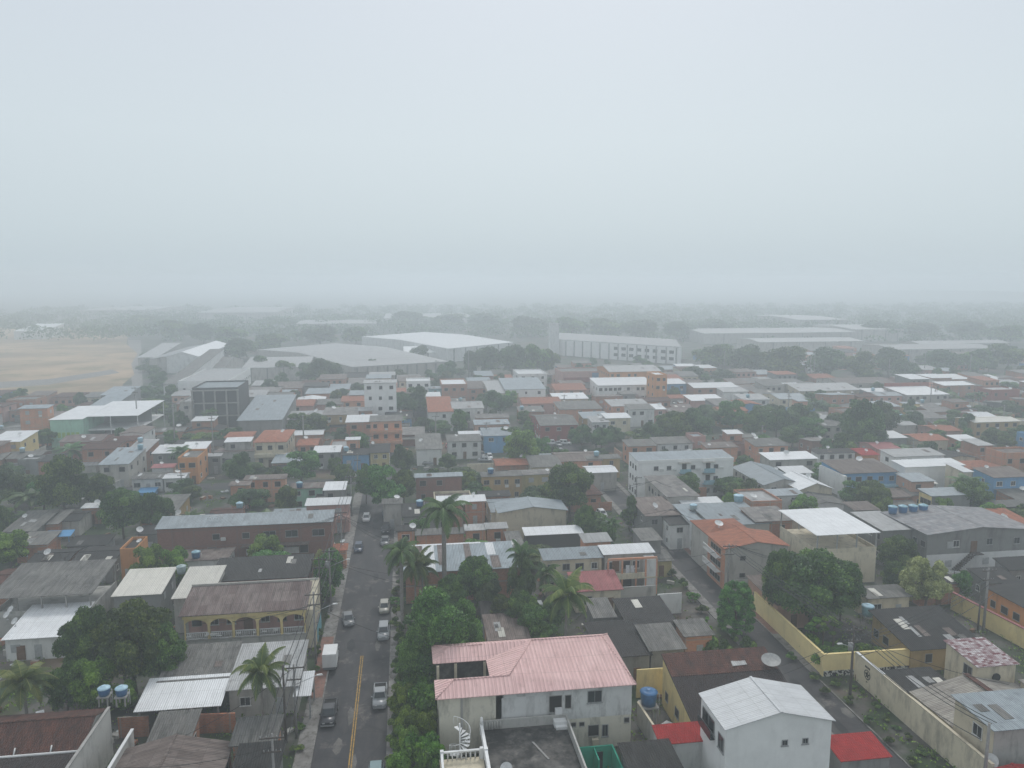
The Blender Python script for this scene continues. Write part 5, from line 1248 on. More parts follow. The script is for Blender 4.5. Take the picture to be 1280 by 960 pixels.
m.box(ux0, ux0+1.6, -b-1.2, -b-.1, 3.05, 3.2); m.tube((ux0, -b-1.1, 4.1), (ux1, -b-1.1, .9), .04, n=5); m.tube((ux0, -b-1.1, 3.2), (ux0, -b-1.1, 4.1), .04, n=5); m.tube((ux1, -b-1.1, 0), (ux1, -b-1.1, .9), .04, n=5)
m.build('stair', 'poled', rr)
house(0, 0, 0, 0, 6.3, 'G', 'lt', 'sb', world=(i['X0']-5.6, i['X0']-.2, i['Y0']+4, i['Y1']+1), nx=1, ns=4, rise=.3, label='grey rear wing with light grey roof left of the grey stair building', patches=0)
for k_, px in enumerate((1180, 1190, 1200, 1210)):
    x = i['X0']+1+k_*2.05; water_tank(x, i['Y1']-1.2, 7.0, 'tankb', 'tankl', .8, 1.3, label=f"{['first', 'second', 'third', 'fourth'][k_]} from the left of the blue tanks on the grey stair building")
x, y_ = P(1118, 667, 4.5); 
# ---------------------------------------------------------------- middle distance, left
def landmark_building(x1, x2, yf, yb, h, wall, roof, rt, label, land, **k): return house(x1, x2, yf, yb, h, wall, roof, rt, label=label, land=land, cat=k.pop('cat', 'building'), name=k.pop('name', 'building'), **k)
X0, Y0 = P(103, 521, 8.6); X1 = solX(172, Y0, 8.6); Y1 = solY(502, X0, 9.2)
open_shed(0, 0, 0, 0, 8.6, 'wh', 'big open bay hall with white roof, right half of the green-fronted hall', world=(X0, X1, Y0, Y1), rise=.6, cols=3, name='open_hall', cat='hall', posts='white', land='the open bay hall')
r_ = [o for o in COL.objects if o.get('label', '').startswith('big open bay')][0]
MB().box(-(X1-X0)/2, (X1-X0)/2, -(Y1-Y0)/2, (Y1-Y0)/2, 4.2, 4.5).build('upper_floor', 'white', r_); MB().box(-(X1-X0)/2, (X1-X0)/2, 0, .2, 0, 8.5).build('back_wall', 'w_G', r_)
MB().box(-(X1-X0)/2, (X1-X0)/2, -(Y1-Y0)/2-.3, -(Y1-Y0)/2-.1, 0, 2.0).build('yellow_fence', 'w_V', r_)
i = house(62, 102, 525, 508, 8.4, 'N', 'wh', 'sb', nx=0, nowin=True, name='hall', cat='hall', label='pale green fronted hall with white roof, left half of the open bay hall', rise=.6)
m = MB(); x = -5.2
for k_ in range(7): m.box(x, x+.9, -i['D']/2-.05, -i['D']/2-.01, 3.0, 4.6); m.box(x+.2, x+.7, -i['D']/2-.06, -i['D']/2-.05, 3.5, 4.1, 0); x += 1.3
m.build('lettering', 'lime', i['root'])
house(24, 59, 511, 505, 11.5, 'O', 'bl', 'sb', nx=2, fl=4, label='tall unpainted brick block left of the pale green hall', land='the tall brick block')
house(-15, 25, 553, 540, 6.0, 'Y', 'wh', 'sb', nx=2); house(22, 47, 577, 572, 4.2, 'G', 'lt', 'fl', nx=1); house(47, 72, 577, 567, 4., 'B', 'dk', 'sb', nx=1)
house(124, 160, 581, 562, 5.8, 'E', 'bl', 'sb', nx=2, styles='h'); house(152, 177, 570, 552, 5.0, 'B', 'lt', 'sb', nx=1); house(191, 224, 567, 556, 5.2, 'G', 'wh', 'sb', nx=2); house(222, 247, 575, 564, 6.2, 'A', 'gr', 'fl', nx=2)
house(225, 256, 562, 552, 5.4, 'B', 'wh', 'sb', nx=1); house(247, 275, 571, 565, 4.6, 'G', 'lt', 'sb', nx=2); house(205, 230, 598, 592, 3.4, 'W', 'wh', 'gx', nx=2, styles='h'); house(165, 203, 599, 591, 3.2, 'W', 'gr', 'gx', nx=3)
house(190, 216, 585, 578, 4, 'W', 'rd', 'sb', nx=2)
house(5, 44, 665, 640, 3.3, 'G', 'gr', 'sb', nx=2); house(42, 72, 656, 638, 3.2, 'B', 'gr', 'sb', nx=2); house(103, 126, 635, 629, 3.4, 'B', 'wh', 'sb', nx=1); house(66, 98, 652, 640, 3.1, 'E', 'dk', 'gx', nx=1)
house(288, 311, 607, 600, 5.2, 'O', 'br', 'sb', nx=1); house(306, 356, 600, 592, 5.2, 'O', 'br', 'sb', nx=3)
i = landmark_building(240, 297, 487, 478, 13.5, 'K', 'bl', 'fl', 'dark unfinished concrete block of three open floors', 'the dark unfinished block', nx=0, nowin=True)
for f in range(4):
    MB().box(-i['W']/2-.3, i['W']/2+.3, -i['D']/2-.8, -i['D']/2-.02, .2+f*4.3, .55+f*4.3).build('floor_slab', 'conc', i['root'])
for k_ in range(5): MB().box(-i['W']/2+i['W']*k_/4-.25, -i['W']/2+i['W']*k_/4+.25, -i['D']/2-.7, -i['D']/2-.3, .6, 13).build('column', 'conc', i['root'])
landmark_building(225, 239, 504, 494, 9.5, 'E', 'lt', 'fl', 'narrow pale building stuck to the dark unfinished block', None, nx=1)
landmark_building(297, 352, 526, 502, 7.0, 'G', 'bl', 'sb', 'grey hall with blue-grey roof right of the dark unfinished block', 'the grey hall', nx=0, nowin=True)
landmark_building(275, 330, 497, 489, 8, 'E', 'lt', 'sb', 'pale hall behind the grey hall', None, nx=0, nowin=True)
# factory compound along the road
landmark_building(222, 286, 478, 462, 7.2, 'w_F', 'lt', 'fl', 'white works building with dark window strip beside the factory road', 'the white works building', nx=4, fl=1, door=False, styles='h')
landmark_building(186, 246, 449, 433, 7.5, 'E', 'lt', 'gy', 'long pale works hall, farthest along the factory road', None, nx=0, nowin=True); landmark_building(208, 247, 446, 431, 9.0, 'W', 'wh', 'gy', 'white barrel-like hall at the end of the factory road', None, nx=0, nowin=True, rise=2.5)
landmark_building(172, 196, 447, 436, 5, 'E', 'lt', 'sb', 'small pale shed left of the white barrel-like hall', None, nx=0, nowin=True); landmark_building(204, 224, 480, 452, 6.0, 'W', 'gr', 'sb', 'narrow white works wing along the factory road', None, nx=1)
landmark_building(232, 280, 461, 449, 6, 'E', 'gr', 'gx', 'brownish roofed works hall behind the white works building', None, nx=0, nowin=True)
landmark_building(126, 160, 494, 485, 5.5, 'G', 'bl', 'sb', 'blue-grey roofed shed at the edge of the earth field', None, nx=1); landmark_building(17, 53, 414, 409, 7, 'W', 'wh', 'sb', 'long white shed beyond the earth field', None, nx=0, nowin=True)
landmark_building(100, 130, 516, 498, 6.0, 'G', 'bl', 'sb', 'grey-roofed shed behind the open bay hall', None, nx=0, nowin=True)
# big warehouses
def ware(x1, x2, yf, yb, h, label, wall='E', roof='lt', rise=3., land=None, cols=9, rt='gx'):
    i = house(x1, x2, yf, yb, h, wall, roof, rt, nx=0, nowin=True, rise=rise, name='warehouse', cat='warehouse', label=label, land=land, patches=0, ov=.3)
    for k_ in range(cols): x = -i['W']/2+i['W']*(k_+.5)/cols; MB().box(x-.35, x+.35, -i['D']/2-.25, -i['D']/2-.02, 0, h-.3).build('pilaster', 'w_G', i['root'])
    return i
quadware([(440, 459), (562, 452), (420, 429), (322, 437)], 7.5, 2.5, 'very long pale warehouse with brownish sheet roof and pilastered wall', land='the long pale warehouse')
quadware([(560, 436), (642, 428), (530, 415), (452, 421)], 8.5, 1.5, 'white-roofed warehouse behind the long pale warehouse', 'w_W', 'r_wh', 'the white-roofed warehouse', piers=6)
ware(303, 385, 460, 448, 6.5, 'low pale warehouse among trees left of the long pale warehouse', cols=4); ware(505, 545, 441, 437, 5, 'small white store between the two big warehouses', 'W', 'wh', cols=2)
r_, c_ = quadware([(692, 424), (852, 434), (838, 424), (700, 416)], 10.5, 2.0, 'huge white factory with window band and tower', 'w_F', 'r_lt', 'the white factory', 'factory', 14)
(ax, ay), (bx, by) = c_[0], c_[1]; an = math.atan2(by-ay, bx-ax)
for k_ in range(8):
    for z in (3.2, 7.2):
        t_ = .52+.47*k_/8; o = put_window(r_, 0, 0, 'F', 0, z, 3.0, 1.8, 'h'); o.location = (ax+(bx-ax)*t_, ay+(by-ay)*t_-.05, z); o.rotation_euler = (0, 0, an)
landmark_building(688, 699, 405, 398, 21, 'W', 'wh', 'fl', 'pale square tower at the left end of the white factory', None, Dmax=6, nx=0, nowin=True, name='tower', cat='tower')
for a in ((880, 1075, 417, 411, 8, 'far long white factory with rows of roofs'), (950, 1080, 428, 423, 7, 'nearer low white factory right of the tall chimney pole'), (1120, 1248, 437, 431, 8, 'long grey-roofed warehouse at far right'), (1150, 1262, 430, 427, 8, 'white roof edge behind the long grey-roofed warehouse'),
          (1070, 1130, 412, 406, 10, 'pinkish far factory fading in the fog'), (370, 470, 405, 400, 9, 'far white shed row fading in the fog, centre left'), (480, 590, 398, 392, 10, 'far white hall fading in the fog above the warehouses'), (100, 190, 388, 383, 11, 'faint white hall at the horizon, left'), (245, 345, 391, 384, 12, 'faint pale hall at the horizon, above the trees'), (1000, 1060, 400, 394, 12, 'faint pale hall at the horizon, right')):
    ware(*a, cols=4, wall='E', roof='lt', rise=1.2)
boundary_wall([P(835, 452), P(965, 470)], 3.2, 'w_E', 'long pale perimeter wall in front of the white factory'); boundary_wall([P(700, 440), P(840, 455)], 2.8, 'w_E', 'perimeter wall left of the white factory gate'); boundary_wall([P(990, 520), P(1080, 512)], 3.2, 'w_E', 'pale wall beside the avenue')

# ---------------------------------------------------------------- middle distance, centre
landmark_building(455, 495, 479, 474, 14.6, 'w_F', 'lt', 'sb', 'tall white four-storey building with dark windows', 'the tall white building', nx=3, fl=4, styles='h', door=False)
landmark_building(508, 538, 478, 474, 8.5, 'w_F', 'wh', 'fl', 'white three-storey building right of the tall white building', 'the small white building', nx=3, fl=3, styles='h', door=False)
i = landmark_building(463, 502, 527, 519, 9.2, 'O', 'gr', 'sb', 'orange brick three-storey house with open galleries', 'the orange brick tower house', nx=3, fl=3, styles='h', door=False)
for f in (2.9, 5.9): MB().box(-i['W']/2-.2, i['W']/2+.2, -i['D']/2-.9, -i['D']/2-.02, f, f+.8).build('gallery', 'w_O', i['root'])
house(433, 470, 528, 519, 6.6, 'B', 'wh', 'sb', nx=2); house(427, 470, 502, 495, 5.2, 'O', 'tc', 'gx', nx=3, styles='h'); house(437, 456, 494, 488, 6.5, 'E', 'bl', 'sb', nx=1); house(396, 428, 506, 499, 4.6, 'P', 'gr', 'sb', nx=2); house(350, 391, 508, 500, 5.0, 'P', 'tc', 'gx', nx=3); house(355, 400, 525, 515, 5, 'C', 'lt', 'sb', nx=2)
i = house(318, 357, 553, 538, 6.8, 'C', 'tc', 'hp', nx=3, fl=2, label='two-storey beige house with terracotta hip roof and balcony', land='the beige hip-roofed house', styles='h')
MB().box(-i['W']/2, i['W']/2, -i['D']/2-1.3, -i['D']/2-.02, 3.0, 3.9).build('balcony', 'w_C', i['root'])
house(392, 424, 566, 558, 4.6, 'G', 'wh', 'sb', nx=2, rise=.3); house(372, 396, 557, 549, 5, 'B', 'tc', 'gx', nx=2); house(433, 449, 550, 545, 7.2, 'O', 'wh', 'sb', nx=1, styles='h', fl=2); house(428, 461, 569, 560, 4.4, 'L', 'dk', 'sb', nx=2); house(463, 486, 566, 555, 4.8, 'V', 'dk', 'gx', nx=2)
house(364, 430, 611, 602, 4.8, 'N', 'br', 'sb', nx=4, styles='hw', label='long mint green house with mottled roof left of the road end', land='the mint green house'); house(356, 376, 614, 610, 4.2, 'T', 'tl', 'sb', nx=1)
i = house(383, 436, 632, 621, 5.8, 'P', 'wh', 'sb', nx=2, label='pink two-storey house with white roof at the left kerb', land='the pink kerbside house', fl=2); MB().box(i['W']*.18, i['W']/2, -i['D']/2-1.4, -i['D']/2-.02, 2.8, 3.7).build('balcony', 'w_P', i['root'])
house(342, 381, 644, 634, 3.6, 'E', 'bl', 'sb', nx=2); house(418, 432, 688, 680, 3.4, 'O', 'tc', 'sb', nx=1, Dmax=6)
house(521, 552, 562, 545, 4.4, 'W', 'gr', 'sb', nx=2, styles='h'); house(560, 601, 552, 543, 5.0, 'W', 'gr', 'sb', nx=3, styles='h'); house(575, 613, 545, 538, 4.6, 'E', 'wh', 'sb', nx=2); house(605, 640, 545, 535, 5, 'L', 'bl', 'sb', nx=2)
i = house(536, 566, 515, 500, 6.5, 'W', 'tc', 'sb', nx=4, fl=2, styles='h'); house(566, 604, 511, 502, 6.8, 'W', 'lt', 'gx', nx=3, fl=2, styles='hw', label='white two-storey house with pale hip-like roof behind round tree', land='the white gallery house')
house(594, 636, 531, 524, 5.6, 'S', 'bl', 'sb', nx=3); house(552, 584, 482, 475, 7.4, 'B', 'wh', 'fl', nx=3, styles='h'); house(584, 612, 486, 478, 5.4, 'B', 'br', 'sb', nx=2); house(536, 553, 486, 482, 6, 'T', 'bl', 'sb', nx=1)
house(612, 648, 492, 480, 5.4, 'C', 'lt', 'sb', nx=2); house(632, 682, 487, 476, 6.5, 'w_F', 'bl', 'sb', nx=3, fl=2, label='white two-storey house with blue-grey roof, left of the pink block', land='the white blue-roofed house'); house(648, 684, 469, 463, 8.0, 'W', 'wh', 'fl', nx=3)
i = house(702, 758, 466, 461, 8.2, 'P', 'gr', 'fl', nx=4, fl=2, label='wide pink block with red and blue wall panels', land='the pink block', nowin=True)
MB().box(i['W']*.18, i['W']*.42, -i['D']/2-.05, -i['D']/2-.01, 0, 8).build('blue_panel', 'w_L', i['root']); MB().box(-i['W']*.45, i['W']*.15, -i['D']/2-.05, -i['D']/2-.01, 1, 6).build('red_panel', 'w_R', i['root'])
# orange school
i = house(762, 826, 465, 458, 10.5, 'A', 'lt', 'gx', nx=9, fl=3, label='orange three-storey school with pale roof', land='the orange school', name='school', cat='school', styles='h', door=False)
i = house(748, 818, 482, 474, 7.2, 'w_F', 'wh', 'sb', nx=12, fl=2, label='white colonnaded front wing of the orange school', name='school_wing', cat='school', styles='h', door=False)
i = house(819, 834, 470, 466, 12.5, 'A', 'wh', 'fl', nx=2, fl=4, label='orange stair tower with gridded openings at the right end of the school', name='stair_tower', cat='tower', styles='h', door=False)
house(835, 858, 480, 474, 6.5, 'L', 'wh', 'sb', nx=2); house(868, 922, 485, 479, 5.8, 'B', 'wh', 'gx', nx=4); house(905, 935, 490, 483, 5, 'W', 'lt', 'sb', nx=2); house(865, 905, 501, 494, 4.8, 'P', 'wh', 'sb', nx=2)
house(700, 752, 512, 503, 4.8, 'O', 'gr', 'sb', nx=3); house(730, 762, 523, 515, 5.2, 'X', 'bl', 'sb', nx=2); house(758, 788, 523, 516, 6.5, 'C', 'wh', 'sb', nx=2, fl=2, label='two-storey cream house with white roof, right of the dark round trees', land='the cream corner block'); house(741, 761, 528, 520, 6, 'W', 'lt', 'sb', nx=2)
i = house(676, 722, 532, 519, 5.4, 'R', 'gr', 'gx', nx=3, label='dark red house with grey roof, above the parked white cars', land='the dark red house'); house(788, 818, 512, 505, 6, 'W', 'gr', 'sb', nx=3); house(808, 832, 512, 505, 5.4, 'P', 'wh', 'sb', nx=2); house(765, 812, 508, 500, 5.4, 'O', 'lt', 'sb', nx=3)
house(654, 702, 505, 497, 4.6, 'P', 'tc', 'gx', nx=3); house(694, 735, 499, 492, 4.8, 'C', 'wh', 'sb', nx=3); house(650, 680, 515, 508, 4, 'B', 'gr', 'sb', nx=2); house(695, 733, 488, 480, 5, 'O', 'tc', 'gx', nx=3)
house(786, 820, 558, 549, 5.0, 'O', 'gr', 'sb', nx=2); house(822, 866, 555, 546, 5.0, 'W', 'gr', 'sb', nx=3); house(866, 882, 548, 543, 6.2, 'P', 'bl', 'fl', nx=1); house(884, 922, 560, 552, 5.0, 'O', 'br', 'sb', nx=0, ns=0); house(945, 985, 558, 548, 5, 'O', 'gr', 'sb', nx=3)
house(603, 652, 596, 588, 5.8, 'X', 'gr', 'sb', nx=4, label='long ochre two-storey house with grey roof, left of the big street tree', land='the ochre house'); house(640, 690, 594, 586, 5.6, 'V', 'tl', 'sb', nx=3); house(600, 637, 621, 612, 4, 'B', 'dk', 'sb', nx=2); house(621, 660, 582, 574, 4.2, 'B', 'tc', 'gx', nx=2)
house(655, 690, 573, 566, 4.2, 'E', 'bl', 'sb', nx=2)

# ---------------------------------------------------------------- middle distance, right
house(963, 1021, 575, 565, 5.2, 'E', 'wh', 'sb', nx=3, label='house with broad white roof left of the blue balcony house', land='the broad white roof'); house(1022, 1069, 567, 560, 4.6, 'W', 'dk', 'sb', nx=4, styles='h')
house(955, 1004, 606, 584, 5.0, 'E', 'bl', 'gy', nx=2, rise=1.2, label='blue-grey gabled hall right of the white balconied block', land='the blue-grey gabled hall', cat='hall'); house(1000, 1040, 612, 597, 5, 'C', 'wh', 'gy', nx=2, rise=1.3); house(985, 1015, 592, 582, 4.6, 'G', 'wh', 'sb', nx=1)
house(1005, 1060, 633, 618, 3.6, 'W', 'gr', 'gy', nx=2, rise=.8); house(962, 1004, 620, 610, 4.6, 'W', 'bl', 'sb', nx=2)
i = house(1054, 1121, 592, 576, 6.4, 'L', 'br', 'sb', nx=5, fl=2, styles='gwh', label='white and blue house with long blue balcony under a brown roof', land='the blue balcony house')
MB().box(-i['W']/2, i['W']/2, -i['D']/2-1.6, -i['D']/2-.02, 2.6, 3.7).build('balcony', 'tankl', i['root']); MB().box(-i['W']/2-.6, -i['W']/2-.02, -i['D']/2-1.6, i['D']/2, 0, 6.3).build('end_wall', 'w_W', i['root'])
house(1132, 1205, 584, 574, 6.2, 'w_F', 'wh', 'sb', nx=0, nowin=True, label='white industrial hall with clean white roof', land='the white industrial hall', cat='hall', name='hall'); house(1118, 1180, 571, 561, 5.6, 'w_F', 'lt', 'sb', nx=5, styles='h', label='long white building behind the white industrial hall'); house(1205, 1215, 590, 578, 6.6, 'C', 'wh', 'sb', nx=1, nowin=True)
house(1100, 1170, 607, 596, 3.2, 'E', 'cr', 'sb', nx=3)
i = house(1165, 1213, 620, 609, 6.0, 'G', 'bl', 'sb', nx=0, nowin=True, label='two-storey house with yellow side wall and grey front', land='the yellow-sided house'); MB().box(-i['W']/2-.04, -i['W']/2-.01, -i['D']/2, i['D']/2, 0, 6.0).build('yellow_side_wall', 'w_Y', i['root'])
for k_ in range(3): put_window(i['root'], i['W']+.1, i['D'], 'L', -i['D']/2+i['D']*(k_+.6)/3.6, 4.5, 1.0, 1.1, 'h')
house(1243, 1290, 597, 584, 6.4, 'L', 'br', 'sb', nx=3, fl=2, label='light blue two-storey house with open veranda at the right edge', land='the light blue house'); house(1212, 1255, 586, 577, 4.2, 'G', 'tc', 'hp', nx=2); house(1256, 1300, 569, 562, 7.0, 'O', 'br', 'fl', nx=3, styles='h')
house(1255, 1300, 661, 638, 5.2, 'G', 'tc', 'sb', nx=1, label='terracotta tile roof at the right edge, behind the grey stair building'); house(1247, 1290, 634, 624, 4.2, 'K', 'gr', 'sb', nx=3)
house(1097, 1124, 561, 553, 4.6, 'P', 'rd', 'gx', nx=2, label='pinkish house with faded salmon-red roof behind the blue balcony house'); house(1078, 1098, 569, 561, 4.4, 'A', 'rt', 'gx', nx=1, label='small house with vivid orange-red roof, left of the faded salmon-red one')
house(1029, 1066, 533, 525, 4.8, 'E', 'gr', 'gx', nx=3); house(1104, 1134, 548, 539, 4.4, 'G', 'wh', 'sb', nx=2); house(1200, 1224, 551, 543, 4.4, 'B', 'wh', 'sb', nx=1); house(1218, 1275, 528, 522, 5.0, 'X', 'cr', 'gx', nx=5); house(1116, 1145, 532, 527, 4.4, 'E', 'lt', 'gx', nx=2)
i = house(1134, 1186, 494, 485, 5.4, 'E', 'wh', 'sb', nx=6, styles='sh', label='shop row with white roof and red back parapet beside the avenue', land='the red and white shop row', cat='shop', name='shop_row'); MB().box(-i['W']/2, i['W']/2+2, i['D']/2+.02, i['D']/2+.3, 4, 8.3).build('red_parapet', 'w_R', i['root'])
house(1130, 1150, 505, 501, 4.4, 'Y', 'bl', 'sb', nx=1); house(1180, 1218, 482, 477, 5.2, 'B', 'wh', 'sb', nx=3); house(1240, 1275, 489, 485, 6, 'R', 'lt', 'fl', nx=3); house(1050, 1118, 480, 473, 4.8, 'E', 'br', 'gx', nx=4); house(1000, 1075, 489, 480, 4.8, 'C', 'lt', 'gx', nx=4); house(1085, 1112, 490, 485, 5, 'G', 'wh', 'sb', nx=2)
house(975, 1010, 499, 492, 5, 'C', 'bl', 'gx', nx=3); house(930, 962, 500, 493, 5, 'W', 'lt', 'sb', nx=2); house(1150, 1185, 551, 543, 4.4, 'C', 'tc', 'gx', nx=2); house(1172, 1200, 539, 532, 4.4, 'P', 'tc', 'gx', nx=2)

occupy(52, 72, 84, 104)
# ---------------------------------------------------------------- plant prototypes
def_tree('mango', tree_proto('mango_tree', 'lf_mango', 5.5, 9.5, 30000, .38, 60, lob=(.16, .30)), 5.5, 9.5, 'dense dark green mango tree')
def_tree('bigmango', tree_proto('mango_tree', 'lf_mango', 6.0, 10.5, 42000, .36, 95, lob=(.13, .25)), 6.0, 10.5, 'huge dense dark tree')
def_tree('green', tree_proto('leafy_tree', 'lf_green', 3.6, 6.5, 14000, .33, 34, lob=(.17, .32)), 3.6, 6.5, 'bright green bushy tree')
def_tree('round', tree_proto('leafy_tree', 'lf_ficus', 3.8, 7.0, 14000, .34, 34, lob=(.17, .32)), 3.8, 7.0, 'mid green rounded tree')
def_tree('dark', tree_proto('leafy_tree', 'lf_dark', 4.5, 8.5, 12000, .42, 20), 4.5, 8.5, 'dark spreading tree')
def_tree('pale', tree_proto('pale_tree', 'lf_pale', 3.6, 6.0, 15000, .32, 48, lob=(.14, .25)), 3.6, 6.0, 'pale olive tree')
def_tree('cone', tree_proto('clipped_tree', 'lf_ficus', 2.6, 7.5, 44000, .17, 240, 'cone'), 2.6, 7.5, 'clipped egg-shaped tree')
def_tree('column', tree_proto('ficus_tree', 'lf_ficus', 3.8, 11.0, 34000, .28, 70, 'column'), 3.8, 11.0, 'tall dense ficus')
def_tree('royal', palm_proto('royal_palm', 11.5, 20, 4.0, .95, 'lf_dark', .24, True, 1.9), 4.0, 12.5, 'tall royal palm with bare grey trunk', 'palm')
def_tree('coco', palm_proto('coconut_palm', 6.0, 22, 3.8, .85, 'lf_palm', .17, False, 1.7), 3.8, 7.3, 'coconut palm with drooping fronds', 'palm')
def_tree('palm', palm_proto('feather_palm', 4.5, 16, 2.8, .7, 'lf_dark', .15, False, 1.5), 2.8, 5.6, 'small dark palm', 'palm')
def_tree('bush', tree_proto('garden_bush', 'lf_green', 1.4, 2.0, 2600, .28, 9, trunk_h=.6), 1.4, 2.0, 'bright green garden bush', 'bush')
def_tree('darkbush', tree_proto('garden_bush', 'lf_mango', 1.5, 2.2, 2600, .28, 9, trunk_h=.6), 1.5, 2.2, 'dark green garden bush', 'bush')
def_tree('papaya', tree_proto('sapling', 'lf_green', 1.1, 4.2, 1500, .3, 6, trunk_h=3.2), 1.1, 4.2, 'slim sapling with tufted top', 'tree')
def_tree('fartree', tree_proto('spreading_tree', 'lf_dark', 6.0, 10.0, 5200, .8, 30), 6.0, 10.0, 'grey-green tree fading in the fog')
def_tree('farmango', tree_proto('spreading_tree', 'lf_mango', 6.5, 9.0, 4200, .85, 16), 6.5, 9.0, 'dark tree fading in the fog')
# slim saplings show a bare stem: lift their foliage
for v in [c for c in KIDS[TP['papaya'][0].name] if c.name.startswith('crown')]: v.location.z = .9; v.scale = (1, 1, .72)

tp = tree_px
# near left
tp('bigmango', 170, 868, 120, 742, label='huge dark mango tree left of the arcaded yellow house', land='the huge mango tree'); tp('bigmango', 115, 866, 88, 752, label='second dark mango tree overlapping the huge one, nearer the white canopy'); tp('mango', 205, 866, 72, 776, label='round dark tree at the right flank of the huge mango tree')
tp('green', 122, 898, 66, 818, label='bright green tree in front of the huge mango tree'); tp('round', 85, 895, 60, 826, label='mid green tree between the bright green tree and the palm'); tp('coco', 35, 925, 84, 838, label='low spreading palm behind the mossy tile roof'); tp('green', 160, 892, 40, 850, label='small bright green tree behind the blue water tanks')
tp('green', 190, 745, 52, 678, label='bright green tree left of the long brick building'); tp('green', 222, 742, 48, 681, label='second bright green tree, its right half in front of the long brick building')
tp('coco', 330, 925, 74, 824, label='coconut palm in front of the light grey roof', land='the coconut palm'); tp('mango', 155, 674, 62, 608, label='dark conical-topped tree left of the long brick building'); tp('dark', 195, 672, 46, 612)
tp('mango', 82, 652, 72, 566, label='broad dark tree in front of the pale green hall', land='the broad dark tree'); tp('mango', 128, 640, 46, 590); tp('dark', 20, 640, 62, 582, label='dark tree at the left edge below the brick block'); tp('dark', -5, 680, 40, 620); tp('round', 55, 640, 50, 595)
tp('round', 412, 746, 52, 684, label='green street tree behind the utility pole, left kerb', land='the left street tree'); tp('pale', 405, 735, 34, 683, label='small tree with white blossom left of the green street tree')
tp('darkbush', 400, 762, 40, 728)
# main street right side
tp('royal', 556, 765, 76, 628, label='tallest royal palm over the striped metal roof', land='the tallest royal palm', rz=.4)
tp('royal', 503, 786, 62, 682, label='shorter royal palm at the right kerb', rz=1.1); tp('palm', 528, 768, 48, 697, label='feather palm right of the shorter royal palm'); tp('coco', 520, 776, 52, 694, label='drooping palm between the two royal palms')
tp('mango', 596, 762, 66, 694, label='dark tree in front of the striped metal roof', land='the dark tree by the stripes'); tp('mango', 565, 775, 50, 716); tp('dark', 612, 775, 40, 722); tp('palm', 652, 762, 44, 682, label='spiky dark tree left of the cream two-storey house'); tp('dark', 652, 775, 36, 690)
tp('column', 548, 868, 94, 736, label='tall dense ficus behind the left end of the pink-roofed house', land='the tall ficus'); tp('column', 522, 873, 58, 778, label='lower ficus leaning to the street left of the tall ficus'); tp('column', 583, 852, 56, 752, label='right shoulder ficus just behind the pink roof'); tp('green', 540, 905, 48, 850)
for px, b in ((505, 905), (522, 915), (510, 935), (532, 940), (508, 958), (528, 965), (518, 985), (538, 900), (500, 990), (540, 975)): tp(random.choice(['bush', 'bush', 'green', 'darkbush']), px, b, 46, b-52)
for px, b in ((497, 880), (500, 855), (497, 838), (502, 820), (498, 806)): tp('darkbush', px, b, 18, b-14)
for k_ in range(16): tree(random.choice(['bush', 'darkbush', 'darkbush']), -1.7+U(-.5, .5), 74+k_*3.6+U(-1, 1), U(1.4, 2.6), U(.9, 1.9), res=False)
for k_ in range(9): tree(random.choice(['bush', 'darkbush']), -12.2+U(-.5, .3), 66+k_*5.5+U(-1, 1), U(.9, 1.9), U(.6, 1.4), res=False)
for k_ in range(14): tree(random.choice(['bush', 'darkbush']), 44.4+U(-.8, .5), 84+k_*5+U(-1, 1), U(1.2, 2.4), U(.8, 1.8), res=False)
for k_ in range(10): tree('darkbush', 54.2+U(-.6, .6), 62+k_*2.2+U(-1, 1), U(.9, 1.7), U(.4, .9), res=False)
tp('coco', 708, 822, 80, 728, label='big coconut palm right behind the pink-roofed house', land='the big coconut palm', rz=2.2); tp('palm', 682, 765, 44, 706, label='small bright palm left of the faded red roof'); tp('mango', 655, 800, 56, 738); tp('round', 672, 812, 60, 755); tp('dark', 690, 795, 46, 742); tp('mango', 628, 792, 40, 742)
tp('mango', 712, 648, 76, 576, label='big rounded street tree left of the long street row', land='the big street tree'); tp('mango', 731, 686, 36, 629, label='small dark street tree below the big one'); tp('palm', 765, 690, 30, 648, label='leaning palm by the parked cars'); tp('round', 760, 694, 26, 655)
tp('cone', 919, 794, 50, 727, label='clipped egg-shaped tree at the side street', land='the clipped tree'); tp('bush', 885, 820, 34, 795); tp('darkbush', 905, 822, 26, 800); tp('darkbush', 932, 818, 26, 796); tp('papaya', 882, 800, 12, 765); tp('papaya', 886, 815, 12, 776); tp('palm', 822, 700, 1+12, 690) if False else None
tp('bigmango', 1014, 786, 138, 680, label='huge dark round tree behind the yellow compound wall', land='the huge round tree'); tp('mango', 975, 780, 58, 684, label='left shoulder tree of the huge round tree'); tp('mango', 1050, 776, 64, 700); tp('mango', 985, 772, 80, 688)
tp('papaya', 1016, 808, 30, 764, label='left slim sapling on the lawn in the yellow compound'); tp('papaya', 1028, 812, 22, 762, label='middle slim sapling on the lawn in the yellow compound'); tp('papaya', 1041, 808, 28, 763, label='right slim sapling on the lawn in the yellow compound')
tp('bush', 1030, 835, 40, 812); tp('bush', 1058, 835, 30, 816); tp('bush', 1085, 830, 34, 806); tp('bush', 1010, 815, 34, 795); tp('darkbush', 1168, 828, 16, 815)
tp('pale', 1155, 765, 72, 692, label='pale olive blossoming tree before the grey stair building', land='the pale olive tree'); tp('mango', 1118, 745, 40, 700); tp('round', 1200, 752, 34, 712); tp('darkbush', 1098, 790, 14, 775)
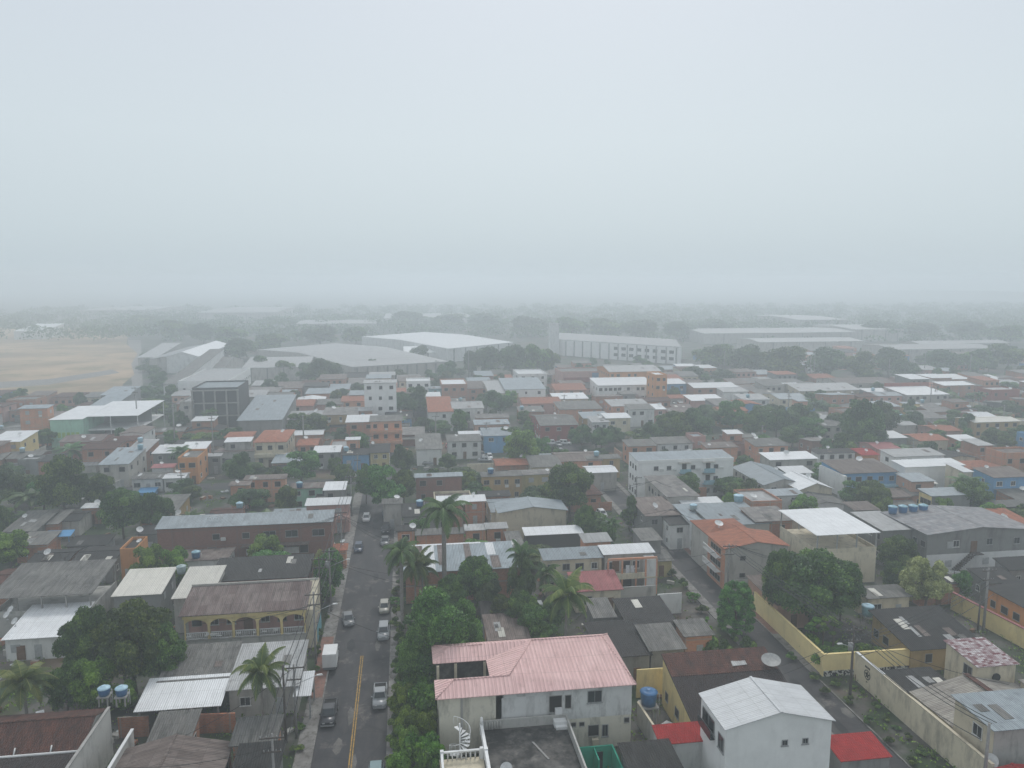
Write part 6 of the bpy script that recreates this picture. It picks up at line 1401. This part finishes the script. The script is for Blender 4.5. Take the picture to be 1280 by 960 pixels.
for px, b in ((1030, 868), (1045, 858), (1062, 880), (1085, 905), (1110, 930), (1140, 955), (1018, 850), (990, 825)): tp('darkbush', px, b, 16, b-9)
# middle
tp('round', 482, 642, 62, 578, label='big rounded tree closing the end of the main street', land='the road-end tree'); tp('mango', 505, 632, 40, 585); tp('mango', 458, 630, 34, 578); tp('dark', 503, 600, 30, 553, label='dark tree behind the road-end tree'); tp('dark', 575, 538, 26, 510); tp('round', 575, 548, 26, 512, label='round tree in front of the white gallery house')
tp('green', 652, 590, 58, 534, label='wide light green tree above the ochre house', land='the wide light green tree'); tp('round', 678, 578, 34, 545); tp('dark', 727, 562, 34, 530, label='left of two dark round trees before the cream corner block'); tp('dark', 752, 562, 36, 534, label='right of two dark round trees before the cream corner block')
tp('mango', 840, 560, 52, 512, label='dark tree mass centre, left crown'); tp('dark', 870, 556, 46, 508); tp('dark', 815, 562, 34, 526); tp('round', 915, 540, 46, 498); tp('mango', 940, 548, 34, 512)
tp('round', 378, 606, 58, 562); tp('dark', 300, 610, 40, 563, label='dark tree left of the long mint green house'); tp('mango', 395, 548, 44, 515); tp('round', 372, 545, 36, 515); tp('dark', 345, 612, 30, 582); tp('dark', 282, 560, 34, 535); tp('green', 255, 560, 44, 540); tp('round', 420, 600, 24, 570)
tp('dark', 620, 520, 40, 486, label='dark tree right of the white gallery house'); tp('dark', 608, 512, 30, 488); tp('dark', 520, 525, 44, 480, label='dark loose tree between the tall white building and the gallery house'); tp('dark', 500, 520, 24, 488); tp('round', 655, 535, 22, 512)
tp('mango', 912, 622, 56, 596, label='low wide tree right of the white balconied block'); tp('mango', 930, 592, 30, 568); tp('mango', 1090, 650, 56, 599, label='dark tree left of the yellow-sided house'); tp('green', 1102, 656, 40, 617); tp('mango', 1212, 650, 58, 596, label='reddish dark tree right of the yellow-sided house'); tp('dark', 1190, 645, 32, 605)
tp('dark', 1075, 565, 56, 495, label='tall dark tree above the brick roofs, right'); tp('dark', 1098, 548, 50, 500); tp('dark', 1000, 545, 52, 504); tp('dark', 970, 548, 40, 508); tp('dark', 1030, 522, 46, 500); tp('dark', 1140, 540, 34, 512); tp('dark', 1208, 545, 24, 515); tp('mango', 1052, 562, 28, 540); tp('mango', 1170, 560, 30, 536); tp('dark', 1262, 520, 30, 500); tp('dark', 1230, 522, 40, 506)
for a_ in ((855, 545, 50, 515), (830, 548, 44, 518), (885, 535, 40, 505), (990, 560, 40, 530), (1015, 552, 44, 520), (1045, 545, 40, 515), (1085, 570, 50, 520), (955, 535, 40, 505), (700, 585, 30, 560), (640, 560, 40, 532), (600, 610, 26, 590), (530, 545, 30, 520), (445, 560, 28, 538), (60, 560, 34, 535), (215, 640, 30, 615), (240, 628, 34, 606), (165, 640, 30, 612), (15, 700, 40, 670), (320, 625, 36, 598), (1160, 575, 30, 550), (1240, 560, 34, 535), (560, 590, 30, 566), (1130, 690, 36, 660)): tp(random.choice(['mango', 'dark', 'round']), *a_)
tp('dark', 405, 482, 46, 446); tp('dark', 385, 480, 34, 452); tp('dark', 560, 478, 30, 450); tp('dark', 742, 600, 16, 588)
for px, b, w_, t_ in ((610, 468, 46, 434), (640, 470, 48, 432), (672, 470, 44, 430), (590, 470, 30, 440), (690, 468, 28, 436), (548, 470, 20, 452), (890, 462, 60, 430), (930, 468, 60, 432), (980, 474, 70, 432), (1030, 474, 60, 436), (1070, 476, 56, 440), (1110, 470, 50, 436), (1180, 466, 56, 438), (1215, 466, 50, 436), (1260, 462, 60, 430), (870, 480, 40, 458), (1130, 476, 40, 450), (905, 480, 40, 462), (360, 474, 40, 450), (330, 470, 40, 444), (250, 480, 30, 462), (300, 450, 50, 424), (340, 440, 60, 416), (290, 432, 60, 408), (400, 432, 60, 408), (445, 430, 44, 408), (255, 430, 40, 404), (715, 425, 50, 396), (760, 425, 60, 398), (800, 425, 60, 400), (660, 420, 60, 396), (610, 414, 60, 392), (560, 412, 60, 392), (510, 412, 60, 390), (850, 425, 50, 402), (900, 420, 60, 400), (1100, 425, 60, 402), (1150, 425, 60, 404), (1210, 425, 60, 402), (1255, 430, 60, 406), (220, 425, 50, 400), (180, 412, 50, 394), (470, 470, 40, 450), (525, 450, 30, 432)):
    tp(random.choice(['fartree', 'farmango']), px, b, w_, t_, group='trees fading in the fog')
# trees along the road by the earth field
for t_ in range(9): tp('dark', 186+t_*3, 450+t_*9, 22, 438+t_*9, label=None)
tp('dark', 225, 540, 26, 512); tp('green', 196, 520, 34, 498)
# ---------------------------------------------------------------- vehicles
def at(px, py): return P(px, py)
x = solX(482, *(85.5, 0)); car(-3.7, 86.6, 'pickup', 'silver', label='silver pickup truck parked at the right kerb, nearest the camera on that side but one')
car(-3.7, 103.6, 'suv', 'silver', label='silver estate car parked at the right kerb, a car length behind the pickup'); car(-3.8, 112.0, 'hatch', 'beige', label='beige hatchback parked at the right kerb, farther than the silver estate car'); car(-3.7, 71.8, 'hatch', 'teal', label='dark teal car roof cut by the bottom edge at the right kerb')
car(-9.4, 83.8, 'pickup', 'black', label='black pickup with a red side at the left kerb'); car(*P(414, 829), 'van', 'grey', away=False, rz=PI, label='small white box van at the left kerb').scale = (.9, .9, .9); car(-9.0, 108.6, 'sedan', 'grey', rz=.15, label='dark grey sedan at the left kerb below the street tree')
car(-9.2, 139, 'hatch', 'darkblue', label='dark blue hatchback at the left kerb, by the green street tree'); car(-8.6, 157, 'hatch', 'white', label='white hatchback farther up the left kerb near the pink kerbside house'); car(-4.4, 142, 'sedan', 'grey', label='grey sedan at the right kerb above the light road patch'); car(-4.4, 149, 'suv', 'black', label='black car at the right kerb, middle of the far trio'); car(-4.6, 160, 'hatch', 'darkblue', label='dark car at the right kerb, farthest of the far trio')
x, y_ = P(180, 612); car(x, y_, 'hatch', 'white', rz=1.4, label='white car on the cross street above the dark tree'); x, y_ = P(752, 645); car(x, y_, 'hatch', 'white', rz=.1, label='white car parked below the long street row')
x, y_ = P(185, 618); m = MB(); m.hexa([(-2, -1.5, .8), (2, -1.5, .8), (2, 1.5, 1.2), (-2, 1.5, 1.2)], [(-2, -1.5, .85), (2, -1.5, .85), (2, 1.5, 1.3), (-2, 1.5, 1.3)]); m.box(-1.9, 1.9, -1.4, 1.4, 0, .8); o = m.build('covered_trailer', 'tarp', None, (x, y_, 0)); tag(o, 'trailer under a blue tarpaulin next to the white car', 'trailer')
for k_, (px, py, c) in enumerate(((690, 556, 'white'), (698, 557, 'silver'), (706, 556, 'white'), (684, 551, 'silver'), (692, 548, 'white'), (700, 549, 'grey'), (707, 547, 'white'), (536, 570, 'white'), (537, 581, 'silver'), (612, 573, 'white'), (606, 577, 'silver'), (602, 571, 'grey'), (545, 536, 'white'), (556, 534, 'silver'), (752, 655, 'grey'), (1225, 497, 'white'), (1250, 496, 'silver'), (1205, 505, 'grey'), (198, 515, 'white'), (205, 519, 'grey'), (1145, 512, 'silver'), (560, 560, 'red'), (425, 590, 'silver'), (700, 566, 'silver'), (660, 560, 'white'), (300, 622, 'grey'))):
    x, y_ = P(px, py); car(x, y_, random.choice(['hatch', 'sedan', 'suv']), c, rz=U(-.3, .3)+(0 if k_ % 2 else 1.5), group='cars parked along the streets'); occupy(x-3, x+3, y_-3, y_+3)

# ---------------------------------------------------------------- poles and cables
pl = [(-11.8, 112.5), (-12.3, 96.5), (-12.6, 80.3), (-12.5, 66), (-11.9, 135), (-11.8, 160), (-11.7, 181)]
labs = ['utility pole with lamp at the left kerb by the green street tree', 'utility pole with lamp at the corner of the arcaded yellow house', 'utility pole with low lamp near the bottom left kerb', None, None, None, None]
for k_, (a, b) in enumerate(pl):
    utility_pole(a, b, [10, 10, 8.6, 9.5, 9, 9, 9][k_], lamp=((2.6, 1.0) if k_ < 3 else None), label=labs[k_], xf=(k_ == 0), mat='pole')
utility_pole(-13.6, 79.5, 9, cross=False, mat='poled', label='dark wooden pole beside the bottom left utility pole'); utility_pole(-13.3, 112, 9, mat='poled', label='dark wooden pole behind the lamp pole at the arcaded house')
srt = [pl[3], pl[2], pl[1], pl[0], pl[4], pl[5], pl[6]]
for a, b in zip(srt, srt[1:]): power_line(a, b)
pr = [P(1062, 875), (51.5, 110), P(838, 690), (51.6, 150), (51.6, 172)]
utility_pole(*pr[0], 9.3, lamp=(-1.6, .6), mat='poled', label='dark pole with crossarm in front of the yellow wall corner', xf=True, r=.19); utility_pole(*P(909, 748), 9.0, label='grey pole with T crossarm in front of the terracotta-roofed house')
utility_pole(*P(1229, 790), 9.6, label='tall concrete pole beside the orange house', r=.2, cross=True); utility_pole(*P(1222, 790), 5.4, cross=False, mat='poled', label='short dark pole beside the tall concrete pole'); x, y_ = P(1228, 1000); utility_pole(x, y_, 8, cross=False, label='concrete pole in front of the cream corner house', r=.2)
power_line(P(1062, 875), P(909, 748), h0=9.3, h1=9); power_line(P(1062, 875), P(1229, 790), h0=7.5, h1=7.5, sag=1.0); power_line(P(1062, 875), (x, y_), h0=9.3, h1=8, sag=.9)
for px, b, t_ in ((586, 478, 437), (228, 622, 590), (545, 560, 520), (463, 580, 545), (842, 672, 640), (795, 640, 600), (1162, 515, 480), (1168, 508, 484), (1253, 540, 508), (1012, 478, 446), (1110, 482, 450), (1017, 478, 442), (1155, 470, 440), (173, 545, 440), (219, 560, 505), (268, 590, 490), (380, 560, 520), (608, 560, 530), (705, 520, 496), (905, 470, 440), (985, 520, 490), (1212, 470, 445), (745, 560, 535), (952, 560, 535), (870, 600, 570), (1140, 580, 552)):
    x, y_ = P(px, b); lo = 9.
    for z in range(3, 40):
        if Q(x, y_, z)[1] <= t_: lo = z; break
    utility_pole(x, y_, float(min(lo, 16)), cross=(b > 500), r=.16 if b > 560 else .24)

for k_ in range(34):
    pa_ = random.choice(srt[:5]+pr[:4]); side_ = random.choice([-1, 1]); L_ = U(8, 17)
    a_ = (pa_[0], pa_[1]); b_ = (pa_[0]+side_*L_, pa_[1]+U(-9, 9))
    m = MB(); prev = None; h1_ = U(3.5, 6)
    for j in range(7):
        t_ = j/6; q = ((b_[0]-a_[0])*t_, (b_[1]-a_[1])*t_, 8.2+(h1_-8.2)*t_-.6*4*t_*(1-t_))
        if prev: m.tube(prev, q, .03, n=4, cap=False)
        prev = q
    o = m.build('service_cable', 'wire', None, (a_[0], a_[1], 0), fix=False); tag(o, None, 'cable', 'overhead cables'); AUTO.append((o, 'thin black house cable', (a_[0]+b_[0])/2, (a_[1]+b_[1])/2))
# ---------------------------------------------------------------- infill of the neighbourhood
n_house = len([o for o in COL.objects if o.parent is None and o.get('category') == 'house' or o.parent is None and o.name.startswith('house')])
FX0, FX1 = -330, -84
def in_field(x, y_):
    px, py = Q(x, y_, 0); return px < 178 and py < 505
walls_w = 'BBBBBBOOOOEGGWCCPSXDDLVMMK'; roofs_w = ['gr', 'gr', 'gr', 'gr', 'br', 'br', 'rb', 'dk', 'dk', 'tl', 'tl', 'lt', 'wh', 'bl', 'tc', 'ot', 'ot', 'tl']
yy = 100.0
added = 0
DM = MB(); DMATS = ['w_B', 'w_O', 'w_S', 'w_E', 'w_G', 'w_W', 'w_C', 'w_P', 'w_L', 'r_gr', 'r_br', 'r_tl', 'r_lt', 'r_wh', 'r_bl', 'r_tc', 'r_ot', 'r_dk', 'dark']
nd_ = 0
while yy < 470:
    dep = 7.0 + yy*.010
    xx = -yy*.80
    while xx < yy*.98:
        w_ = U(5.0, 9.5)+yy*.006; d_ = U(.75, 1.15)*dep; gx_ = U(.2, 1.6)
        y0 = yy+U(-1, 1.2)
        px, py = Q(xx+w_/2, y0+d_/2, 3)
        if -30 < px < 1310 and free(xx, xx+w_, y0, y0+d_, .15) and not in_field(xx, y0) and (py > 470 or RN() < .35) and not (555 < px < 700 and py < 470):
            q_ = RN()
            if q_ < .77:
                rt = random.choice(['sb', 'sb', 'gx', 'gx', 'gy', 'sf', 'fl']); wl = random.choice(walls_w); rf = random.choice(roofs_w)
                if rt == 'fl': rf = random.choice(['gr', 'lt', 'br'])
                if rf in ('tc', 'ot'): rt = random.choice(['gx', 'gy', 'hp'])
                if added+n_house < 300:
                    h_ = random.choice([3.0, 3.2, 3.4, 3.6, 5.6]) if py < 640 else U(2.8, 3.4)
                    house(0, 0, 0, 0, h_, wl, rf, rt, world=(xx, xx+w_, y0, y0+d_), nx=max(1, int(w_/3)), ns=(2 if yy < 250 else 1), annex=True, rz=rad(U(-2, 2))); added += 1
                else:
                    h_ = random.choice([3.0, 3.2, 3.6, 4.5, 5.8]); wi = random.choice([0, 0, 0, 1, 1, 1, 2, 3, 4, 5, 6, 7, 8]); ri = random.choice([9, 9, 9, 10, 10, 11, 12, 13, 14, 15, 15, 16, 17]); rs = U(.3, 1.3)
                    DM.extr([(y0, 0), (y0+d_, 0), (y0+d_, h_+rs), (y0, h_)], 'x', xx, xx+w_, wi)
                    DM.extr(roof_strip([(y0-.4, h_+.1), (y0+d_+.3, h_+.1+rs)]), 'x', xx-.4, xx+w_+.4, ri)
                    for k_ in range(int(w_/2.5)):
                        for f_ in range(1 if h_ < 5 else 2): u_ = xx+1+k_*2.5; DM.box(u_, u_+1.1, y0-.06, y0-.01, 1.1+f_*2.8, 2.2+f_*2.8, 18)
                    occupy(xx, xx+w_, y0, y0+d_); nd_ += 1
            elif q_ < .93:
                tree(random.choice(['mango', 'dark', 'round', 'green', 'palm'] if yy < 260 else ['dark', 'mango']), xx+w_/2, y0+d_/2, U(5, 8), U(5, 8))
        xx += w_+gx_
    yy += dep+U(.8, 2.4)
if nd_:
    o = DM.build('distant_houses', DMATS, fix=False); tag(o, 'the many small far houses beyond the ones built singly, under the fog', 'houses', kind='stuff')
print('distant', nd_)
print('houses', n_house+added)
# trees tucked into the gaps
nt = 0
for k_ in range(2600):
    if nt > 190: break
    yy = 125+330*RN()**1.2; xx = U(-.78, .98)*yy; px, py = Q(xx, yy, 4)
    s = U(2.6, 6.2)
    if -20 < px < 1300 and not in_field(xx, yy) and free(xx-s/3, xx+s/3, yy-s/3, yy+s/3, .1):
        tree(random.choice(['mango', 'dark', 'round', 'green', 'darkbush', 'palm'] if yy < 300 else ['dark', 'mango']), xx, yy, s*1.5+1, U(3.5, 7.5)); nt += 1
print('gap trees', nt)
# rooftop dishes and tanks on the auto houses
hs = [o for o in list(COL.objects) if o.parent is None and o.name.startswith('house') and 118 < o.location.y < 290]
random.shuffle(hs)
def roof_z(o):
    ks = [c for c in KIDS[o.name] if c.name.startswith('roof')]; 
    vs = [v.co.z for v in ks[0].data.vertices]; return min(vs), max(vs), ks[0].data
nd = 0
def surf(o, lx, ly):
    """height of the roof top above a local point"""
    me = [c for c in KIDS[o.name] if c.name.startswith('roof')][0].data; best = None
    for p in me.polygons:
        if abs(p.normal.z) < .3: continue
        n = p.normal; c = p.center; z = c.z-(n.x*(lx-c.x)+n.y*(ly-c.y))/n.z
        xs = [me.vertices[v].co.x for v in p.vertices]; ys = [me.vertices[v].co.y for v in p.vertices]
        if min(xs)-.01 <= lx <= max(xs)+.01 and min(ys)-.01 <= ly <= max(ys)+.01: best = z if best is None else max(best, z)
    return best
for o in hs:
    if nd > 115: break
    ro = [c for c in KIDS[o.name] if c.name.startswith('roof')]
    if not ro: continue
    xs = [v.co.x for v in ro[0].data.vertices]; ys = [v.co.y for v in ro[0].data.vertices]
    lx, ly = U(min(xs)*.75, max(xs)*.75), U(min(ys)*.75, max(ys)*.75); z = surf(o, lx, ly)
    if z is None or z > 7.6: continue
    if nd % 4 == 3: water_tank(o.location.x+lx, o.location.y+ly, z-.05, random.choice(['tankb', 'tankl', 'tankg']), random.choice(['tankl', 'tanklid']), .7, 1.1, extra=random.choice(['blue rooftop water tank', 'round rooftop water tank']))
    else: dish(o.location.x+lx, o.location.y+ly, z-.02, random.choice([.45, .6, .75]), mast=.6 if True else .6)
    nd += 1
# yard walls in the gaps
nw = 0
for k_ in range(900):
    if nw > 60: break
    yy = U(110, 300); xx = U(-.72, .95)*yy; L = U(5, 12); h_ = U(1.8, 2.6); horiz = RN() < .5
    r_ = (xx, xx+L, yy-.1, yy+.1) if horiz else (xx-.1, xx+.1, yy, yy+L)
    px, py = Q(xx, yy, 0)
    if 0 < px < 1280 and free(*r_, .05) and not in_field(xx, yy):
        boundary_wall([(xx, yy), (xx+L, yy) if horiz else (xx, yy+L)], h_, random.choice(['w_G', 'w_B', 'w_O', 'w_W', 'w_E', 'w_C', 'w_S']), extra='low yard wall'); nw += 1; occupy(*r_)
# ground cover: weeds in the yards
def weeds():
    V, T = [], []
    n = 9000; pts = []
    while len(pts) < n:
        yy = 62+150*RN()**1.6; xx = U(-.75, 1.0)*yy
        if -12.4 < xx < -1.2 or 44.8 < xx < 52.2: continue
        pts.append((xx, yy))
    cen = [(a, b, .12) for a, b in pts]
    me = leaf_mesh('weeds', cen, [(U(.25, .8), U(.25, .8), .28) for _ in cen], [U(.2, .9) for _ in cen], 60000, .3, 'lf_green')
    o = link('weeds', me); tag(o, 'low weeds and grass in the yards between the houses', 'grass', kind='stuff')
weeds()
def clutter():
    m = MB()
    for k_ in range(1400):
        yy = 62+190*RN()**1.3; xx = U(-.75, 1.0)*yy
        if -12.5 < xx < -1 or 44.5 < xx < 56 or not free(xx-.2, xx+.2, yy-.2, yy+.2, .1): continue
        s = U(.15, .9); t_ = U(.1, .6); a = U(0, 3); c, s_ = math.cos(a), math.sin(a)
        q = [(xx+c*i_*s-s_*j_*t_, yy+s_*i_*s+c*j_*t_) for i_, j_ in ((-1, -1), (1, -1), (1, 1), (-1, 1))]; h_ = U(.05, .8)
        m.hexa([(a_, b_, 0) for a_, b_ in q], [(a_, b_, h_) for a_, b_ in q], k_ % 5)
    o = m.build('debris', ['w_G', 'w_B', 'r_wh', 'wood', 'w_E'], fix=False); tag(o, 'boards, blocks and scrap lying in the yards', 'debris', kind='stuff')
clutter()
# far wood closing the horizon
def far_wood():
    cen, rd, ti = [], [], []
    for k_ in range(1500):
        d = U(640, 1250); a = U(-.95, 1.15); cen.append((d*a, d, U(3, 7))); q = U(7, 14); rd.append((q, q, U(4.5, 8))); ti.append(U(.2, .7))
    for k_ in range(420):
        px = U(-20, 1300); py = U(400, 432)
        if px < 165: continue
        x, y_ = P(px, py)
        if free(x-8, x+8, y_-8, y_+8, 2): cen.append((x, y_, U(2.5, 5))); q = U(5, 9); rd.append((q, q, U(3.5, 6))); ti.append(U(.2, .7))
    me = leaf_mesh('far_woodland', cen, rd, ti, 150000, 2.4, 'lf_dark'); o = link('far_woodland', me); tag(o, 'far woodland dissolving in the fog towards the horizon', 'woodland', kind='stuff')
far_wood()

# ---------------------------------------------------------------- labels for the rest
rank_w = ['nearest', 'second nearest', 'third nearest', 'fourth nearest', 'fifth nearest', 'sixth nearest', 'seventh nearest', 'eighth nearest', 'ninth nearest']
groups_ = {}
for o, d, x, y_ in AUTO:
    best = min((l for l in LAND if l[3] != o.name), key=lambda l: (l[1]-x)**2+((l[2]-y_)*.9)**2)
    dx, dy = x-best[1], y_-best[2]; dist = math.hypot(dx, dy)
    ws = len(best[0].split())
    if abs(dx) > abs(dy)*1.1: dr = 'left of' if dx < 0 else 'right of'
    else: dr = 'behind' if dy > 0 else 'in front of'
    groups_.setdefault((d, dr, best[0]), []).append((dist, o))
for (d, dr, lm), v in groups_.items():
    v.sort(key=lambda t_: t_[0])
    for k_, (dist, o) in enumerate(v):
        rk = '' if len(v) == 1 else (rank_w[k_] if k_ < len(rank_w) else f"{k_+1}th nearest")+' '
        lab = f"{d}, {rk}{dr} {lm}"
        lab = lab.replace('dark-leaved ', '')
        if len(lab.split()) > 16: print('LONG', lab)
        if len(lab.split()) > 16: lab = lab.replace(' with bare grey trunk', '').replace(' with drooping fronds', '').replace(' fading in the fog', '').replace('two-storey ', '').replace(' patchwork', '')
        o['label'] = lab

# ---------------------------------------------------------------- haze
hz = MB().box(-1500, 1500, -70, 2950, -1.5, 58.0).build('haze', 'glass')
mm = bpy.data.materials.new('fog'); mm.use_nodes = True; t = mm.node_tree; t.nodes.clear()
o_ = t.nodes.new('ShaderNodeOutputMaterial'); pv = t.nodes.new('ShaderNodeVolumePrincipled'); pv.inputs['Density'].default_value = HAZE; pv.inputs['Color'].default_value = (.89, .957, 1, 1); pv.inputs['Anisotropy'].default_value = 0.4
pv.inputs['Density Attribute'].default_value = ''
t.links.new(pv.outputs[0], o_.inputs['Volume']); hz.data.materials.clear(); hz.data.materials.append(mm); tag(hz, 'thick morning fog lying over the neighbourhood', 'fog', kind='stuff')

# ---------------------------------------------------------------- world, light, camera
w = bpy.data.worlds.new('World'); scene.world = w; w.use_nodes = True; t = w.node_tree; t.nodes.clear()
out = t.nodes.new('ShaderNodeOutputWorld'); bg = t.nodes.new('ShaderNodeBackground'); bg.inputs[1].default_value = .1; t.links.new(bg.outputs[0], out.inputs[0])
sky = t.nodes.new('ShaderNodeTexSky'); sky.sky_type = 'NISHITA'; sky.sun_disc = False; sky.sun_elevation = rad(48); sky.sun_rotation = rad(15); sky.dust_density = 6; sky.air_density = 1.2
hsv = t.nodes.new('ShaderNodeHueSaturation'); hsv.inputs['Saturation'].default_value = .35; t.links.new(sky.outputs[0], hsv.inputs['Color'])
tc = t.nodes.new('ShaderNodeTexCoord'); sp = t.nodes.new('ShaderNodeSeparateXYZ'); t.links.new(tc.outputs['Generated'], sp.inputs[0])
cr = t.nodes.new('ShaderNodeValToRGB'); t.links.new(sp.outputs[2], cr.inputs[0]); e = cr.color_ramp.elements
e[0].position = 0.0; e[0].color = SKY0+(1,); e[1].position = .34; e[1].color = SKY2+(1,); n_ = e.new(.06); n_.color = SKY1+(1,); n_ = e.new(.17); n_.color = SKYM+(1,); n_ = e.new(1.0); n_.color = SKY3+(1,)
sc_n = t.nodes.new('ShaderNodeVectorMath'); sc_n.operation = 'SCALE'; sc_n.inputs['Scale'].default_value = 10.; t.links.new(cr.outputs[0], sc_n.inputs[0])
mx = t.nodes.new('ShaderNodeMix'); mx.data_type = 'RGBA'; mx.inputs[0].default_value = .9; t.links.new(hsv.outputs[0], mx.inputs[6]); t.links.new(sc_n.outputs[0], mx.inputs[7]); t.links.new(mx.outputs[2], bg.inputs[0])
sl = bpy.data.lights.new('sun', 'SUN'); sl.energy = 1.5; sl.angle = rad(15); sl.color = (1, .98, .95); so = bpy.data.objects.new('sun', sl); COL.objects.link(so)
so.rotation_euler = (rad(-42), 0, rad(-15)) ; so.location = (0, 0, 300)
cam = bpy.data.cameras.new('camera'); co = bpy.data.objects.new('camera', cam); COL.objects.link(co); scene.camera = co
cam.sensor_width = 36; cam.lens = F/1280*36; cam.clip_end = 6000; cam.clip_start = .5
co.location = (0, 0, CZ); co.rotation_euler = (PI/2-TH, 0, -PS)
scene.view_settings.view_transform = 'Standard'; scene.view_settings.look = 'None'; scene.view_settings.gamma = 1; scene.view_settings.use_curve_mapping = False; scene.view_settings.exposure = EXPO
scene.cycles.max_bounces = 10; scene.cycles.diffuse_bounces = 3; scene.cycles.glossy_bounces = 2; scene.cycles.transmission_bounces = 2; scene.cycles.volume_bounces = 8; scene.cycles.transparent_max_bounces = 4
scene.cycles.use_denoising = True
